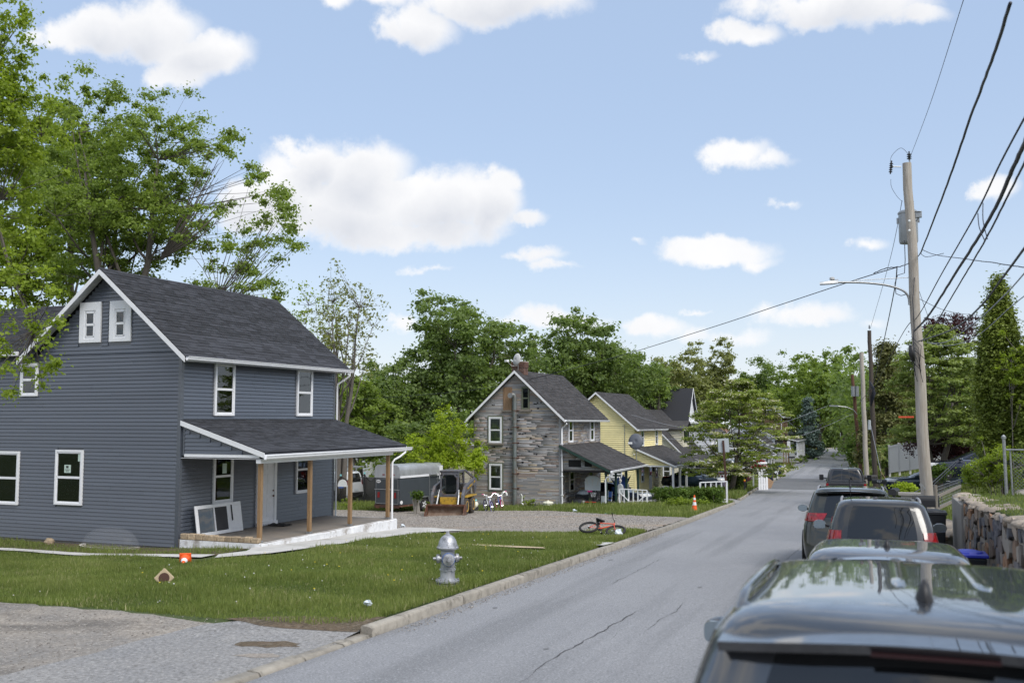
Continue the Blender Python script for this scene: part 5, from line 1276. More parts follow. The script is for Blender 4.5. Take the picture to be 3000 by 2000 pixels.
def car(name, label, cat, loc, rz_, kind='suv', pm='paint_black', L=4.6, hw=.9, H=1.7, wr=.35, group=None, rails=True, fin=True, whip=False, tail='wrap', glassm='car_glass', mirrors=True, detail=True, spoiler=True, hood=1.02):
    t = thing(name, label, cat, loc, rz_, group=group)
    b = hw; z0 = .22
    if kind in ('suv', 'hatch', 'van'):
        f = L; k = H/1.72; sl = {'suv': 1.0, 'hatch': 1.15, 'van': .5}[kind]
        rows = [(z0, b*.93, .10, f-.08, .22, .02, .04), (.34, b*.97, .02, f-.02, .26, .05, .08), (.55, b, .0, f, .28, .06, .10), (.78, b*1.0, .03, f-.03, .28, .06, .10),
                (.92*k, b*.985, .06, f-.18, .28, .05, .10), (hood*k, b*.96, .08, f-.75*(1 if kind != 'van' else .5), .30, .05, .14), (1.08*k, b*.93, .10, f-1.22*(1 if kind != 'van' else .6), .24, .05, .12),
                (1.30*k, b*.87, .17*sl+.02, f-1.62*(1 if kind != 'van' else .7), .20, .05, .10), (1.50*k, b*.80, .27*sl+.02, f-1.95*(1 if kind != 'van' else .75), .18, .05, .08), (1.62*k, b*.745, .33*sl+.02, f-2.2*(1 if kind != 'van' else .8), .18, .05, .06),
                (1.685*k, b*.66, .36*sl+.06, f-2.42*(1 if kind != 'van' else .8), .2, .04, .04), (1.712*k, b*.50, .50*sl+.06, f-2.6*(1 if kind != 'van' else .82), .22, .02, .02), (1.722*k, b*.22, .85, f-2.8, .15, 0, 0), (1.724*k, .02, 1.2, f-3.0, .01, 0, 0)]
        S_ = Shell(rows); gt = (6.12, 9.0)
    else:
        f = L; k = H/1.45
        rows = [(z0-.02, b*.93, .10, f-.08, .22, .02, .04), (.33, b*.97, .02, f-.02, .26, .05, .08), (.5, b, .0, f, .28, .06, .12), (.68, b, .02, f-.04, .28, .06, .14), (.82*k, b*.97, .06, f-.22, .28, .05, .14),
                (.90*k, b*.93, .28, f-.95, .28, .04, .14), (.95*k, b*.90, .62, f-1.25, .22, .03, .12), (1.12*k, b*.82, 1.0, f-1.62, .2, .04, .1), (1.30*k, b*.72, 1.38, f-2.0, .2, .05, .08), (1.38*k, b*.66, 1.58, f-2.22, .2, .04, .05),
                (1.43*k, b*.52, 1.85, f-2.45, .22, .02, .02), (1.448*k, b*.25, 2.2, f-2.7, .12, 0, 0), (1.45*k, .02, 2.3, f-2.8, .01, 0, 0)]
        S_ = Shell(rows); gt = (6.05, 8.7)
    wy = (.82*L/4.6, L-.88*L/4.6); S_.build('body', pm, t, wheels=wy, wr=wr)
    MB().box(-b*.86, b*.86, .25, f-.3, .24, .78).build('wheel_housing', 'dark_trim', t)
    for y in wy:
        for s in (-1, 1):
            wheel(t, s*(b-.01), y, wr)
            m = MB().tube([(s*(b-.012), y+math.cos(a)*wr*1.14, wr*.92+math.sin(a)*wr*1.14) for a in [i*math.pi/14-.12 for i in range(17)]], .026, 6); m.build('arch_trim', 'dark_trim' if kind != 'sedan' else pm, t, smooth=True)
    I = S_.idx; t0, t1 = gt
    # glass
    a, c = I('rear', .05, .95) if tail in ('wrap', 'tall') else I('rear', .09, .91); S_.panel('rear_window', glassm, t, [(a, t0+.15), (c, t0+.15), (c-.2, t1-.08), (a+.2, t1-.08)], 14, 8)
    a, c = I('front', .02, .98); S_.panel('windshield', glassm, t, [(a, t0+.05), (c, t0+.05), (c, t1-.1), (a, t1-.1)], 12, 6)
    for sd, fl in (('side', False), ('left', True)):
        cutp = [(.05, .36), (.38, .64), (.66, .97)] if kind != 'sedan' else [(.10, .46), (.49, .93)]
        if kind == 'van': cutp = [(.7, .95)]
        for p, q in cutp:
            if fl: p, q = 1-q, 1-p
            a, c = I(sd, p, q); S_.panel('side_window', glassm, t, [(a, t0+.12), (c, t0+.12), (c, t1-.25), (a, t1-.25)], 8, 5)
        a, c = I(sd, .02, .98)
        if kind != 'van': S_.panel('window_trim', 'chrome' if kind == 'sedan' else 'dark_trim', t, [(a, t0-.02), (c, t0-.02), (c, t0+.09), (a, t0+.09)], 20, 1, .006)
        for p in ((.31, .33), (.63, .65)):
            pp = (1-p[1], 1-p[0]) if fl else p
            a, c = I(sd, *pp); S_.panel('door_handle', 'chrome', t, [(a, 3.5), (c+1.2, 3.5), (c+1.2, 3.62), (a, 3.62)], 4, 1, .03)
    # lights
    if tail == 'wrap':
        for a0, a1 in ((I('rear', .84, 1)[0], I('rc', 0, 1)[1]+1.2), (-I('rear', 0, 0)[0]-S_.nc-1.2, I('rear', 0, .16)[1])):
            S_.panel('tail_light', 'red_lens', t, [(a0, 3.9), (a1, 3.9), (a1, 5.4), (a0, 5.1)], 10, 4, .02)
    elif tail == 'wide':
        for a0, a1 in ((I('rear', .86, 1)[0], I('rc', 0, 1)[1]+2.5), (-S_.nc-2.5, I('rear', 0, .14)[1])):
            S_.panel('tail_light', 'red_lens', t, [(a0+(1.2 if a0 > 0 else 0), 5.2), (a1-(1.2 if a1 < 8 else 0), 5.2), (a1, 6.55), (a0, 6.55)], 12, 4, .025)
    elif tail == 'tall':
        for a0, a1 in ((I('rc', .1, 1)[0], I('rc', 0, 1)[1]+1), (-S_.nc-1, -.5)):
            S_.panel('tail_light', 'red_lens', t, [(a0, 4.4), (a1, 4.4), (a1, 6.7), (a0, 6.7)], 6, 6, .02)
    for a0, a1 in ((I('fc', .0, 1)[0]-1.5, I('front', 0, .22)[1]), (I('front', .78, 1)[0], I('flc', 0, 1)[1]+1.5)):
        S_.panel('headlight', 'white_lens', t, [(a0, 3.0), (a1, 3.0), (a1, 4.0), (a0, 4.1)], 8, 3, .012)
    a, c = I('front', .2, .8); S_.panel('grille', 'dark_trim', t, [(a, 1.4), (c, 1.4), (c, 3.6), (a, 3.6)], 6, 4, .01)
    a, c = I('rear', .02, .98); S_.panel('rear_bumper', 'dark_trim' if kind != 'sedan' else pm, t, [(a, .6), (c, .6), (c, 2.2), (a, 2.2)], 8, 4, .035)
    for sd in ('side', 'left'):
        for p in (.36, .66):
            a, c = I(sd, p if sd == 'side' else 1-p, 1); S_.panel('door_seam', 'dark_trim', t, [(a, 1.3), (a+.14, 1.3), (a+.14, 5.8), (a, 5.8)], 1, 8, .003)
    a, c = I('rear', .06, .94); S_.panel('tailgate_seam', 'dark_trim', t, [(a, 2.25), (c, 2.25), (c, 2.3), (a, 2.3)], 8, 1, .003)
    a, c = I('rear', .36, .64); S_.panel('licence_plate', 'sign_grey', t, [(a, 2.5), (c, 2.5), (c, 3.2), (a, 3.2)], 3, 2, .02)
    zt = rows[-1][0]
    if mirrors:
        my = f-1.62; mz = rows[6][0]+.07
        for s in (-1, 1): mirror(t, s*(b+.13), my, mz, .24 if H > 1.6 else .2, .17 if H > 1.6 else .13, pm)
    if kind in ('suv', 'hatch') and spoiler:
        a0, a1 = rows[9][2]-.16, rows[9][2]+.28; w = rows[9][1]*.93; zz = rows[9][0]
        m = MB(); n = 14; V = []; F = []
        for i in range(n+1):
            x = -w+2*w*i/n; q = (x/w)**2
            V += [(x, a0+.10*q*q, zz+.035-.045*q), (x, a1+.06, rows[10][0]+.016-.07*q), (x, a1, zz-.02), (x, a0+.02+.10*q*q, zz-.0-.045*q)]
        for i in range(n):
            for j in range(4): F.append((i*4+j, (i+1)*4+j, (i+1)*4+(j+1) % 4, i*4+(j+1) % 4))
        F += [(0, 1, 2, 3), (n*4+3, n*4+2, n*4+1, n*4)]; o = m.add(V, F).build('rear_spoiler', pm, t, smooth=True, ang=50)
        MB().box(-.19, .19, a0-.004, a0+.02, zz-.004, zz+.007).build('brake_light', 'brake_lens', o)
    if rails and kind == 'suv':
        for s in (-1, 1):
            x = s*b*.665; y0, y1 = rows[9][2]+.30, rows[9][3]-.35; zz = rows[10][0]-.02
            P = [(x, y0, zz-.03), (x, y0+.12, zz+.02), (x, y0+.3, zz+.045), (x*.99, (y0+y1)/2, zz+.055), (x, y1-.25, zz+.035), (x, y1, zz-.04)]
            Q = [tuple(cr(np.array(P), i*5/20)) for i in range(21)]; MB().tube(Q, [.03 if i in (0, 20) else .02 for i in range(21)], 8).build('roof_rail', 'grey_plastic' if rails == 'grey' else pm, t, smooth='full')
    if fin:
        y = rows[9][2]+(.52 if kind != 'sedan' else .3); m = MB(); V = []; F = []
        for i, (yy, w, h) in enumerate([(-.11, .004, .0), (-.10, .028, .03), (-.07, .034, .075), (-.02, .036, .06), (.05, .034, .03), (.10, .02, .008), (.12, .003, .0)]):
            V += [(-w, y+yy, zt-.01), (-w*.45, y+yy, zt+h*.75), (0, y+yy-.01, zt+h+.002), (w*.45, y+yy, zt+h*.75), (w, y+yy, zt-.01)]
        for i in range(6):
            for j in range(4): F.append((i*5+j, (i+1)*5+j, (i+1)*5+j+1, i*5+j+1))
        m.add(V, F).build('antenna', 'black_plastic', t, smooth='full')
    if whip: MB().tube([(-b*.5, .9, zt-.03), (-b*.52, .55, zt+.3)], .006, 5).build('antenna', 'black_plastic', t)
    t['_rows'] = 0; del t['_rows']
    return t, S_, rows
def road_z(y): return rz(y)
def on_road(x, y): return (x, y, rz(y))
pitchr = math.atan(-.039)
# the row of parked cars, nearest first
t, S_, rows = car('parked_car', 'glossy black SUV roof nearest the camera with shark fin antenna', 'car', on_road(.19, 3.2), R(-.5), 'suv', 'paint_gloss_black', L=5.0, hw=1.0, H=1.785, wr=.37, rails=True, group='cars parked along the kerb')
t.rotation_euler = (pitchr, 0, R(-.5))
for i, (x0_, x1_) in enumerate(((-.42, -.30), (-.12, -.03), (.20, .29))):
    m = MB(); V = []; F = []
    for j in range(9):
        y = 1.15+j*.16; z = rows[11][0]+.012-.012*abs(x0_)*4*.3
        w = 1 if 0 < j < 8 else .4; c = (x0_+x1_)/2; h = (x1_-x0_)/2*w
        zz = 1.712*1.785/1.72+.012-.09*c*c; V += [(c-h, y, zz-.012), (c-h*.7, y, zz+.006*w), (c+h*.7, y, zz+.006*w), (c+h, y, zz-.012)]
    for j in range(8):
        for q in range(3): F.append((j*4+q, (j+1)*4+q, (j+1)*4+q+1, j*4+q+1))
    MB().add(V, F).build('roof_rib', 'paint_gloss_black', t, smooth='full')
t, S_, rows = car('parked_car', 'dark grey hatchback roof with small fin antenna and red brake light strip', 'car', on_road(.16, 8.75), R(-.5), 'hatch', 'paint_grey', L=4.5, hw=.90, H=1.53, wr=.33, rails=False, group='cars parked along the kerb', tail='wrap'); t.rotation_euler = (pitchr, 0, R(-.5))
t, S_, rows = car('parked_car', 'black SUV with wiper and oval badge under a cloud-reflecting rear window', 'car', on_road(.22, 16.3), R(.3), 'suv', 'paint_black', L=4.5, hw=.885, H=1.70, wr=.35, rails='grey', whip=True, fin=False, group='cars parked along the kerb', tail='tall', spoiler=False); t.rotation_euler = (pitchr, 0, R(.3))
m = MB().tube([(.05, -.035, 1.10), (.10, -.055, 1.115), (.50, -.02, 1.10)], [.022, .016, .008], 6); m.build('wiper', 'black_plastic', t, smooth=True)
m = MB().tube([(.0+.10*math.cos(a*math.tau/20), -.045, .99+.052*math.sin(a*math.tau/20)) for a in range(20)], .008, 6, closed=True)
for (x, z) in ((-.055, 1.0), (-.02, .975), (.0, .985), (.02, .975), (.04, .985), (.03, 1.005)): m.ball((x, -.05, z), (.014, .006, .014), 6, 4)
m.build('badge', 'chrome', t, smooth='full')
t, S_, rows = car('parked_car', 'large dark olive SUV with wide red tail lamp and silver roof rails', 'car', on_road(-.30, 21.6), R(.3), 'suv', 'paint_darkgreen', L=5.0, hw=.985, H=1.74, wr=.39, rails='grey', group='cars parked along the kerb', tail='wide'); t.rotation_euler = (pitchr, 0, R(.3))
# pickup
t = thing('parked_pickup', 'black pickup truck with three-pane rear window, farthest in the parked row', 'pickup truck', on_road(-.9, 52.2), R(1.5), group='cars parked along the kerb'); t.rotation_euler = (R(-1.8), 0, R(1.5))
low = Shell([(.42, .93, .05, 5.9, .15, .01, .03), (.6, .98, .0, 6.0, .15, .01, .05), (.9, 1.0, .02, 5.98, .15, .01, .08), (1.12, .985, .03, 5.9, .15, .01, .1), (1.24, .96, .05, 5.5, .12, .01, .1), (1.26, .90, .1, 5.0, .1, 0, .1), (1.262, .1, 1, 3.9, .05, 0, 0)])
low.build('body', 'paint_pickup', t, wheels=(1.1, 4.9), wr=.40); MB().box(-.85, .85, .3, 5.6, .4, .95).build('wheel_housing', 'dark_trim', t)
for y in (1.1, 4.9):
    for s in (-1, 1): wheel(t, s*.97, y, .4, .26)
cabs = Shell([(1.2, .93, 2.0, 4.6, .12, .02, .1), (1.28, .92, 2.0, 4.45, .14, .02, .12), (1.55, .87, 2.06, 4.1, .16, .03, .12), (1.78, .79, 2.14, 3.75, .18, .04, .1), (1.86, .72, 2.2, 3.6, .18, .04, .06), (1.90, .6, 2.35, 3.4, .18, .02, .03), (1.905, .05, 2.8, 3.0, .02, 0, 0)])
cabs.build('cab', 'paint_pickup', t)
for a, b_ in ((.03, .35), (.37, .63), (.65, .97)): i0, i1 = cabs.idx('rear', a, b_); cabs.panel('rear_window', 'car_glass', t, [(i0, 1.15), (i1, 1.15), (i1, 2.95), (i0, 2.95)], 5, 4)
for sd in ('side', 'left'): i0, i1 = cabs.idx(sd, .08, .92); cabs.panel('side_window', 'car_glass', t, [(i0, 1.2), (i1, 1.2), (i1-3, 2.9), (i0+3, 2.9)], 6, 4)
i0, i1 = cabs.idx('front', .03, .97); cabs.panel('windshield', 'car_glass', t, [(i0, 1.1), (i1, 1.1), (i1, 3), (i0, 3)], 6, 4)
MB().box(-.12, .12, 2.12, 2.17, 1.84, 1.875).build('brake_light', 'white_lens', t); MB().box(-.80, .80, -.015, .01, .72, 1.18).build('tailgate', 'paint_pickup', t, bev=.02); MB().box(-.14, .14, -.03, -.014, .98, 1.04).build('tailgate_handle', 'black_plastic', t)
for s in (-1, 1):
    m = MB().box(min(s*.83, s*.95), max(s*.83, s*.95), -.02, .08, .78, 1.17); o = m.build('tail_light', 'red_lens', t, bev=.01); MB().box(min(s*.85, s*.93), max(s*.85, s*.93), -.026, -.021, .86, .95).build('reverse_light', 'white_lens', o)
    m = MB().box(min(s*1.10, s*1.32), max(s*1.10, s*1.32), 3.95, 4.08, 1.22, 1.52); o = m.build('mirror', 'black_plastic', t, bev=.03); MB().bar((s*.92, 4.05, 1.3), (s*1.12, 4.0, 1.35), .05).build('mirror_arm', 'black_plastic', o)
MB().box(-.95, .95, -.12, .03, .48, .68).build('rear_bumper', 'chrome', t, bev=.02)
# cars in the driveways
def p2(px, d, y=1400): p = at(px, y, d); return p.x, p.y
def place_car(name, label, px, d, fwd_, kind, pm, dz=0, **kw):
    """fwd_: +1 nose towards the street, -1 nose away; px marks the end nearer the street"""
    x, y = p2(px, d); L = kw.get('L', 4.6); z = T(x-2, y)+dz
    if fwd_ > 0: return car(name, label, 'car', (x-L, y, z), R(-90), kind, pm, **kw)[0]
    return car(name, label, 'car', (x, y, z), R(90), kind, pm, **kw)[0]
place_car('parked_sedan', 'dark blue sedan nosing out past the brown porch railing', 1909, 58, 1, 'sedan', 'paint_blue', L=4.6, hw=.89, H=1.44, wr=.32, dz=-.35)
place_car('parked_sedan', 'navy sedan seen side-on behind the hedge by the white porch posts', 2127, 76, 1, 'sedan', 'paint_navy', L=4.8, hw=.9, H=1.45, wr=.33)
place_car('parked_sedan', 'maroon sedan with bright red tail lamp behind the white picket railing', 2200, 83, -1, 'sedan', 'paint_maroon', L=4.7, hw=.9, H=1.45, wr=.33, dz=.15)
place_car('parked_van', 'silver grey minivan deepest in the shared driveway', 2165, 92, -1, 'hatch', 'paint_silver', L=4.9, hw=.95, H=1.72, wr=.34, dz=.35, spoiler=False, fin=False)
place_car('parked_sedan', 'dark car on the bank behind the purple tree', 3030, 46, -1, 'sedan', 'paint_blue', L=4.7, hw=.9, H=1.45, wr=.33, dz=.25)
place_car('parked_sedan', 'dark blue car half hidden behind the numbered utility pole', 2865, 52, -1, 'sedan', 'paint_navy', L=4.5, hw=.9, H=1.42, wr=.33, dz=-.2)
x, y = p2(1043, 61)
t, S_, rows = car('work_van', 'white van with ladder rack behind the trampoline net', 'van', (x, y, T(x, y)), R(78), 'van', 'paint_white', L=5.2, hw=.95, H=1.85, wr=.34, fin=False, spoiler=False, mirrors=False, tail='tall')
m = MB()
for s in (-1, 1): m.bar((s*.6, .3, 2.05), (s*.6, 3.6, 2.05), .05); m.bar((s*.6, .5, 1.8), (s*.6, .5, 2.05), .04); m.bar((s*.6, 3.2, 1.8), (s*.6, 3.2, 2.05), .04)
for i in range(9): m.bar((-.6, .4+i*.38, 2.07), (.6, .4+i*.38, 2.07), .035)
m.build('roof_rack', 'aluminium', t)
m = MB()
for s in (.1, .5): m.bar((s, -.2, 2.13), (s, 3.9, 2.13), .04, .07)
for i in range(12): m.bar((.1, i*.33, 2.13), (.5, i*.33, 2.13), .03)
t = tag(m.build('ladder', 'aluminium', None), 'aluminium ladder lying on the white van roof rack', 'ladder'); t.location = (x, y, T(x, y)); t.rotation_euler = (0, 0, R(78))

# horse trailer: rear left (1098,1475) .. rear right (1187), side to (1276)
A_ = at(1098, 1475, 50); a2 = at(1186, 1478, 50); ang = math.atan2(a2.y-A_.y, a2.x-A_.x)
t = thing('cargo_trailer', 'dark grey two-tone enclosed trailer with rounded silver top', 'trailer', (A_.x, A_.y, T(A_.x, A_.y)-.02), -R(12))
w, L, H = 1.55, 3.6, 2.32
m = MB().box(0, w, 0, L, .38, 1.72); m.build('body', 'trailer_body', t, bev=.02)
m = MB(); pr = [(0, 1.721), (w, 1.721), (w, 2.08), (w-.05, 2.22), (w-.18, H), (.18, H), (.05, 2.22), (0, 2.08)]; m.prism(pr, 0, L); m.build('roof', 'aluminium', t, smooth=True)
for y in (0, L-.04): m = MB().prism([(-.012, 1.7), (w+.012, 1.7), (w+.012, 2.09), (w-.04, 2.235), (w-.17, H+.015), (.17, H+.015), (.04, 2.235), (-.012, 2.09)], y-.012 if y else -.03, y+.03); m.build('roof_end', 'aluminium', t)
MB().box(w+.001, w+.02, .02, L, 1.70, 1.80).build('side_band', 'white_trim', t); MB().box(w-.3, w+.018, L-.28, L+.01, 1.5, 2.2).build('front_fairing', 'white_trim', t)
m = MB()
for q in ((.06,.085,.45,1.05),(w-.085,w-.06,.45,1.05),(.06,w-.06,1.05,1.075),(.06,w-.06,.43,.455)): m.box(q[0], q[1], -.03, -.001, q[2], q[3])
o = MB().box(.06, w-.06, -.025, -.001, .43, 1.12).build('ramp_door', 'trailer_body', t); m = MB()
for q in ((.06,.085,.43,1.12),(w-.085,w-.06,.43,1.12),(.06,w-.06,.43,.455)): m.box(q[0], q[1], -.032, -.026, q[2], q[3])
m.build('door_edge', 'galv', o)
o = MB().box(.08, w-.08, -.025, -.001, 1.17, 1.66).build('upper_door', 'trailer_body', t); m = MB()
for q in ((.08,.1,1.17,1.66),(w-.1,w-.08,1.17,1.66),(.08,w-.08,1.64,1.66)): m.box(q[0], q[1], -.032, -.026, q[2], q[3])
m.build('door_edge', 'galv', o); MB().box(.0, w, -.05, -.026, 1.125, 1.15).build('latch_bar', 'aluminium', t)
MB().box(.93, 1.0, -.07, -.05, 1.12, 1.17).build('latch', 'white_plastic', t)
for x in (.20, w-.32): MB().box(x, x+.12, -.06, -.026, .72, 1.0).build('tail_light', 'red_lens', t, bev=.01)
for x in (.5, .82, 1.12): MB().box(x, x+.13, -.05, -.001, 1.83, 1.88).build('marker_light', 'red_lens', t)
m = MB().lathe([(.0, 0), (.13, 0), (.13, .004), (0, .004)], 24, (0, 0, 0), 'y'); o = m.build('sticker', 'white_plastic', t, loc=(.24, -.032, 1.52)); o.scale = (1.1, 1, .6)
m = MB()
for i, ww in enumerate((.03, .035, .02, .03, .035)): m.box(-.09+i*.04, -.09+i*.04+ww*.8, -.006, -.004, -.04, .04)
m.build('print', 'black_print', o)
o = MB().lathe([(.0, 0), (.11, 0), (.11, .004), (0, .004)], 24, (0, 0, 0), 'x').build('sticker', 'white_plastic', t, loc=(w+.003, .14, .52)); o.scale = (1, 1, .8)
MB().box(w+.002, w+.03, 2.45, 3.12, .40, 1.68).build('side_door', 'trailer_body', t); m = MB()
for q in ((2.42,2.45,.4,1.68),(3.12,3.15,.4,1.68),(2.42,3.15,1.68,1.71)): m.box(w+.001, w+.035, q[0], q[1], q[2], q[3])
m.build('door_frame', 'galv', t); m = MB().box(w+.03, w+.06, 2.5, 2.66, 1.02, 1.05).box(w+.03, w+.06, 3.0, 3.22, 1.52, 1.56); m.build('door_handle', 'galv', t)
MB().box(w, w+.2, 2.4, 3.1, 1.78, 1.8).build('gutter_lip', 'aluminium', t)
m = MB().box(-.02, w+.02, -.02, L, .30, .38).bar((.75, L, .34), (.75, L+1.1, .34), .1).box(.1, .3, -.06, .0, .2, .3); m.build('chassis', 'rust', t); m = MB().box(0, w, -.05, -.021, .24, .37); m.build('rear_sill', 'brown_metal', t)
for y in (1.75,): 
    m = MB().prism([(y-.42, .42), (y-.30, .72), (y+.30, .72), (y+.42, .42), (y+.38, .42), (y+.28, .68), (y-.28, .68), (y-.38, .42)], w+.0, w+.25, 'x'); m.build('mudguard', 'galv', t)
    wheel(t, w+.22, y, .33, .2, 'white_plastic'); wheel(t, -.02, y, .33, .2, 'white_plastic')
t2 = tag(MB().box(0, .04, 0, .34, 0, .72).build('leaning_sheet', 'old_white', None), 'white panel leaning against the trailer wheel', 'panel'); p = at(1213, 1477, 48.6); t2.location = (p.x, p.y, T(p.x, p.y)); t2.rotation_euler = (R(14), R(8), ang-R(50))

# skid steer loader
B0 = at(1242, 1494, 45.3); B1 = at(1360, 1496, 45.3); ang = math.atan2(B1.y-B0.y, B1.x-B0.x)
t = thing('skid_steer_loader', 'grey and yellow skid steer loader with rusty bucket on the gravel', 'loader', (B0.x, B0.y, T(B0.x, B0.y)), ang-R(12))
W = math.dist(B0[:2], B1[:2])
m = MB()   # bucket opens towards the viewer
pr = [(0, .0), (.50, .0), (.62, .12), (.64, .36), (.46, .50), (.44, .47), (.60, .34), (.585, .14), (.48, .03), (0, .03)]
m.prism(pr, 0, W, 'x'); bk = m.build('bucket', 'bucket_dirt', t)
for x in (0, W-.03): MB().prism([(0, .0), (.5, 0), (.64, .12), (.66, .38), (.44, .52), (.30, .46), (0, .06)], x-.002, x+.032, 'x').build('bucket_side', 'rust', bk)
MB().box(0.03, W-.03, -.02, .10, -.005, -.001+.03).build('cutting_edge', 'rust', bk); MB().bar((0, .45, .50), (W, .45, .50), .07).build('bucket_lip', 'rust', bk)
c = W/2; bw = .45
m = MB().box(c-bw, c+bw, .95, 2.9, .42, .95); m.build('body', 'loader_yellow', t, bev=.03); MB().box(c-.42, c+.42, .9, .949, .5, .82).build('front_plate', 'loader_yellow', t)
MB().box(c-.5, c+.5, 2.2, 3.05, .7, 1.35).build('engine_cover', 'loader_gray', t, bev=.04)
m = MB()
for s in (-1, 1):
    x = c+s*.40; m.bar((x, .95, .82), (x, 1.02, 1.98), .09, .09); m.bar((x, 2.05, 1.2), (x, 1.95, 1.98), .09); m.bar((x, 1.02, 1.95), (x, 2.0, 1.95), .1, .08)
m.box(c-.46, c+.46, .90, 2.1, 1.97, 2.03); m.bar((c-.42, .97, 1.9), (c+.42, .97, 1.9), .08, .14); m.box(c-.42, c+.42, .93, 1.0, .8, .95); cabf = m.build('cab', 'loader_gray', t, bev=.01)
m = MB(); oc = [(c-.24, .95), (c+.24, .95), (c+.33, 1.1), (c+.33, 1.66), (c+.20, 1.82), (c-.20, 1.82), (c-.33, 1.66), (c-.33, 1.1)]; m.prism(oc, .945, .955); m.build('door_pane', 'glass', cabf)
m = MB().prism(oc, 1.6, 1.62); m.build('seat_back', 'dark_trim', cabf); MB().box(c-.25, c+.25, 1.2, 1.75, .95, 1.1).build('seat', 'black_plastic', cabf)
m = MB(); ob = [(c+(x-c)*1.18, 1.38+(z-1.38)*1.1) for x, z in oc]
for i in range(8): a, b_ = ob[i], ob[(i+1) % 8]; m.bar((a[0], .95, a[1]), (b_[0], .95, b_[1]), .07, .06)
m.build('door_frame', 'loader_gray', cabf)
for s in (-1, 1):
    m = MB()
    for i in range(7): m.bar((c+s*.40, 1.1+i*.13, 1.25), (c+s*.40, 1.1+i*.13, 1.9), .012)
    for i in range(7): m.bar((c+s*.40, 1.05, 1.28+i*.1), (c+s*.40, 1.98, 1.28+i*.1), .012)
    m.build('side_screen', 'black_metal', cabf)
    x = c+s*.66
    m = MB().prism([(2.95, .95), (3.05, 1.55), (2.75, 1.62), (1.0, 1.30), (.62, .95), (.52, .45), (.66, .42), (.80, .85), (1.15, 1.08), (2.55, 1.30), (2.68, .9)], min(x, x+s*.12), max(x, x+s*.12), 'x'); arm = m.build('lift_arm', 'loader_gray', t, bev=.01)
    m = MB().bar((x+s*.06, 2.9, 1.55), (c+s*.5, 2.0, 1.98), .08); m.build('rear_link', 'loader_gray', t)
    MB().tube([(c+s*.5, .62, .5), (c+s*.48, .85, .92)], .045).tube([(c+s*.48, .85, .92), (c+s*.46, .95, 1.15)], .03).build('tilt_cylinder', 'galv', t, smooth=True)
    MB().tube([(x-s*.02, 1.35, .95), (x-s*.02, 2.5, 1.2)], .045).build('lift_cylinder', 'galv', t, smooth=True)
    MB().box(min(c+s*.44, c+s*.82), max(c+s*.44, c+s*.82), 1.0, 2.9, .80, .84).build('fender', 'loader_yellow', t)
    for y in (1.18, 2.35):
        r_ = .40; wx = c+s*.66
        m = MB().lathe([(.2, -.14), (r_-.05, -.14), (r_, -.10), (r_, .10), (r_-.05, .14), (.2, .14)], 24, (wx, y, r_), 'x')
        for k in range(18):
            a = k*math.tau/18; m.bar((wx-.12, y+math.cos(a)*r_, r_+math.sin(a)*r_), (wx+.01, y+math.cos(a+.12)*(r_+.01), r_+math.sin(a+.12)*(r_+.01)), .05, .035, up=(0, math.cos(a), math.sin(a)))
            m.bar((wx+.12, y+math.cos(a+.17)*r_, r_+math.sin(a+.17)*r_), (wx, y+math.cos(a+.12)*(r_+.01), r_+math.sin(a+.12)*(r_+.01)), .05, .035, up=(0, math.cos(a), math.sin(a)))
        o = m.build('wheel', 'muddy_tyre', t, smooth=True)
        MB().lathe([(.24, .12*s), (.25, .15*s), (.20, .14*s), (.18, .06*s), (.07, .05*s), (.06, .09*s), (0.001, .09*s)], 20, (wx, y, r_), 'x').build('rim', 'rim_yellow', o, smooth=True)
def text(txt, size, mat, par, loc, rot, name='lettering', ext=.004):
    cu = bpy.data.curves.new(name, 'FONT'); cu.body = txt; cu.size = size; cu.extrude = ext; cu.align_x = 'CENTER'; cu.align_y = 'CENTER'; cu.materials.append(M(mat))
    c = bpy.data.objects.new(name, cu); COL.objects.link(c); me = bpy.data.meshes.new_from_object(c.evaluated_get(bpy.context.evaluated_depsgraph_get())); bpy.data.objects.remove(c)
    o = bpy.data.objects.new(name, me); link(o, parent=par); o.location = loc; o.rotation_euler = rot; return o
text('New Holland', .17, 'loader_yellow', t, (c+.79, 1.72, 1.27), (R(90), R(-11), R(90))); text('LS180', .12, 'loader_yellow', t, (c+.79, 2.55, 1.43), (R(90), R(-11), R(90)))
MB().box(c-.46, c-.34, .84, .9, 1.82, 1.95).build('work_light', 'black_plastic', t); MB().box(c-.44, c-.36, .835, .839, 1.84, 1.93).build('work_light_lens', 'white_lens', t)
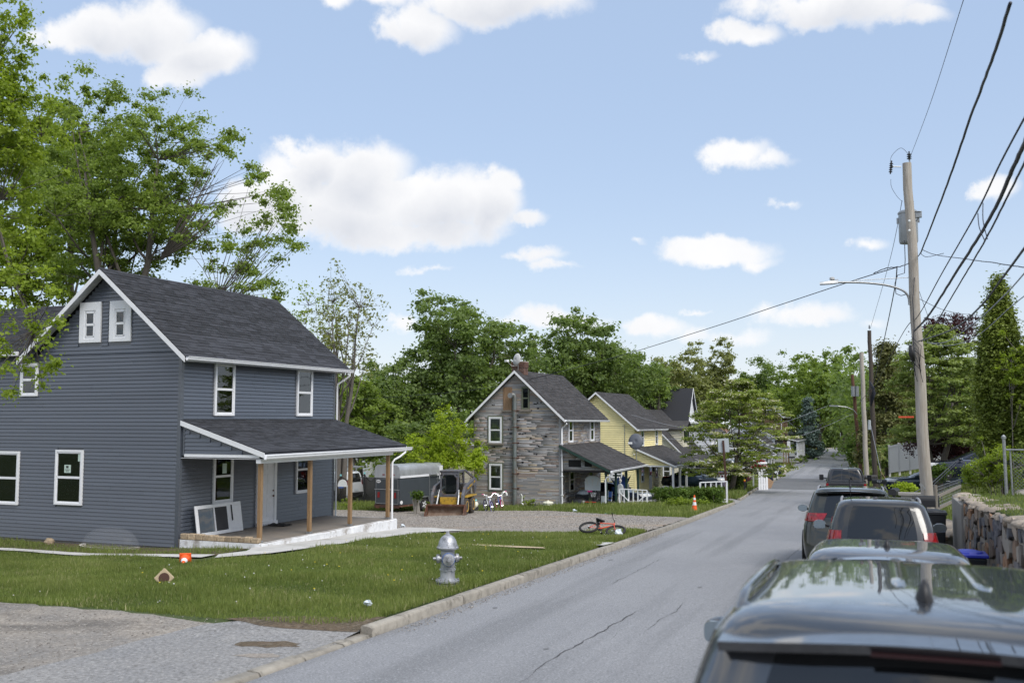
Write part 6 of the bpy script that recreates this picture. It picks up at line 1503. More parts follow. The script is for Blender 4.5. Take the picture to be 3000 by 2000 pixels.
# ================================================================ stone wall on the right
def lump(seed, mat, flat=.55):
    r = random.Random(seed); m = MB(); V = []; n = 7
    for j, (z, k) in enumerate(((0, 1.0), (.35, 1.0), (.75, .85), (1.0, .5))):
        for i in range(n):
            a = math.tau*i/n; q = k*r.uniform(.82, 1.12); V.append((z, .5+.5*q*math.copysign(abs(math.cos(a))**.75, math.cos(a)), .5+.5*q*math.copysign(abs(math.sin(a))**.75, math.sin(a))))
    F = [(j*n+i, j*n+(i+1) % n, (j+1)*n+(i+1) % n, (j+1)*n+i) for j in range(3) for i in range(n)]+[tuple(range(n))[::-1], tuple(range(3*n, 4*n))]
    me = bpy.data.meshes.new('stone'); me.from_pydata(V, [], F); me.materials.append(M(mat)); fix(me); me.shade_smooth(); me.set_sharp_from_angle(angle=R(38)); return me
def _st(nt, b):
    L = nt.links; r = rndval(nt)
    c = ramp(nt, r, [(0, (.22,.20,.20)), (.18, (.10,.11,.135)), (.36, (.30,.235,.175)), (.52, (.16,.14,.12)), (.66, (.36,.19,.10)), (.8, (.38,.34,.29)), (1, (.13,.14,.155))])
    tc = nn(nt, 'ShaderNodeTexCoord'); n = nn(nt, 'ShaderNodeTexNoise', i_Scale=4.0, i_Detail=7.0, i_Roughness=.7); L.new(tc.outputs['Object'], n.inputs['Vector'])
    c = mixc(nt, ramp(nt, n.outputs[0], [(.45, 0.), (.75, .5)]), c, (.3,.27,.23)); L.new(c, b.inputs['Base Color']); b.inputs['Roughness'].default_value = .9
    bp = nn(nt, 'ShaderNodeBump', i_Strength=.6, i_Distance=.04); L.new(n.outputs[0], bp.inputs['Height']); L.new(bp.outputs[0], b.inputs['Normal'])
DEFS['field_stone'] = _st
D('wall_mortar', (.42,.38,.33), .95, col2=(.30,.27,.235), vs=6, bump=.9, bs=18)
WX = 1.93
def stone_wall():
    w = thing('stone_wall', 'tall mortared fieldstone retaining wall beside the parked cars', 'stone wall', (0, 0, 0))
    y0, y1 = -2.0, 25.2; V = []; F = []; ys = np.linspace(y0, y1, 40); r = random.Random(4)
    top = lambda y: rz(y)+1.5+.03*math.sin(y*1.7)
    for y in ys: V += [(WX, y, rz(y)-.1), (WX+.03, y, top(y)-.06), (WX+.5, y, top(y)-.03), (WX+.5, y, rz(y)-.1)]
    for i in range(len(ys)-1):
        for q in range(3): F.append((i*4+q, (i+1)*4+q, (i+1)*4+q+1, i*4+q+1))
    F += [(0, 1, 2, 3), tuple(len(V)-4+k for k in (3, 2, 1, 0))]
    MB().add(V, F).build('wall_core', 'wall_mortar', w)
    L1 = [lump(i, 'field_stone') for i in range(5)]; ms = []
    y = 24.9; 
    z = .02
    rows = [(.0, .27), (.25, .25), (.49, .26), (.74, .24), (.97, .26), (1.22, .22)]
    for k, (zz, hh) in enumerate(rows):
        y = 22.95-r.uniform(0, .1)
        while y > y0+.3:
            ww = r.uniform(.22, .6)*(1 if r.random() > .25 else .5); h2 = hh*r.uniform(.7, 1.3)
            ms.append((Matrix.LocRotScale(Vector((WX-.035+r.uniform(-.02, .02), y-ww, rz(y)+zz+r.uniform(-.06, .05))), Euler((r.uniform(-.4, .4), 0, 0)), Vector((.10*r.uniform(.7, 1.4), ww, h2))), y))
            y -= ww+r.uniform(.005, .03)
    ms.sort(key=lambda a: -a[1] if a[1] > 11 else 100-a[1])
    vis = [m for m, y in ms if y > 11]; rest = [m for m, y in ms if y <= 11]
    for i, m in enumerate(vis[:300]): o = bpy.data.objects.new('stone', L1[i % 5]); link(o, w); o.matrix_local = m
    me = L1[0]; UV = np.array([v.co[:] for v in me.vertices]); tri = []
    for p in me.polygons:
        vs = list(p.vertices)
        for i in range(1, len(vs)-1): tri.append((vs[0], vs[i], vs[i+1]))
    pieces(vis[300:]+rest, 'stone', 'stones', 'field_stone', w, limit=0, unitv=UV, unitf=np.array(tri))
    L2 = [lump(i+20, 'stone_pale') for i in range(3)]; y = 24.3; i = 0
    while y > 9:
        ww = r.uniform(.25, .5)
        for xx in (0, .25):
            o = bpy.data.objects.new('cap_stone', L2[i % 3]); link(o, w); i += 1
            o.matrix_local = Matrix.LocRotScale(Vector((WX-.05+xx, y-ww, top(y)-.02)), Euler((r.uniform(-.08, .08), R(-90)+r.uniform(-.15, .15), r.uniform(-.3, .3))) , Vector((.06*r.uniform(.7, 1.5), ww, .34)))
            o.location.x += .32; 
        y -= ww*.9
    m = MB(); V = []; rr = random.Random(9)
    m.box(WX-.06, WX+.75, 23.0, 25.28, rz(25)-.3, rz(25)+1.50); m.build('end_pier', 'cement', w, bev=.02)
    n = 26; V = []; F = []
    for i in range(n+1):
        x = WX-.05+3.6*i/n; wv = rr.uniform(-.05, .05); h = 1.53+.05*math.sin(i*.7)+rr.uniform(-.02, .03)+(.10 if 9 < i < 20 else 0)
        V += [(x, 24.85+wv, rz(25)+h-.12), (x, 24.92+wv, rz(25)+h), (x, 25.25+wv*.5, rz(25)+h+.01), (x, 25.32, rz(25)+h-.12)]
    for i in range(n):
        for q in range(4): F.append((i*4+q, (i+1)*4+q, (i+1)*4+(q+1) % 4, i*4+(q+1) % 4))
    F += [(0, 1, 2, 3), (n*4+3, n*4+2, n*4+1, n*4)]
    MB().add(V, F).build('coping', 'stone_cap', w, smooth='full')
    tag(MB().ball((0, 0, .04), (.17, .12, .06), 9, 5, .15).build('rock', 'stone_pale', None, loc=(WX+.2, 25.05, rz(25)+1.52)), 'flat pale rock on the corner of the stone wall', 'rock')
    w2 = thing('low_stone_wall', 'low dry stone wall behind the wheelie bin past the pier', 'stone wall', (0, 0, 0))
    MB().box(1.75, 2.2, 25.6, 29.3, rz(27)-.3, rz(27)+.62).build('wall_core', 'wall_mortar', w2)
    for k in range(6):
        y = 25.5
        while y < 29.2:
            ww = r.uniform(.16, .3); o = bpy.data.objects.new('stone', L1[(k+int(y*9)) % 5]); link(o, w2); o.matrix_local = TRS((1.69, y, rz(27)-.05+k*.115), .1, ww, .13); y += ww+.01
    for i in range(7): o = bpy.data.objects.new('cap_stone', L2[i % 3]); link(o, w2); o.matrix_local = Matrix.LocRotScale(Vector((2.2, 25.5+i*.5, rz(27)+.62)), Euler((0, R(-90), 0)), Vector((.12, .46, .5)))
stone_wall()

# ================================================================ poles and wires
def pole(name, label, base, top, r0, r1, mat, group=None):
    t = thing(name, label, 'utility pole', base, group=group); b = Vector(base); v = Vector(top)-b
    n = 14; P = [v*(i/n)+Vector((.02*math.sin(i*1.3), .02*math.cos(i*.9), 0))*(1 if 0 < i < n else 0) for i in range(n+1)]; P = [Vector((0, 0, -.8))]+P
    m = MB().tube(P, [r0*1.02]+[r0+(r1-r0)*i/n for i in range(n+1)], 18); m.build('shaft', mat, t, smooth=True)
    return t, v
p1b = Vector((1.69, 31.34, T(1.69, 31.34))); p1t = at(2657, 478, 29)
t, v1 = pole('utility_pole', 'tall weathered grey utility pole with transformer, street light and number 931', p1b, p1t, .175, .125, 'pole_wood')
def L1p(px, py, d=29): return at(px, py, d)-p1b      # local to pole 1
t1 = t
# transformer behind the pole
c = L1p(2661, 668, 29.5); m = MB().lathe([(.05, -.47), (.25, -.46), (.27, -.40), (.27, .42), (.29, .43), (.29, .47), (.24, .52), (.05, .54)], 22, (c.x, c.y, c.z)); tr_ = m.build('transformer', 'gray_metal', t1, smooth=True)
m = MB().tube([(c.x+.12, c.y, c.z+.5), (c.x+.12, c.y, c.z+.85)], .035)
for i in range(4): m.lathe([(.06, 0), (.06, .03)], 10, (c.x+.12, c.y, c.z+.56+i*.07))
m.build('bushing', 'gray_metal', tr_, smooth=True)
for s in (-1, 1): MB().box(c.x+s*.29-.03, c.x+s*.29+.03, c.y-.03, c.y+.03, c.z+.15, c.z+.32).build('lifting_lug', 'gray_metal', tr_)
def insul(loc, k=4, r=.07, name='insulator', par=None, tilt=(0, 0, 0)):
    m = MB().tube([(0, 0, -.05), (0, 0, k*.06+.05)], .02)
    for i in range(k): m.lathe([(r*.4, i*.06), (r, i*.06+.01), (r*.5, i*.06+.04)], 10)
    return m.build(name, 'black_metal', par or t1, loc=loc, rot=tilt, smooth=True)
tp = v1
MB().tube([L1p(2665, 510), L1p(2666, 500), L1p(2665, 465)], .022).build('top_bracket', 'gray_metal', t1); insul(L1p(2664, 466), 3, .075)
MB().tube([L1p(2640, 489), L1p(2612, 488)], .018).build('side_bracket', 'gray_metal', t1); insul(L1p(2609, 505), 5, .06, tilt=(0, .12, 0))
m = MB().box(-.09, .09, -.06, .06, -.08, .08).lathe([(.10, .08), (.10, .11)], 10); m.build('fuse_cutout', 'gray_metal', t1, loc=L1p(2691, 630), bev=.01); MB().tube([L1p(2672, 618), L1p(2685, 622), L1p(2690, 640), L1p(2684, 648)], .012).build('jumper', 'cable', t1)
for y_ in (648, 676): m = MB().lathe([(.035, 0), (.035, -.06), (.02, -.07)], 8, (0, 0, 0), 'y'); m.build('bolt', 'white_plastic', t1, loc=L1p(2664, y_, 28.8))
# street light arm and head
A = [L1p(2664, 893), L1p(2662, 872), L1p(2652, 856), L1p(2632, 845), L1p(2595, 835), L1p(2545, 829), L1p(2500, 827), L1p(2453, 827)]
arm = MB().tube([tuple(cr(np.array([list(a) for a in A]), i*7/28)) for i in range(29)], .032, 10).build('lamp_arm', 'galv', t1, smooth=True)
h0, h1 = L1p(2456, 827), L1p(2402, 831); d = h1-h0
m = MB(); V = []; F = []; n = 8
for i in range(n+1):
    f = i/n; p = h0+d*f; w = .10+.05*math.sin(f*2.6); hh = .085*(1-.6*f)+.012
    V += [(p.x, p.y-w, p.z-.03), (p.x, p.y-w*.8, p.z+hh*.6), (p.x, p.y, p.z+hh), (p.x, p.y+w*.8, p.z+hh*.6), (p.x, p.y+w, p.z-.03)]
for i in range(n):
    for j in range(5): F.append((i*5+j, (i+1)*5+j, (i+1)*5+(j+1) % 5, i*5+(j+1) % 5))
F += [(0, 1, 2, 3, 4), tuple(n*5+k for k in (4, 3, 2, 1, 0))]; hd = m.add(V, F).build('lamp_head', 'gray_metal', arm, smooth=True)
pc = L1p(2438, 822); MB().lathe([(.04, -.03), (.045, .02), (.075, .03), (.07, .09), (.02, .11)], 12, tuple(pc)).build('photocell', 'dish_light', arm, smooth=True)
MB().tube([L1p(2503, 822), L1p(2672, 812)], .010).build('arm_brace', 'galv', t1)
for i, ch in enumerate('931'):
    p = L1p(2699+i*6.2, 1423+i*4.6, 28.78); text(ch, .20, 'aluminium', t1, p, (R(90), R(-14), R(12)), 'number', .003)
m = MB(); r = random.Random(3)      # cables gathered down the pole
pts = [L1p(2673, 815), L1p(2668, 880), L1p(2672, 960), L1p(2668, 1030), L1p(2676, 1100)]
m.tube([p+Vector((.05, -.17, 0)) for p in pts], .012, 5); m.tube([L1p(2650, 705), L1p(2652, 760), L1p(2650, 800), L1p(2630, 806), L1p(2622, 830), L1p(2625, 860), L1p(2640, 866), L1p(2655, 862)], .012, 5)
for i in range(9):
    a = L1p(2672+r.uniform(-8, 8), 985+r.uniform(0, 40)); m.tube([a+Vector((0, -.15, 0)), a+Vector((r.uniform(-.3, .35), -.2, -r.uniform(.1, .5))), a+Vector((r.uniform(-.1, .3), -.2, -r.uniform(.4, 1.0)))], .008, 4)
m.build('cable_drop', 'cable', t1, smooth='full'); m = MB().tube([(0, 0, .25), (0, 0, 0), (.04, 0, -.22)], [.07, .09, .05], 8); m.build('splice_case', 'black_plastic', t1, loc=L1p(2671, 1036, 28.7), smooth='full')
def wire(label, pts, r=.012, mat='cable', name='power_cable', n=7, wob=0, group=None):
    """pts: (px,py,depth) strung in the air"""
    P = np.array([list(at(*p)) for p in pts]); k = (len(P)-1)*10; rr = random.Random(len(label))
    Q = [cr(P, i*(len(P)-1)/k) for i in range(k+1)] if len(P) > 2 else [P[0], P[1]]
    if wob: Q = [q+np.array([rr.uniform(-wob, wob), 0, rr.uniform(-wob, wob)]) for q in Q]
    m = MB().tube([tuple(q) for q in Q], r, 6); o = m.build(name, mat, None, smooth='full'); return tag(o, label, 'cable', group)
wire('thin top wire rising from the grey pole out of the picture top', [(2666, 462, 29), (2727, 300, 22), (2823, 0, 15)], .006)
wire('looping jumper wire over the grey pole top', [(2609, 487, 29), (2612, 458, 29), (2638, 434, 29), (2658, 448, 29), (2664, 462, 29)], .006, name='jumper_wire')
wire('jumper wire hanging left of the grey pole top', [(2610, 525, 29), (2612, 548, 29), (2628, 575, 29), (2643, 590, 29)], .006, name='jumper_wire')
wire('long thin wire slanting from the grey pole down to the dark far pole', [(2643, 588, 29), (2605, 770, 40), (2550, 962, 64)], .009)
wire('thick cable sweeping from the grey pole to the upper right corner', [(2697, 742, 29), (2768, 560, 20), (2845, 340, 15), (2905, 180, 12), (2960, 10, 10)], .020, wob=.004)
wire('black service cable falling away left across the brown house roof', [(2630, 782, 29), (2500, 822, 31), (2300, 888, 36), (2050, 970, 42), (1750, 1060, 50), (1400, 1140, 58), (1000, 1173, 66)], .014)
wire('cable joining the slack wires at the grey pole, left side', [(2697, 742, 29), (2672, 765, 29), (2640, 780, 29), (2600, 785, 29.4), (2560, 800, 30)], .014, wob=.01)
wire('cable falling from the grey pole towards the far dark pole', [(2628, 785, 29), (2622, 840, 31), (2600, 950, 38), (2575, 1060, 50), (2552, 1135, 62), (2500, 1200, 90)], .016)
wire('thin service wire running right from the grey pole', [(2700, 730, 29), (2735, 745, 27), (2800, 755, 22), (2900, 768, 18), (3010, 785, 15)], .009, wob=.004)
wire('twisted slack wire by the grey pole bolt', [(2697, 742, 29), (2712, 752, 28), (2740, 748, 27), (2765, 742, 26)], .008, wob=.006)
wire('upper communication cable from the far pole up to the right edge', [(2555, 1150, 64), (2640, 985, 36), (2690, 925, 28), (2760, 800, 21), (2860, 625, 15), (2930, 480, 12.5), (3010, 330, 10.5)], .013)
wire('thick bundled cable climbing steeply to the right edge', [(2678, 970, 28.6), (2720, 925, 25), (2800, 800, 19), (2900, 640, 14), (2965, 500, 11.5), (3010, 400, 10)], .026, wob=.004)
wire('lower thick cable rising to the right edge beside the arborvitae', [(2690, 1000, 28.6), (2790, 965, 21), (2870, 900, 16.5), (2940, 810, 13.5), (3010, 715, 11)], .016)
wire('paired cable crossing below the thick bundle', [(2700, 1000, 28.6), (2740, 950, 25), (2800, 850, 20), (2880, 715, 15), (2960, 560, 12), (3010, 460, 10.5)], .014, wob=.003)
wire('grey sagging cable from the pole to the right past the arborvitae', [(2715, 1003, 28.6), (2770, 1002, 23), (2850, 950, 17), (2940, 868, 13.5), (3010, 790, 11.5)], .009, 'cable_grey')
wire('thinner grey cable sagging right from the grey pole', [(2718, 1004, 28.6), (2780, 1012, 23), (2860, 985, 18), (2960, 900, 14), (3010, 860, 12.5)], .007, 'cable_grey')
for i, (a, b, c_, d_, w) in enumerate([(2880, 595, 2893, 700, 'left'), (2865, 625, 2885, 705, 'right')]):
    wire('short tie wire hanging between the crossing cables, %s one' % ('upper' if i == 0 else 'lower'), [(a, b, 15), ((a+c_)/2-6, (b+d_)/2, 14.6), (c_, d_, 14.3)], .007, name='tie_wire')
wire('thin wire from the pole side down to the right treetop', [(2693, 875, 29), (2780, 912, 34), (2900, 928, 40), (3010, 940, 44)], .008)
wire('thin diagonal wire below the lamp arm', [(2692, 850, 29), (2720, 930, 30), (2735, 975, 32)], .007)
wire('faint distant wire crossing the right treeline', [(2420, 1190, 98), (2300, 1235, 96), (2150, 1262, 92), (1990, 1250, 78), (1850, 1215, 68)], .012, 'cable_grey')
wire('second faint wire sloping over the dogwood', [(2500, 1205, 98), (2350, 1262, 95), (2200, 1280, 90), (2000, 1275, 76), (1862, 1238, 70)], .012)
wire('third faint wire low over the dogwood', [(2500, 1212, 98), (2330, 1280, 96), (2150, 1290, 90), (1950, 1285, 74), (1840, 1300, 66)], .012, 'cable_grey')
# far poles
t, v = pole('utility_pole', 'dark thin utility pole standing nearer of the far pair', (.6, 68.06, T(.6, 68.06)), at(2547, 968, 64), .17, .12, 'pole_dark')
b = Vector(t.location); insul(at(2547, 962, 64)-b, 3, .07, par=t)
m = MB()
for q in range(5): m.tube([at(2549+q*1.5, 1118+q*5, 63.7)-b, at(2560+q, 1135+q*4, 63.6)-b, at(2552, 1165+q*6, 63.7)-b], .05, 5)
m.build('splice_bundle', 'cable', t, smooth='full'); MB().tube([at(2547, 1230, 63.7)-b, at(2547, 1258, 63.7)-b], .09, 8).build('cable_tube', 'sign_grey', t, smooth=True)
t, v = pole('utility_pole', 'pale grey utility pole behind the dark one', (.11, 85.9, T(.11, 85.9)), at(2524, 1032, 81), .2, .16, 'pole_wood')
t, v = pole('utility_pole', 'crooked red-brown utility pole with yellow sign and far street light', (-.36, 103.77, T(-.36, 103.77)), at(2497, 1097, 98), .2, .15, 'pole_red')
b = Vector(t.location)
A = [at(2512, 1214, 97)-b, at(2500, 1200, 97)-b, at(2480, 1192, 97)-b, at(2452, 1189, 97)-b]; m = MB().tube(A, .04, 6); o = m.build('lamp_arm', 'galv', t, smooth=True); MB().bar(at(2455, 1189, 97)-b, at(2431, 1188, 97)-b, .28, .13).build('lamp_head', 'gray_metal', o)
m = MB()
for x in (-2.6, 2.6): m.lathe([(.18, -.5), (.18, .5)], 12, tuple(at(2505+x*2.2, 1146, 97.5)-b))
m.build('transformer', 'gray_metal', t, smooth=True)
o = MB().box(-.22, .22, -.02, .01, -.28, .28).build('warning_sign', 'yellow_sign', t, loc=at(2518, 1329, 97.2)-b, bev=.01); sg = o; o.scale = (1.05, 1, 1.05)
text('SLOW', .15, 'black_print', sg, (0, -.028, .2), (R(90), 0, 0)); text('CHILDREN', .07, 'black_print', sg, (0, -.028, -.22), (R(90), 0, 0))
m = MB().ball((0.02, -.03, .09), (.03, .01, .035), 8, 6).bar((0, -.03, .05), (-.01, -.03, -.06), .05, .02, up=(0, 1, 0)).bar((-.01, -.03, -.06), (.08, -.03, -.15), .03, .02, up=(0, 1, 0)).bar((-.01, -.03, -.06), (-.09, -.03, -.15), .03, .02, up=(0, 1, 0)).bar((0, -.03, .04), (.09, -.03, -.01), .022, .02, up=(0, 1, 0)).bar((0, -.03, .04), (-.09, -.03, .0), .022, .02, up=(0, 1, 0))
m.build('running_figure', 'black_print', sg)
t = thing('guy_wire', 'guy wire slanting from the far poles to the grass bank', 'cable', (0, 0, 0)); g0 = at(2580, 1380, 62); g1 = at(2612, 1428, 58); MB().tube([at(2548, 1230, 64), g0, g1], .015, 5).build('wire', 'cable_grey', t); MB().tube([g0, g1], .022, 6).build('guard', 'post_wood', t)

# ================================================================ small things along the street
x, y = px_xy(1310, 1717)
def ground_at(px, py, dz=0): x, y = px_xy(px, py); return Vector((x, y, T(x, y)+dz))
t = thing('fire_hydrant', 'silver painted fire hydrant standing in the front lawn', 'fire hydrant', ground_at(1311, 1717), R(-62))
m = MB().lathe([(.15, .0), (.205, .02), (.205, .05), (.18, .06), (.155, .075), (.205, .08), (.205, .11), (.135, .125), (.125, .16), (.125, .27), (.14, .275), (.14, .295), (.122, .30), (.118, .60), (.14, .62), (.185, .635), (.19, .66), (.17, .675)], 32); m.build('barrel', 'hydrant_silver', t, smooth=True, ang=30)
m = MB()
for i in range(8): a = i*math.tau/8; m.lathe([(.017, 0), (.017, .03)], 6, (.18*math.cos(a), .18*math.sin(a), .108)); m.lathe([(.014, 0), (.014, .03)], 6, (.165*math.cos(a), .165*math.sin(a), .658))
m.build('flange_bolt', 'hydrant_silver', t)
m = MB(); n = 32; prof = [(.165, .675), (.158, .70), (.145, .76), (.115, .82), (.07, .86), (.045, .87)]; V = []; F = []
for j, (r_, z) in enumerate(prof):
    for k in range(n): q = r_*(1+(.035 if k % 4 == 0 else 0)); a = k*math.tau/n; V.append((q*math.cos(a), q*math.sin(a), z))
for j in range(len(prof)-1):
    for k in range(n): F.append((j*n+k, j*n+(k+1) % n, (j+1)*n+(k+1) % n, (j+1)*n+k))
F.append(tuple(5*n+k for k in range(n))); m.add(V, F); m.build('bonnet', 'hydrant_silver', t, smooth=True, ang=60)
MB().lathe([(.045, .865), (.05, .88), (.03, .89), (.028, .93), (.001, .93)], 6).build('operating_nut', 'hydrant_silver', t, smooth=True)
for a, r_, l in ((0, .10, .22), (R(100), .07, .2), (R(-90), .07, .2)):
    m = MB().lathe([(r_*.8, .05), (r_*.8, .13), (r_*1.05, .135), (r_*1.12, .16), (r_*1.0, l-.01), (r_*.5, l), (.028, l+.005), (.026, l+.05), (.001, l+.05)], 16, (0, 0, 0), 'x'); m.build('nozzle_cap', 'hydrant_silver', t, smooth=True, loc=(0, 0, .47), rot=(0, 0, a))
MB().tube([(.165+.001*i, .105*math.cos(i*math.tau/16), .47+.105*math.sin(i*math.tau/16)) for i in range(16)], .008, 5, closed=True).build('blue_ring', 'blue_paint', t)
m = MB()
for q in range(2):
    for i in range(12): f = i/11; m.ball((.15-.02*math.sin(f*3.1), (-.12 if q == 0 else .12)*(1-f)+.02, .44-.17*math.sin(f*math.pi)), .011, 5, 4)
m.build('chain', 'gray_metal', t, smooth='full')
def cone(name, label, loc, rot, h=.45, bands=1, s=1.0, dirty=False, bw=.17):
    t = thing(name, label, 'traffic cone', loc, rot=rot)
    MB().box(-bw, bw, -bw, bw, 0, .035).build('base', 'orange_plastic' if not dirty else 'tan_cloth', t, bev=.02)
    R_ = lambda z: .125-(.125-.025)*z/h
    m = MB().lathe([(R_(.03), .03), (R_(h*.3), h*.3), (R_(h*.6), h*.6), (R_(h), h), (R_(h)*.7, h), (R_(h)*.7, h-.02)], 20); m.build('cone_body', 'orange_plastic', t, smooth=True)
    for i in range(bands):
        z0_, z1_ = ((h*.5, h*.78) if bands == 1 else ((h*.42, h*.60), (h*.72, h*.86))[i]); MB().lathe([(R_(z0_)+.003, z0_), (R_(z1_)+.003, z1_)], 20).build('reflective_band', 'reflect_white', t, smooth=True)
    return t
p = ground_at(543, 1650, .12); cone('traffic_cone', 'orange traffic cone tipped over in the lawn by the path', p, tuple(Vector((.45, -.85, -.22)).to_track_quat('Z', 'Y').to_euler()), h=.34, bw=.135)
p = ground_at(480, 1708, .10); t = cone('traffic_cone', 'faded cone tipped away in the lawn showing its dirty underside', p, (0, 0, 0), dirty=True, h=.34, bw=.135); t.rotation_mode = 'QUATERNION'; t.rotation_quaternion = Vector((-.5, .8, -.1)).to_track_quat('Z', 'Y') @ Euler((0, 0, R(45))).to_quaternion(); MB().lathe([(.1, -.003), (.1, .0)], 16).build('base_hole', 'brown_metal', t)
p = ground_at(2035, 1500, 0); cone('traffic_cone', 'tall orange cone with two white bands upright by the kerb', p, (0, 0, .3), h=.71, bands=2, bw=.18)
def bicycle(name, label, loc, rz_, fm, wm, s=1.0, lie=None, tyre_m='tyre', grips='pink_paint', seat='white_plastic', bmx=False, wr=.25):
    t = thing(name, label, 'bicycle', loc, rot=(lie if lie else (R(6), 0, rz_))); wb = .86
    for x in (0, wb):
        o = MB().tube([(x+wr*math.cos(a*math.tau/28), 0, wr+wr*math.sin(a*math.tau/28)) for a in range(28)], .036 if bmx else .02, 8, closed=True).build('wheel', tyre_m, t, smooth='full')
        m = MB().tube([(x+(wr-.03)*math.cos(a*math.tau/28), 0, wr+(wr-.03)*math.sin(a*math.tau/28)) for a in range(28)], .010, 6, closed=True); m.build('rim', wm, o, smooth='full')
        m = MB().lathe([(.03, -.04), (.03, .04)], 8, (x, 0, wr), 'y')
        for k in range(14): a = k*math.tau/14; m.tube([(x, .02*(-1)**k, wr), (x+(wr-.03)*math.cos(a), 0, wr+(wr-.03)*math.sin(a))], .0025, 3, cap=False)
        m.build('spokes', 'chrome', o)
    bb = (.36, 0, wr+.02); st = (.22, 0, wr+.30); hd = (.68, 0, wr+.36); hl = (.70, 0, wr+.26)
    m = MB()
    for a, b_, r_ in ((bb, hl, .022), (st, hd, .018), (bb, st, .016), (bb, (0, .0, wr), .012), (st, (0, 0, wr), .010), (hd, hl, .024)): m.tube([a, b_], r_, 8)
    m.build('frame', fm, t, smooth=True)
    m = MB()
    for s_ in (-.05, .05): m.tube([(.70, s_*.6, wr+.27), (.80, s_, wr+.08), (wb, s_, wr)], .012, 6)
    m.tube([(.68, 0, wr+.36), (.66, 0, wr+.44)], .014, 6); m.build('fork', fm if bmx else wm, t, smooth=True)
    hb = .50 if not bmx else .40
    m = MB()
    for s_ in (-1, 1): m.tube([(.66, 0, wr+.42), (.66, s_*.08, wr+.42), (.64, s_*.14, wr+hb), (.60, s_*.26, wr+hb+.06)], .011, 6)
    o = m.build('handlebar', 'chrome' if not bmx else 'black_plastic', t, smooth=True)
    for s_ in (-1, 1): MB().tube([(.61, s_*.24, wr+hb+.052), (.59, s_*.32, wr+hb+.07)], .017, 6).build('grip', grips, o)
    MB().tube([st, (.20, 0, wr+.42)], .012).build('seat_post', 'chrome', t); m = MB(); m.prism([(.06, -.08), (.10, -.09), (.34, -.02), (.34, .02), (.10, .09), (.06, .08)], wr+.42, wr+.46, 'z'); m.build('saddle', seat, t, bev=.012)
    m = MB().lathe([(.07, .035), (.07, .045)], 16, bb, 'y').tube([bb, (.44, .07, wr-.08)], .01).tube([bb, (.28, -.07, wr+.12)], .01).box(.40, .48, .06, .13, wr-.10, wr-.08).box(.24, .32, -.13, -.06, wr+.11, wr+.13); m.build('crank', 'black_metal', t)
    t.scale = (s, s, s); return t
p = at(1424, 1491, 49.6); p.z = T(p.x, p.y); bicycle('child_bicycle', 'white and purple child bicycle leaning by the loader wheel', p, R(-50), 'white_plastic', 'purple_paint', 1.12)
p = at(1458, 1488, 51); p.z = T(p.x, p.y); bicycle('child_bicycle', 'blue and pink child bicycle leaning on the brown house wall', p, R(-55), 'blue_paint', 'pink_paint', 1.15, tyre_m='tan_cloth')
p = ground_at(1742, 1567, .0); bicycle('fallen_bicycle', 'orange bicycle with knobbly black tyre fallen at the lawn edge', p+Vector((-.25, -.1, .10)), 0, 'orange_paint', 'black_metal', .98, lie=(R(-66), R(4), R(-8)), bmx=True, grips='black_plastic', seat='black_plastic', wr=.27)
tag(MB().ball((0, 0, .1), (.12, .08, .13), 8, 6, .3).build('litter', 'litter', None, loc=ground_at(1813, 1573)), 'pale blue crumpled packet beside the fallen bicycle', 'litter')
tag(MB().ball((0, 0, .05), (.07, .05, .04), 8, 5, .35).build('litter', 'litter', None, loc=ground_at(1078, 1784, .04)), 'crumpled white paper in the lawn near the kerb end', 'litter')
tag(MB().ball((0, 0, .05), (.12, .07, .07), 8, 5, .35).build('litter', 'litter', None, loc=ground_at(1683, 1499)), 'white crumpled litter on the gravel edge', 'litter')
tag(MB().ball((0, 0, .03), (.3, .12, .03), 8, 5, .5).build('rag', 'teal_cloth', None, loc=ground_at(1790, 1506)), 'flattened teal rag on the gravel', 'rag')
tag(MB().ball((0, 0, .05), (.1, .1, .08), 8, 5, .3).build('litter', 'litter', None, loc=ground_at(1180, 1545)), 'white scrap at the end of the white porch base', 'litter')
# ride-on toys
t = thing('toy_car', 'upturned red toy with four grey wheels by the bucket', 'toy', ground_at(1308, 1499), R(12))
MB().box(-.2, .2, -.1, .1, .12, .2).build('chassis', 'red_plastic', t, bev=.03)
for x in (-.22, .22):
    for y_, z in ((-.13, .13), (.13, .32)): MB().lathe([(.06, -.05), (.10, -.05), (.10, .05), (.06, .05)], 14, (x, y_, z), 'x').build('wheel', 'grey_plastic', t, smooth=True); 
    MB().bar((x, -.13, .13), (x*.6, .13, .32), .05).build('axle', 'red_plastic', t)
t = thing('toy_scooter', 'teal and cream toy scooter leaning on the loader tyre', 'toy scooter', ground_at(1376, 1503), R(150)); t.rotation_euler = (R(-14), R(6), R(150))
m = MB().prism([(-.16, .10), (.16, .10), (.17, .42), (.08, .66), (-.08, .66), (-.17, .42)], -.02, .05); m.build('leg_shield', 'teal_paint', t, bev=.02)
MB().ball((0, .09, .28), (.13, .10, .16), 12, 8).build('front_mudguard', 'cream_paint', t, smooth='full'); MB().box(-.11, .11, -.32, -.02, .12, .20).build('footboard', 'cream_paint', t, bev=.02)
MB().ball((0, -.42, .30), (.14, .2, .16), 12, 8).build('rear_body', 'cream_paint', t, smooth='full'); MB().box(-.1, .1, -.55, -.25, .45, .52).build('saddle', 'teal_paint', t, bev=.02)
for y_ in (.12, -.46): MB().lathe([(.05, -.04), (.12, -.04), (.12, .04), (.05, .04)], 16, (0, y_, .12), 'x').build('wheel', 'tyre', t, smooth=True)
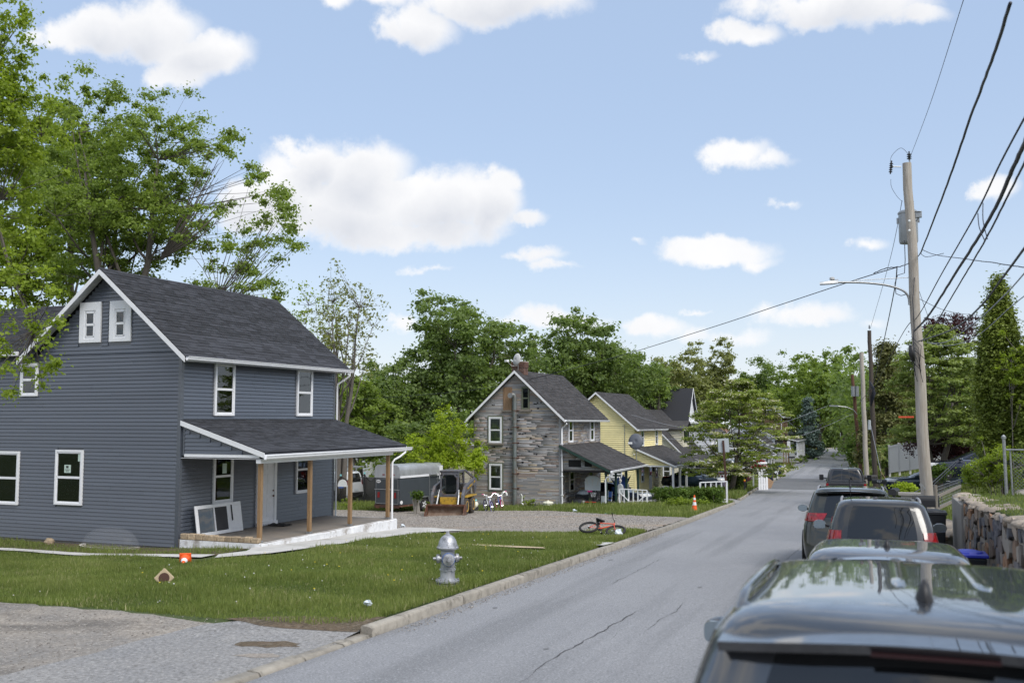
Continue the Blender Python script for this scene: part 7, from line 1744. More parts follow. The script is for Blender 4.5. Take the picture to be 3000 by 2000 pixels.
MB().tube([(0, .02, .62), (0, -.02, .78)], .02).tube([(-.2, -.08, .84), (0, -.02, .78), (.2, -.08, .84)], .016).build('handlebar', 'chrome', t, smooth=True); MB().tube([(.16, -.07, .83), (.26, -.1, .86)], .024).tube([(-.16, -.07, .83), (-.26, -.1, .86)], .024).build('grip', 'black_plastic', t)
def pvc(label, loc, rz_, hook=True):
    P = [(0, 0, -.1), (0, 0, .55), (.03, 0, .66), (.12, 0, .73), (.22, 0, .72), (.29, 0, .64), (.3, 0, .55)] if hook else [(.10, -.05, -.02), (.06, 0, .03), (0, 0, .12), (0, 0, .50), (-.02, -.06, .56), (-.04, -.12, .56)]
    o = MB().tube(P, .055, 12, cap=False).build('vent_pipe', 'pvc', None, smooth='full', loc=loc, rot=(0, 0, rz_)); return tag(o, label, 'pipe')
bw_ = lambda x, y_, z: at_h(BO, x, y_, z)
pvc('white hooked plastic vent pipe by the blue bicycle', bw_(-3.25, -.4, 0), HR); pvc('short white plastic drain pipe right of the flue', bw_(-2.1, -.35, .05), HR, False)
t = thing('old_pot', 'cream covered pot on the ground at the brown house corner', 'pot', bw_(-.55, -.45, -.05)); MB().lathe([(.2, 0), (.26, .04), (.27, .26), (.29, .27), (.29, .29)], 18).build('pot_body', 'cream_paint', t, smooth=True); MB().lathe([(.29, .29), (.24, .34), (.05, .38), (.03, .42), (.001, .42)], 18).build('lid', 'cream_paint', t, smooth=True)
t = thing('car_tyre', 'black tyre lying against the brown gable wall', 'tyre', bw_(-1.35, -.5, -.02)); MB().tube([(.26*math.cos(a*math.tau/24), .26*math.sin(a*math.tau/24), .07) for a in range(24)], .08, 8, closed=True).build('tyre_ring', 'tyre', t, smooth='full')
# ---- clutter on the brown porch
t = thing('rubbish_bag', 'large black rubbish bag slumped on the brown porch', 'bag', bw_(.95, .35, -.12)); MB().ball((0, 0, .28), (.55, .35, .34), 16, 10, .08).build('bag_body', 'bag_plastic', t, smooth='full')
t = thing('storage_tote', 'dark grey storage bin with heaped rubbish on the brown porch', 'bin', bw_(1.0, 1.3, -.12)); MB().box(-.55, .5, -.3, .3, 0, .75).build('tote_body', 'bin_plastic', t, bev=.04); MB().ball((0, 0, .78), (.55, .35, .16), 14, 7, .12).build('cover_sheet', 'litter', t, smooth='full')
t = thing('work_table', 'small wooden topped table under the brown porch roof', 'table', bw_(.85, 2.2, -.12)); MB().box(-.5, .5, -.3, .3, .95, 1.0).build('table_top', 'tan_cloth', t)
for a in (-.45, .45):
    for b_ in (-.25, .25): MB().box(a-.03, a+.03, b_-.03, b_+.03, 0, .95).build('leg', 'grey_plastic', t)
t = thing('basketball_stand', 'grey basketball backboard on a stand among porch clutter', 'basketball hoop', bw_(1.62, .5, -.12), HR)
V = [(-.42, .85), (.42, .85), (.44, 1.3), (.36, 1.52), (.18, 1.62), (-.18, 1.62), (-.36, 1.52), (-.44, 1.3)]; o = MB().prism([(x, z+.15) for x, z in V], -.02, .02).build('backboard', 'sign_grey', t)
m = MB()
for a in (-.25, 0, .25): m.prism([(a-.02, 1.25), (a+.02, 1.25), (a*1.5+.07, 1.62), (a*1.5-.07, 1.62)], -.03, -.021)
m.build('cut_out', 'dish_light', o); MB().tube([(.1+.17*math.cos(a*math.tau/16), -.2+.17*math.sin(a*math.tau/16), .93) for a in range(16)], .012, 5, closed=True).build('rim', 'black_metal', t)
m = MB(); 
for a in range(12): m.tube([(.1+.17*math.cos(a*math.tau/12), -.2+.17*math.sin(a*math.tau/12), .93), (.1+.1*math.cos(a*math.tau/12+.5), -.2+.1*math.sin(a*math.tau/12+.5), .68)], .006, 3)
m.build('net', 'white_plastic', t); MB().box(-.22, -.02, -.1, .15, 0, .95).build('base_post', 'bin_plastic', t, bev=.02); MB().box(-.25, .0, -.12, -.08, .92, .99).build('pink_tie', 'pink_paint', t)
t = thing('wheelchair', 'folded metal wheelchair beside the green porch post', 'wheelchair', bw_(2.1, .7, -.12), HR)
for s in (-.24, .24):
    MB().tube([(s, .3*math.cos(a*math.tau/20), .3+.3*math.sin(a*math.tau/20)) for a in range(20)], .015, 6, closed=True).build('wheel', 'grey_plastic', t); MB().tube([(s, -.25, .1), (s, -.25, .5), (s, .25, .5), (s, .28, .95), (s, .36, .97)], .013).tube([(s, -.25, .68), (s, .25, .68)], .013).build('frame', 'galv', t)
MB().box(-.22, .22, -.22, .22, .48, .51).build('seat', 'black_plastic', t); MB().box(-.22, .22, .25, .27, .55, .92).build('backrest', 'black_plastic', t)
t = thing('heater', 'low dark machine with yellow label on the porch floor', 'machine', bw_(1.7, -.02, -.12)); MB().box(-.3, .3, -.1, .3, .05, .5).build('casing', 'bin_plastic', t, bev=.04); MB().box(-.12, .12, -.11, -.101, .1, .18).build('plate', 'yellow_sign', t); MB().box(-.3, .3, -.12, -.1, .42, .46).build('handle', 'red_plastic', t)
t = thing('folding_stool', 'light grey panel standing by the green porch post', 'panel', bw_(2.28, .2, -.12)); MB().box(-.1, .1, -.02, .02, 0, .75).build('panel', 'sign_grey', t, bev=.01)
t = thing('hanging_hammock', 'blue cloth hammock chair hanging between porch posts', 'hammock', bw_(2.1, 4.2, .0), HR)
m = MB(); V = []; F = []; n = 12
for i in range(n+1):
    for j in range(7): u = i/n-.5; V.append((u*.5, (j/6-.5)*2.6, .8+1.1*abs(j/6-.5)**1.3*1.6-.25*math.cos(u*3)))
for i in range(n):
    for j in range(6): F.append((i*7+j, (i+1)*7+j, (i+1)*7+j+1, i*7+j+1))
m.add(V, F).build('cloth', 'blue_cloth', t, smooth='full')
t = thing('skeleton_decoration', 'small grey skeleton decoration in a shirt on the porch edge', 'decoration', bw_(2.7, 2.0, -.1), HR)
m = MB().ball((0, 0, 1.42), (.085, .1, .11), 12, 9).ball((0, -.05, 1.34), (.05, .05, .05), 8, 6); m.build('skull', 'bone', t, smooth='full'); m = MB().ball((-.03, -.09, 1.43), .02, 6, 5).ball((.03, -.09, 1.43), .02, 6, 5); m.build('eye_socket', 'black_print', t)
m = MB().prism([(-.16, .75), (.16, .75), (.13, 1.2), (.05, 1.28), (-.05, 1.28), (-.13, 1.2)], -.07, .07); m.build('shirt', 'sign_grey', t, bev=.03)
m = MB()
for s in (-1, 1): m.tube([(s*.06, 0, .75), (s*.10, -.1, .4), (s*.16, -.02, .0)], .018).tube([(s*.15, 0, 1.18), (s*.22, -.02, .9), (s*.2, -.08, .7)], .015)
m.build('bones', 'bone', t)
for s in (0, 1):
    t = thing('camp_chair', 'folding metal-legged chair %s the porch posts' % ('between' if s == 0 else 'far inside'), 'chair', bw_(2.2-s*.7, 1.2+s*3.6, -.12), HR); m = MB()
    for a in (-.2, .2): m.tube([(a, -.2, 0), (a, .2, .5)], .012).tube([(a, .2, 0), (a, -.2, .5)], .012).tube([(a, .2, .45), (a, .3, .9)], .012)
    m.build('frame', 'galv', t); MB().box(-.2, .2, -.2, .2, .45, .48).build('seat', 'blue_cloth', t); MB().box(-.2, .2, .24, .27, .6, .9).build('backrest', 'blue_cloth', t)
def rail(name, label, a, b, h=.95, n=7, brace=True, mat='white_trim', low=.1):
    a = Vector(a); b = Vector(b); t = thing(name, label, 'railing', a); d = b-a
    MB().bar((0, 0, h), d+Vector((0, 0, h)), .09, .04).build('top_rail', mat, t); MB().bar((0, 0, low), d+Vector((0, 0, low)), .05).build('bottom_rail', mat, t)
    for i in range(n): p = d*(i/(n-1)); MB().bar(p+Vector((0, 0, -.1)), p+Vector((0, 0, h-.02)), .055 if 0 < i < n-1 else .08).build('baluster', mat, t)
    if brace:
        MB().bar(d*.02+Vector((0, -.04, h*.8)), d*.6+Vector((0, -.04, .0)), .05).build('brace', mat, t); MB().bar(d*.98+Vector((0, -.04, h*.75)), d*.45+Vector((0, -.04, .05)), .05).build('brace', mat, t)
    return t
g = lambda px, py, dz=0: ground_at(px, py, dz)
a = Vector(bw_(3.1, .5, .05)); b = Vector(bw_(4.5, .8, .0)); rail('porch_railing', 'white braced railing panel in front of the porch posts', a, b)
a = g(2080, 1493); b = g(2122, 1484); a.z += .0; rail('driveway_railing', 'white railing beside the clipped hedge and brown sign post', Vector((-7.6, 49.2, T(-7.6, 49.2)-.0)), Vector((-6.45, 50.2, T(-6.45, 50.2))), h=1.1, n=6, brace=False)
a = at(2103, 1414, 76); b = at(2138, 1414, 76); a.z = b.z = T(a.x, a.y)-.1; rail('picket_railing', 'short white picket rail before the maroon sedan', a, b, h=1.1, n=5, brace=False)
# posts, mailboxes, bins
p = g(2131, 1470); t = thing('sign_post', 'brown sign post with blank grey sign seen from behind', 'sign post', p); MB().box(-.05, .05, -.03, .03, -.1, 3.15).build('post', 'brown_metal', t); MB().box(-.28, .28, .035, .045, 2.55, 3.25).build('sign_panel', 'sign_grey', t, bev=.01); t.rotation_euler = (0, R(-3), 0)
p = g(2312, 1358); t = thing('sign_post', 'brown post with two white signs beyond the bins', 'sign post', p); MB().box(-.06, .06, -.04, .04, -.1, 3.1).build('post', 'brown_metal', t); MB().box(-.2, .2, -.06, -.045, 2.2, 3.0).build('sign_panel', 'white_plastic', t); MB().box(-.3, .3, -.06, -.045, 1.4, 2.15).build('sign_panel', 'white_plastic', t)
p = at(2468, 1319, 178); t = thing('sign_post', 'grey rectangular road sign at the crest of the street', 'sign post', (p.x, p.y, T(p.x, p.y))); MB().box(-.06, .06, -.04, .04, -.1, 2.6).build('post', 'galv', t); MB().box(-.3, .3, -.06, -.045, 2.3, 3.05).build('sign_panel', 'sign_grey', t)
p = g(2182, 1442); t = thing('marker_post', 'black marker post with yellow and red band in the grass', 'post', p); MB().lathe([(.06, 0), (.06, .75)], 10).build('post_body', 'black_plastic', t); MB().lathe([(.064, .751), (.064, .84)], 10).build('yellow_cap', 'yellow_sign', t); MB().lathe([(.064, .70), (.066, .745)], 10).build('red_band', 'red_plastic', t)
def mailbox(label, p, mat='black_metal', post='post_wood', h=1.1, rz_=0, num=None, s=1.0, nc='red_plastic'):
    t = thing('mailbox', label, 'mailbox', p, rz_); MB().box(-.05, .05, -.05, .05, -.2, h).build('post', post, t)
    pr = [(-.09, 0), (.09, 0), (.09, .13)]+[(.09*math.cos(a*math.pi/8), .13+.09*math.sin(a*math.pi/8)) for a in range(1, 8)]+[(-.09, .13)]
    o = MB().prism([(y, z+h) for y, z in pr], -.26, .26, 'x').build('box', mat, t); o.scale = (s, s, 1)
    MB().prism([(y*1.05, z*1.03+h) for y, z in pr], .261, .275, 'x').build('flap', mat, t)
    if num: text(num, .16, nc, t, (0, -.092*s-.006, h+.11), (R(90), 0, 0), 'number')
    return t
p = at(2186, 1424, 70); p.z = T(p.x, p.y); mailbox('black mailbox numbered 948 in red beside the dogwood trunk', p, num='948', post='black_metal', h=1.25, s=1.6)
p = at(2208, 1432, 73); p.z = T(p.x, p.y); mailbox('white mailbox on white posts beside the black numbered one', p, 'white_plastic', 'white_trim', h=1.2, s=1.7)
p = at(2233, 1420, 78); p.z = T(p.x, p.y); mailbox('white mailbox on wooden finial post near the navy wheelie bin', p, 'white_plastic', 'post_wood', h=1.6, s=1.6)
p = at(2264, 1396, 92); p.z = T(p.x, p.y); mailbox('black mailbox on wooden post behind the bins', p, 'black_metal', 'post_wood', h=1.25, s=1.5)
p = at(2319, 1343, 122); p.z = T(p.x, p.y); mailbox('small dark mailbox on grey post on the far lawn', p, 'black_metal', 'weathered_wood', h=1.3, s=1.6)
p = at(2360, 1318, 150); p.z = T(p.x, p.y); mailbox('grey roofed mailbox near the round shrubs', p, 'weathered_wood', 'weathered_wood', h=1.4, s=1.8)
p = at(2620, 1470, 36); p.z = T(p.x, p.y); p.z = at(2620, 1452, 36).z-1.1; mailbox('black domed mailbox right of the pickup on the bank', p, 'black_metal', 'black_metal', h=1.15, s=1.6, rz_=R(80))
p = at(2577, 1440, 52); p.z = at(2577, 1416, 52).z-1.1; mailbox('black mailbox with pale number beside the dark pole', p, 'black_metal', 'weathered_wood', h=1.1, s=1.4, num='927', nc='white_plastic')
p = at(2545, 1420, 54); p.z = at(2545, 1403, 54).z-1.1; mailbox('weathered wooden mailbox in front of the pale pole', p, 'weathered_wood', 'weathered_wood', h=1.1, s=1.7, num='933', nc='white_plastic')
p = at(2707, 1490, 19.5); p.z = at(2707, 1484, 19.5).z-1.15; mailbox('black mailbox poking up over the black SUV roof corner', p, 'black_metal', 'black_metal', h=1.15, s=.8, rz_=0)
t = thing('picket_gate', 'short white picket fence piece by the mailboxes', 'fence', at(2223, 1434, 72.5), R(60)); t.location.z = T(t.location.x, t.location.y)
for i in range(4): MB().prism([(i*.3, -.2), (i*.3+.24, -.2), (i*.3+.24, 1.25+.12*i), (i*.3+.12, 1.36+.12*i), (i*.3, 1.25+.12*i)], 0, .03).build('picket', 'white_trim', t)
MB().box(0, 1.15, .031, .07, .3, .4).build('rail', 'white_trim', t)
t = thing('scrap_boards', 'plywood scrap leaning by the white pickets', 'board', at(2243, 1420, 76)); t.location.z = T(t.location.x, t.location.y); MB().box(-.4, .4, 0, .03, 0, .9).build('board', 'wood_ply', t); t.rotation_euler = (R(-20), R(35), R(30))
def bin_(label, p, lid='blue_plastic', body='bin_plastic', h=1.08, rz_=0, w=.30, mark=True):
    t = thing('wheelie_bin', label, 'wheelie bin', p, rz_); m = MB()
    V = [(-w*.8, -w*.8, 0), (w*.8, -w*.8, 0), (w*.8, w*.8, 0), (-w*.8, w*.8, 0), (-w, -w, h*.92), (w, -w, h*.92), (w, w*1.15, h*.92), (-w, w*1.15, h*.92)]
    m.add(V, [(3,2,1,0),(4,5,6,7),(0,1,5,4),(1,2,6,5),(2,3,7,6),(3,0,4,7)]).build('bin_body', body, t, bev=.03)
    MB().box(-w*1.08, w*1.08, -w*1.1, w*1.25, h*.921, h*.98).ball((0, .02, h*.97), (w*.95, w*.95, .06), 12, 6).build('lid', lid, t, bev=.01); MB().tube([(-w, w*1.3, h*.9), (w, w*1.3, h*.9)], .02).build('handle', body, t)
    for s in (-1, 1): MB().lathe([(.1, -.03), (.1, .03)], 12, (s*w*.9, w*.9, .1), 'x').build('wheel', 'tyre', t)
    if mark: o = MB().box(-w*.35, w*.35, -w*.97, -w*.95, h*.55, h*.68).build('stamp', 'sign_grey', t); o.rotation_euler = (R(-1), 0, 0)
    return t
bin_('near dark wheelie bin with blue lid at the kerb', Vector(on_road(-8.15, 103))+Vector((0, 0, .12)), h=1.12); bin_('second blue-lidded bin with tilted lid behind the first', (-8.8, 108, T(-8.8, 108)), h=1.12, rz_=.3, mark=False)
bin_('navy wheelie bin with marked front beside the white mailbox', Vector((at(2253, 1405, 90).x, at(2253, 1405, 90).y, 0))+Vector((0, 0, T(-8.3, 92.5))), lid='navy_plastic', body='navy_plastic', h=1.15, w=.36)
bin_('black wheelie bin between the black SUV and the stone wall', (1.42, 24.6, rz(24.6)+.1), lid='bin_plastic', h=1.12, w=.26, mark=False); bin_('blue-lidded bin squeezed beside the dark grey hatchback', (1.5, 17.4, rz(17.4)+.1), h=.80, w=.25, mark=False)
t = thing('wheelie_bin', 'grey lidded bin just in front of the blue-lidded one', 'wheelie bin', (1.55, 16.5, rz(16.5)+.0)); MB().box(-.27, .27, -.3, .3, 0, .62).build('bin_body', 'bin_plastic', t, bev=.03); MB().box(-.3, .3, -.33, .33, .621, .68).build('lid', 'grey_plastic', t, bev=.03)
t = thing('white_ramp_rail', 'white slanting wooden rail beside the kerb bins', 'railing', at(2270, 1384, 97)); MB().bar((0, 0, 0), (1.0, 0, .75), .2, .05, up=(0, 1, 0)).build('rail', 'white_trim', t); MB().box(.2, .3, 0, .08, -.6, .1).build('post', 'white_trim', t)
# trampoline net, hoop and tarp behind the porch
t = thing('trampoline', 'trampoline net on dark poles behind the grey house', 'trampoline', (0, 0, 0)); pts = [(962, 1400, 60), (998, 1394, 58), (1068, 1388, 58), (1100, 1392, 60)]; tops = [at(*p) for p in pts]
for p in tops: q = Vector((p.x, p.y, T(p.x, p.y)-.1)); MB().tube([q, p], .035, 8).build('pole', 'black_metal', t); MB().lathe([(.05, 0), (.06, .08), (.02, .1)], 8, tuple(p)).build('pole_cap', 'teal_paint', t)
m = MB(); m2 = MB()
for a, b in zip(tops, tops[1:]):
    V = []; F = []; n = 8
    for i in range(n+1):
        f = i/n; p = a.lerp(b, f); sag = -.35*math.sin(math.pi*f); V += [(p.x, p.y, p.z+sag), (p.x, p.y, p.z-1.0+sag*.7), (p.x, p.y, T(p.x, p.y)+.1)]
    for i in range(n):
        for j in range(2): F.append((i*3+j, (i+1)*3+j, (i+1)*3+j+1, i*3+j+1))
    m.add(V, F); m2.tube([V[i*3] for i in range(n+1)], .02, 5).tube([V[i*3+1] for i in range(n+1)], .015, 5)
m.build('net', 'net', t); m2.build('net_rope', 'netting', t)
t = thing('basketball_hoop', 'white fan-shaped basketball backboard behind the trampoline net', 'basketball hoop', at(1003, 1440, 57.4)); t.location.z = T(t.location.x, t.location.y); z0 = at(1003, 1425, 57.4).z-t.location.z
m = MB(); m.prism([(-.30, 0), (.30, 0), (.30, .08)]+[(.30*math.cos(a*math.pi/10), .08+.33*math.sin(a*math.pi/10)) for a in range(1, 10)]+[(-.30, .08)], -.01, .02); m.build('backboard', 'white_plastic', t, loc=(0, 0, z0)); MB().tube([(0, .05, 0), (0, .05, z0+.2)], .03).build('stand', 'black_metal', t); MB().tube([(.15*math.cos(a*math.tau/14), -.17+.15*math.sin(a*math.tau/14), z0-.04) for a in range(14)], .012, 5, closed=True).build('rim', 'blue_paint', t)
t = thing('tarp_screen', 'brownish grey tarp screen behind the trampoline', 'tarp', (0, 0, 0)); a = at(1050, 1455, 63); b = at(1110, 1455, 60); MB().add([(a.x, a.y, a.z-.3), (b.x, b.y, b.z-.3), (b.x, b.y, b.z+1.15), (a.x, a.y, a.z+1.25), (a.x, a.y+.05, a.z-.3), (b.x, b.y+.05, b.z-.3), (b.x, b.y+.05, b.z+1.15), (a.x, a.y+.05, a.z+1.25)], [(0,1,2,3),(7,6,5,4),(0,4,5,1),(1,5,6,2),(2,6,7,3),(3,7,4,0)]).build('tarp_sheet', 'tarp', t)
# right bank: vinyl fence, iron rail, posts, chain link
def vinyl(label, a, b, h=1.83):
    t = thing('vinyl_fence', label, 'fence', (0, 0, 0)); a = Vector(a); b = Vector(b); n = max(1, round((b-a).length/.24)); d = (b-a)/n
    for i in range(n): p = a+d*i; q = a+d*(i+.965); MB().add([(p.x, p.y, p.z), (q.x, q.y, q.z), (q.x, q.y, q.z+h-.1), (p.x, p.y, p.z+h-.1), (p.x, p.y+.04, p.z), (q.x, q.y+.04, q.z), (q.x, q.y+.04, q.z+h-.1), (p.x, p.y+.04, p.z+h-.1)], [(0,1,2,3),(7,6,5,4),(0,4,5,1),(1,5,6,2),(2,6,7,3),(3,7,4,0)]).build('fence_panel', 'vinyl', t)
    MB().bar(a+Vector((0, 0, h-.06)), b+Vector((0, 0, h-.06)), .06, .14).build('top_rail', 'vinyl', t); MB().bar(a+Vector((0, 0, .08)), b+Vector((0, 0, .08)), .06, .14).build('bottom_rail', 'vinyl', t)
    k = max(1, round((b-a).length/2.4))
    for i in range(k+1): p = a.lerp(b, i/k); MB().box(-.065, .065, -.065, .065, -.25, h+.04).box(-.08, .08, -.08, .08, h+.041, h+.07).build('fence_post', 'vinyl', t, loc=p)
a = at(2607, 1385, 69); b = at(2700, 1372, 62); c = at(2868, 1338, 60)
vinyl('tall off-white vinyl fence panel on the bank left of the grey pole', a, b); vinyl('off-white vinyl fence running on behind the purple tree', b+Vector((.1, 0, 0)), c)
t = thing('iron_railing', 'rusty iron stair railing rising up the bank right of the pole', 'railing', (0, 0, 0)); a = at(2648, 1460, 34); b = at(2735, 1410, 38); c = at(2800, 1350, 42)
for (p, q) in ((a, b), (b, c)):
    MB().tube([p, q], .02, 6).tube([p-Vector((0, 0, .12)), q-Vector((0, 0, .12))], .013, 6).build('handrail', 'black_metal', t)
    for i in range(11): s = p.lerp(q, i/10); MB().bar(s, s-Vector((0, 0, .75)), .016).build('baluster', 'black_metal', t)
t = thing('wire_fence', 'low woven wire fence on a grey wooden post right of the numbered pole', 'fence', (0, 0, 0)); pb = at(2742, 1480, 31); MB().tube([pb-Vector((0, 0, .3)), pb+Vector((.0, 0, .62))], .06, 8).build('wood_post', 'weathered_wood', t); pe = at(2815, 1448, 36)
m = MB()
for i in range(22): s = pb.lerp(pe, i/21); m.tube([s-Vector((0, 0, .1)), s+Vector((0, 0, .55))], .005, 3)
for k in range(7): m.tube([pb+Vector((0, 0, -.05+k*.1)), pe+Vector((0, 0, -.05+k*.1))], .005, 3)
o = m.build('wire_mesh', 'galv', t); MB().bar(pb+Vector((0, 0, .25)), pe+Vector((0, 0, .3)), .05, .09).build('rail', 'weathered_wood', t); MB().bar(pb+Vector((0, 0, -.12)), pe+Vector((0, 0, -.1)), .05, .09).build('rail', 'weathered_wood', t)
t = thing('stone_bench', 'grey concrete pillar with slab top by the iron railing', 'pillar', at(2662, 1490, 33)); MB().box(-.22, .3, -.15, .15, -.4, .45).build('pillar_body', 'cement', t); MB().box(-.3, .4, -.2, .2, .451, .53).build('slab_top', 'cement', t)
t = thing('chain_link_fence', 'galvanised chain link fence and post above the stone wall', 'fence', (0, 0, 0)); cz = rz(25)+1.5
fp = at(2950, 1452, 22.6); fx, fy = fp.x, fp.y; cz = fp.z
MB().tube([(fx, fy, cz-.3), (fx-.02, fy, cz+1.28)], .035, 10).lathe([(.05, 0), (.05, .05), (.01, .09)], 10, (fx-.02, fy, cz+1.28)).build('post', 'galv', t, smooth=True)
MB().tube([(fx+.12, fy, cz-.1), (fx+.1, fy, cz+1.05)], .02, 8).build('gate_post', 'galv', t, smooth=True); MB().tube([(fx+.02, fy, cz+1.03), (fx+3.2, fy-.6, cz+1.05)], .022, 8).build('top_rail', 'galv', t, smooth=True)
m = MB(); H = 1.15; s = .075
for i in range(-16, 44):
    for sg in (1, -1):
        x0_ = i*s*1.0; P = []
        for k in range(int(H/s)+1):
            xx = x0_+sg*k*s; 
            if .1 <= xx <= 3.1: P.append((fx+xx, fy-.19*xx+.004*sg, cz-.15+k*s))
        if len(P) > 1: m.tube(P, .0035, 3, cap=False)
o = m.build('wire_mesh', 'galv', t); o['kind'] = 'stuff'
tag(MB().ball((0, 0, 0), (.05, .03, .13), 7, 6, .3).build('rag', 'glove', None, loc=(fx+.42, fy-.12, cz+.62)), 'pale rag caught on the chain link fence', 'rag')
tag(MB().box(-.33, .33, -.02, .02, -.04, .04).build('orange_strip', 'orange_paint', None, loc=at(2655, 1221, 46)), 'orange strip glimpsed in the layered tree by the pole', 'strip')
p = at(2397, 1315, 165); t = thing('yard_sign', 'small red and yellow yard sign at the far kerb', 'sign', (p.x, p.y, T(p.x, p.y))); MB().box(-.3, .3, 0, .02, .2, .95).build('sign_panel', 'yellow_sign', t); MB().box(-.25, .25, -.01, -.001, .4, .6).build('stripe', 'red_plastic', t); MB().box(-.02, .02, 0, .02, 0, .2).build('stake', 'galv', t)
m = MB(); r = random.Random(5)     # dandelion clocks and flowers in the lawn
t = MB()
for i in range(90):
    x = r.uniform(-15, -6.6); y_ = r.uniform(12.5, 29)
    h = r.uniform(.09, .16); z = T(x, y_); m.ball((x, y_, z+h), .014 if i % 4 == 0 else .009, 6, 4)
o = m.build('dandelion_clocks', 'dandelion', None); tag(o, 'dandelion clocks dotted over the front lawn', None, kind='stuff')
m = MB()
for i in range(26): x = r.uniform(-14, -6.6); y_ = r.uniform(12.5, 29); m.ball((x, y_, T(x, y_)+.12), (.016, .016, .008), 6, 3)
tag(m.build('dandelion_flowers', 'dandelion_yellow', None), 'yellow dandelion flowers in the lawn', None, kind='stuff')
# ================================================================ trees and shrubs, placed by bearing and distance
def ptree(label, cx, top, bot, hw_, d, K, m, ls, lm, name='tree', cat='tree', basex=None, depth=1.0, group=None, **kw):
    c = at(cx, (top+bot)/2, d); bx = at(basex if basex is not None else cx, 1300, d); b = Vector((bx.x, bx.y, T(bx.x, bx.y)-.1))
    rx = hw_*d/FPX; rh = (bot-top)/2*d/FPX
    kw.setdefault('crad', rx*.2)
    return tree(name, label, cat, b, tuple(c-b), (rx*.86, rx*.86*depth, rh*.88), K, m, ls, lm, group=group, **kw)
TB = 'trees behind the houses'
# left foreground ash, its trunk out of the picture
tl = at(-150, 1300, 19); b = Vector((tl.x, tl.y, T(tl.x, tl.y)))
ex = []; r = np.random.default_rng(5)
for (px_, py_, s_) in [(20,930,60),(60,900,50),(40,1000,55),(100,960,40),(130,1000,35),(150,1080,22),(90,1070,30),(20,1080,40),(40,1150,30),(120,1110,22),(165,1060,18),(0,1030,60),(80,850,55),(165,945,20),(60,780,60),(30,700,80),(100,700,50),(140,850,30),(110,790,40)]:
    for k in range(2):
        p = at(px_+r.normal()*s_*.4, py_+r.normal()*s_*.35, 18.5+r.normal()*.6)-b; ex.append(list(p))
tree('ash_tree', 'bright green ash tree overhanging the left edge of the picture', 'tree', b, tuple(at(-60, 380, 19)-b), (1.35, 1.6, 3.0), 300, 130, .075, 'leaf_spring', 'bark', tr=.22, seed=3, crad=.34, flat=.75, limbs=12, extra=ex, shape='round', lump=.3)
# big maple behind the grey house: dense crown, bare fan of branches, one leaning limb
bx = at(330, 1300, 44); b = Vector((bx.x, bx.y, T(bx.x, bx.y)-.3)); ex = []; r = np.random.default_rng(8)
for (px_, py_, s_) in [(770,560,32),(800,600,42),(745,520,28),(820,680,38),(775,660,42),(725,690,42),(690,745,45),(760,745,42),(630,800,60),(700,820,55),(560,840,60),(640,720,45),(560,690,55),(590,600,45),(520,560,60),(650,430,34),(600,400,50),(690,400,20),(560,340,45),(845,620,18),(835,560,18),(590,500,40),(660,620,35),(480,860,60),(420,840,60),(780,810,40),(830,850,40),(740,880,55),(640,890,50),(860,720,16)]:
    for k in range(4): ex.append(list(at(px_+r.normal()*s_*.7, py_+r.normal()*s_*.55, 44+r.normal()*2.2)-b))
tree('maple_tree', 'large maple with leaning bare-tipped limb rising behind the grey house', 'tree', b, tuple(at(350, 580, 45)-b), (4.1, 4.2, 4.6), 270, 260, .135, 'leaf_maple', 'bark', tr=.34, seed=12, crad=.72, flat=.6, limbs=22, extra=ex, trunks=3, lump=.3)
t = thing('dead_branches', 'bare dead branch fan on the right side of the maple', 'branches', (0, 0, 0)); m = MB(); r = random.Random(4)
tip0 = at(470, 760, 43.5)
for i in range(13):
    e = at(600+r.uniform(0, 95), 430+i*14+r.uniform(-10, 10), 43.5); mid = tip0.lerp(e, .5)+Vector((0, 0, -.25)); m.tube([tip0, mid, e], [.06, .03, .006], 5)
    for k in range(4): f = r.uniform(.45, .9); s_ = mid.lerp(e, (f-.5)*2) if f > .5 else tip0.lerp(mid, f*2); m.tube([s_, s_+Vector((r.uniform(-.1, .6), 0, r.uniform(.1, .6)))], [.012, .004], 4)
m.build('branch', 'bark', t, smooth='full')
ptree('tall green tree filling the sky gap left of the maple', 200, 205, 860, 190, 52, 150, 190, .2, 'leaf_maple', seed=21, tr=.3, limbs=10, group=TB)
ptree('mid green tree low behind the grey house roof at left', 60, 560, 1000, 190, 50, 90, 190, .2, 'leaf_spring', seed=22, tr=.3, group=TB)
ptree('dark green tree low behind the ridge of the grey house', 420, 800, 1150, 230, 54, 100, 190, .2, 'leaf_maple', seed=23, tr=.3, group=TB)
ptree('spring green tree behind the right end of the grey roof', 760, 790, 1230, 140, 52, 80, 170, .18, 'leaf_spring', seed=24, tr=.25, group=TB)
# budding, see-through tree
ptree('sparse budding tree with bare twigs between the grey house and the maple grove', 1000, 745, 1200, 125, 60, 240, 9, .17, 'leaf_olive', seed=31, tr=.2, limbs=26, trunks=3, crad=.55, bmat='bark_pale')
ptree('second sparse budding tree low beside the trailer', 900, 830, 1280, 110, 64, 110, 26, .18, 'leaf_spring', seed=32, tr=.18, limbs=14, trunks=2, crad=.8, bmat='bark_pale')
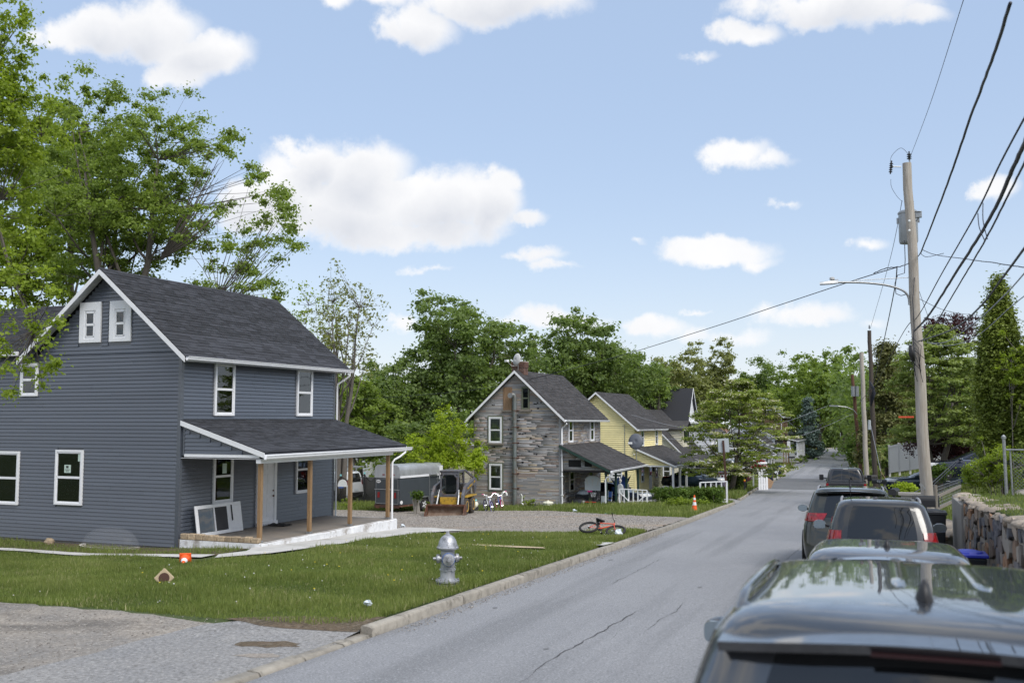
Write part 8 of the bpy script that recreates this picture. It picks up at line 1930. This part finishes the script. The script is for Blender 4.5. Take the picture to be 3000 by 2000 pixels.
# maple grove in the middle
ptree('round-headed dark maple with several trunks behind the brown house', 1360, 835, 1270, 225, 82, 190, 230, .27, 'leaf_dark', seed=41, tr=.3, trunks=4, limbs=16, crad=1.35, flat=.55, group=TB)
ptree('dark maple shouldering the left side of the middle grove', 1170, 1050, 1350, 140, 80, 110, 220, .27, 'leaf_dark', seed=42, tr=.28, trunks=2, crad=1.2, group=TB)
ptree('dark tree low behind the trailer', 1060, 1080, 1400, 130, 72, 90, 200, .25, 'leaf_maple', seed=43, tr=.25, group=TB)
ptree('dark undergrowth tree behind the yellow-green bush', 1290, 1180, 1440, 190, 70, 80, 200, .25, 'leaf_dark', seed=44, tr=.2, group=TB)
ptree('pale lilac flowering tree glimpsed through the grove', 1040, 1120, 1330, 60, 95, 30, 120, .3, 'leaf_wisteria', seed=45, tr=.2)
ptree('tall maple with split crown right of the brown house chimney', 1690, 915, 1240, 135, 92, 110, 210, .3, 'leaf_dark', seed=46, tr=.3, crad=1.4, lump=.35, group=TB)
ptree('broad dark maple spreading over the yellow house roof', 1800, 970, 1260, 150, 96, 120, 210, .3, 'leaf_dark', seed=47, tr=.3, crad=1.5, lump=.3, group=TB)
ptree('dark conifer peeping between the maples', 1560, 985, 1200, 60, 100, 70, 130, .3, 'leaf_cedar', shape='cone', seed=48, tr=.2, group=TB, name='conifer')
ptree('round maple low between the yellow and white houses', 1900, 1080, 1270, 90, 108, 60, 170, .32, 'leaf_dark', seed=49, tr=.25, group=TB)
ptree('drooping dark maple bough near the white gable', 1930, 1095, 1180, 60, 100, 34, 150, .3, 'leaf_maple', seed=50, tr=.2, group=TB)
# far light trees
far = [('pale olive tree on the far rise behind the white gable', 2010, 1010, 1260, 110, 175, 'leaf_olive', 51), ('tall feathery olive tree above the chimney', 2100, 1000, 1230, 75, 185, 'leaf_olive', 52), ('pale green tree left of the white gable', 1920, 1050, 1260, 90, 170, 'leaf_olive', 53),
       ('dark green far tree behind the dogwood top', 2240, 1035, 1240, 110, 190, 'leaf_dark', 54), ('bright green maple at the end of the street', 2400, 1015, 1300, 115, 160, 'leaf_maple', 55), ('green maple behind the crooked pole', 2470, 1060, 1290, 70, 165, 'leaf_maple', 56),
       ('round far tree at the street bend', 2330, 1080, 1300, 80, 175, 'leaf_maple', 57), ('dark tree closing the end of the street', 2440, 1180, 1340, 85, 192, 'leaf_dark', 58), ('dark shrubby tree left of the street crest', 2390, 1210, 1335, 60, 188, 'leaf_dark', 59)]
for lab, cx, tp_, bt, hw_, d, lm, sd in far: ptree(lab, cx, tp_, bt, hw_, d, 95, 150, .42, lm, seed=sd, tr=.35, crad=hw_*d/FPX*.24, group='trees at the far end of the street', lump=.32, twig=False)
ptree('blue spruce beside the street on the left', 2368, 1160, 1340, 48, 150, 90, 150, .3, 'leaf_blue', shape='cone', seed=60, tr=.2, name='spruce_tree', crad=.8)
# woods on the skyline
def woods(name, label, x0, x1, y0, y1, n, lm, seed, top, dsp, ls=.9):
    r = np.random.default_rng(seed); C = []; 
    for i in range(n):
        px_ = r.uniform(x0, x1); d = r.uniform(*dsp); z = r.uniform(0, 1)**.7; y_ = y1+(top(px_)-y1)*z+r.normal()*6; C.append(list(at(px_, y_, d)))
    C = np.array(C); V, k = leaves_at(C, np.full(len(C), 3.2)*r.uniform(.7, 1.3, len(C)), 60, ls, r, .7, .4)
    o = bpy.data.objects.new(name, np_mesh(name, V, np.arange(k*4).reshape(-1, 4), lm, np.clip(np.repeat(r.random(n)*.5, 60)+r.random(k)*.5, 0, 1))); link(o); tag(o, label, None, kind='stuff')
woods('far_woods', 'distant woodland closing the view behind the houses', 850, 2650, 1100, 1330, 900, 'leaf_dark', 5, lambda x: 1120+40*math.sin(x*.012)+18*math.sin(x*.05)-(40 if x > 2350 else 0), (215, 260))
woods('far_woods', 'distant dark woodland behind the right bank', 2450, 3100, 1000, 1330, 420, 'leaf_dark', 6, lambda x: 1100, (120, 160), .6)
woods('rear_woods', 'woodland behind the grey house and parking lot', -300, 1250, 1200, 1420, 700, 'leaf_maple', 7, lambda x: 1150, (95, 125), .5)
# yellow-green bush, dogwood, right side planting
ptree('yellow-green spring bush between the trailer and the brown house', 1300, 1225, 1440, 118, 54.5, 130, 190, .12, 'leaf_lime', name='bush', cat='bush', seed=61, tr=.05, trunks=4, crad=.42, limbs=14, flat=.9, lump=.4)
ptree('sprig of yellow-green growth in front of the brown gable', 1395, 1310, 1400, 42, 51, 22, 110, .11, 'leaf_lime', name='bush', cat='bush', seed=62, tr=.03, crad=.3, basex=1360)
ptree('leafy sapling beside the trailer wheel', 1222, 1430, 1478, 20, 48.2, 14, 40, .12, 'leaf_hedge', name='sapling', cat='sapling', seed=63, tr=.015, crad=.2)
ptree('cream flowering dogwood with tiered branches and dark leaning trunk', 2165, 1108, 1388, 195, 68, 400, 90, .16, 'leaf_dogwood', shape='layered', seed=64, tr=.19, basex=2137, crad=.62, flat=.22, limbs=20, trunks=1, up=1.1, lean=(.3, 0), name='dogwood_tree')
ptree('red leaved japanese maple shrub by the bins', 2226, 1347, 1380, 26, 109, 40, 60, .16, 'leaf_red', name='shrub', cat='shrub', seed=65, tr=.04, crad=.35, flat=.5)
def hedge(label, px, py, d, hx, hy, h, K=120, m=90, lm='leaf_hedge', seed=1, dz=0): p = at(px, py, d); return bush('hedge', label, 'hedge', (p.x, p.y, T(p.x, p.y)+dz), None, K, m, .075, lm, seed=seed, crad=.17, box=(hx, hy, h))
hedge('long clipped hedge in front of the white porch posts', 1968, 1475, 53, .9, .8, .72, seed=1, K=170)
hedge('low clipped hedge piece joining the two hedges', 2035, 1470, 55, .5, .5, .6, seed=2, K=70)
hedge('rounded clipped hedge beside the white driveway railing', 2077, 1480, 48, .62, .6, .80, seed=3, K=150)
hedge('dark bush at the foot of the dogwood', 2155, 1425, 69.5, .55, .5, 1.1, seed=4, lm='leaf_dark')
hedge('long low hedge beneath the red shrub', 2230, 1390, 106, 1.2, .4, .75, seed=5, K=120)
hedge('low clipped round hedge on the far lawn', 2342, 1333, 138, 1.1, .8, 1.0, seed=6, K=90)
hedge('larger round clipped shrub behind the low one', 2346, 1325, 150, 1.5, 1.2, 2.1, seed=7, K=130)
hedge('weeds and cut stems along the verge by the hedge', 2010, 1490, 47, 1.0, .4, .35, seed=8, K=50, m=50, lm='leaf_spring')
ptree('large dark green hedge bush at the right of the far road', 2510, 1270, 1375, 34, 112, 90, 150, .2, 'leaf_hedge', name='bush', cat='bush', seed=66, tr=.05, crad=.6, flat=.9)
ptree('tall brownish cedar right of the pale poles', 2600, 985, 1370, 110, 88, 190, 150, .24, 'leaf_cedar', shape='cone', name='cedar_tree', seed=67, tr=.25, crad=1.0, group=None)
ptree('second brownish cedar merging behind the first', 2665, 1030, 1380, 100, 94, 110, 150, .24, 'leaf_cedar', name='cedar_tree', seed=68, tr=.25, crad=1.0)
ptree('light green tree with flat layered branches behind the grey pole', 2755, 955, 1290, 175, 50, 380, 110, .14, 'leaf_layered', shape='layered', seed=69, tr=.2, crad=.55, flat=.25, limbs=18, up=1.0, trunks=2, basex=2740)
ptree('purple leaved tree with dark hanging foliage under the layered tree', 2785, 1185, 1360, 135, 53, 170, 150, .11, 'leaf_purple', seed=70, tr=.14, crad=.42, limbs=10, basex=2800, drop=1.2)
ptree('purple leaved treetop showing above the layered tree', 2790, 905, 1030, 125, 58, 70, 80, .12, 'leaf_purple', seed=71, tr=.12, crad=.5)
ptree('dark shrubs beneath the cedars on the bank', 2590, 1290, 1390, 60, 84, 50, 150, .2, 'leaf_dark', name='shrub', cat='shrub', seed=72, tr=.05)
ptree('small dark round shrub by the iron railing', 2755, 1350, 1420, 30, 42, 45, 120, .08, 'leaf_hedge', name='shrub', cat='shrub', seed=73, tr=.03, crad=.2)
ptree('yellow-green perennial clump on the bank by the mailbox', 2655, 1415, 1450, 30, 44, 30, 100, .12, 'leaf_lime', name='shrub', cat='shrub', seed=74, tr=.01, crad=.22)
ptree('small bare-stemmed shrub on the bank lawn', 2578, 1290, 1370, 22, 75, 16, 20, .12, 'leaf_olive', name='shrub', cat='shrub', seed=75, tr=.05, crad=.4, limbs=8)
for i, (cx, tp_, bt, hw_, d, lab) in enumerate([(2935, 790, 1450, 92, 25.5, 'tall dark arborvitae, the first on the right bank'), (3060, 870, 1470, 90, 24.5, 'second arborvitae cut by the right picture edge')]):
    ptree(lab, cx, tp_, bt, hw_, d, 760, 80, .075, 'leaf_arbor', shape='column', name='arborvitae', seed=80+i, tr=.1, crad=.20, flat=1.6, up=.9, limbs=4, lump=.05, twig=False, group='arborvitae on the bank')
ptree('bright green vine and brush tangled over the chain link fence', 2925, 1280, 1450, 80, 23.6, 55, 90, .055, 'leaf_spring', name='vine_shrub', cat='shrub', seed=83, tr=.03, crad=.2, limbs=24, trunks=4, bmat='bark_pale', lump=.4)
ptree('light green vine climbing the arborvitae', 2965, 930, 1200, 45, 24.4, 40, 42, .07, 'leaf_spring', name='vine', cat='vine', seed=84, tr=.02, crad=.14, limbs=10, bmat='bark_pale', lump=.5)
ptree('brush and young leaves beside the vine at the fence foot', 2855, 1345, 1440, 38, 27, 30, 60, .06, 'leaf_spring', name='shrub', cat='shrub', seed=85, tr=.02, crad=.2, limbs=10)
r = random.Random(2)
for i, (px_, py_, d, lab) in enumerate([(1255, 1476, 48, 'leafy weed by the trailer hitch'), (1140, 1476, 50, 'weed clump under the trailer'), (1020, 1462, 52, 'tall yellow-green weed behind the porch post'), (1548, 1476, 52.6, 'white flowered weed by the flue'), (2115, 1400, 74, 'purple flowered shrub beside the navy sedan')]):
    p = at(px_, py_, d); bush('weed_clump', lab, 'weeds', (p.x, p.y, T(p.x, p.y)), (.35, .3, .3), 14, 40, .07, 'leaf_spring' if i < 4 else 'leaf_wisteria', seed=i+90, crad=.14)
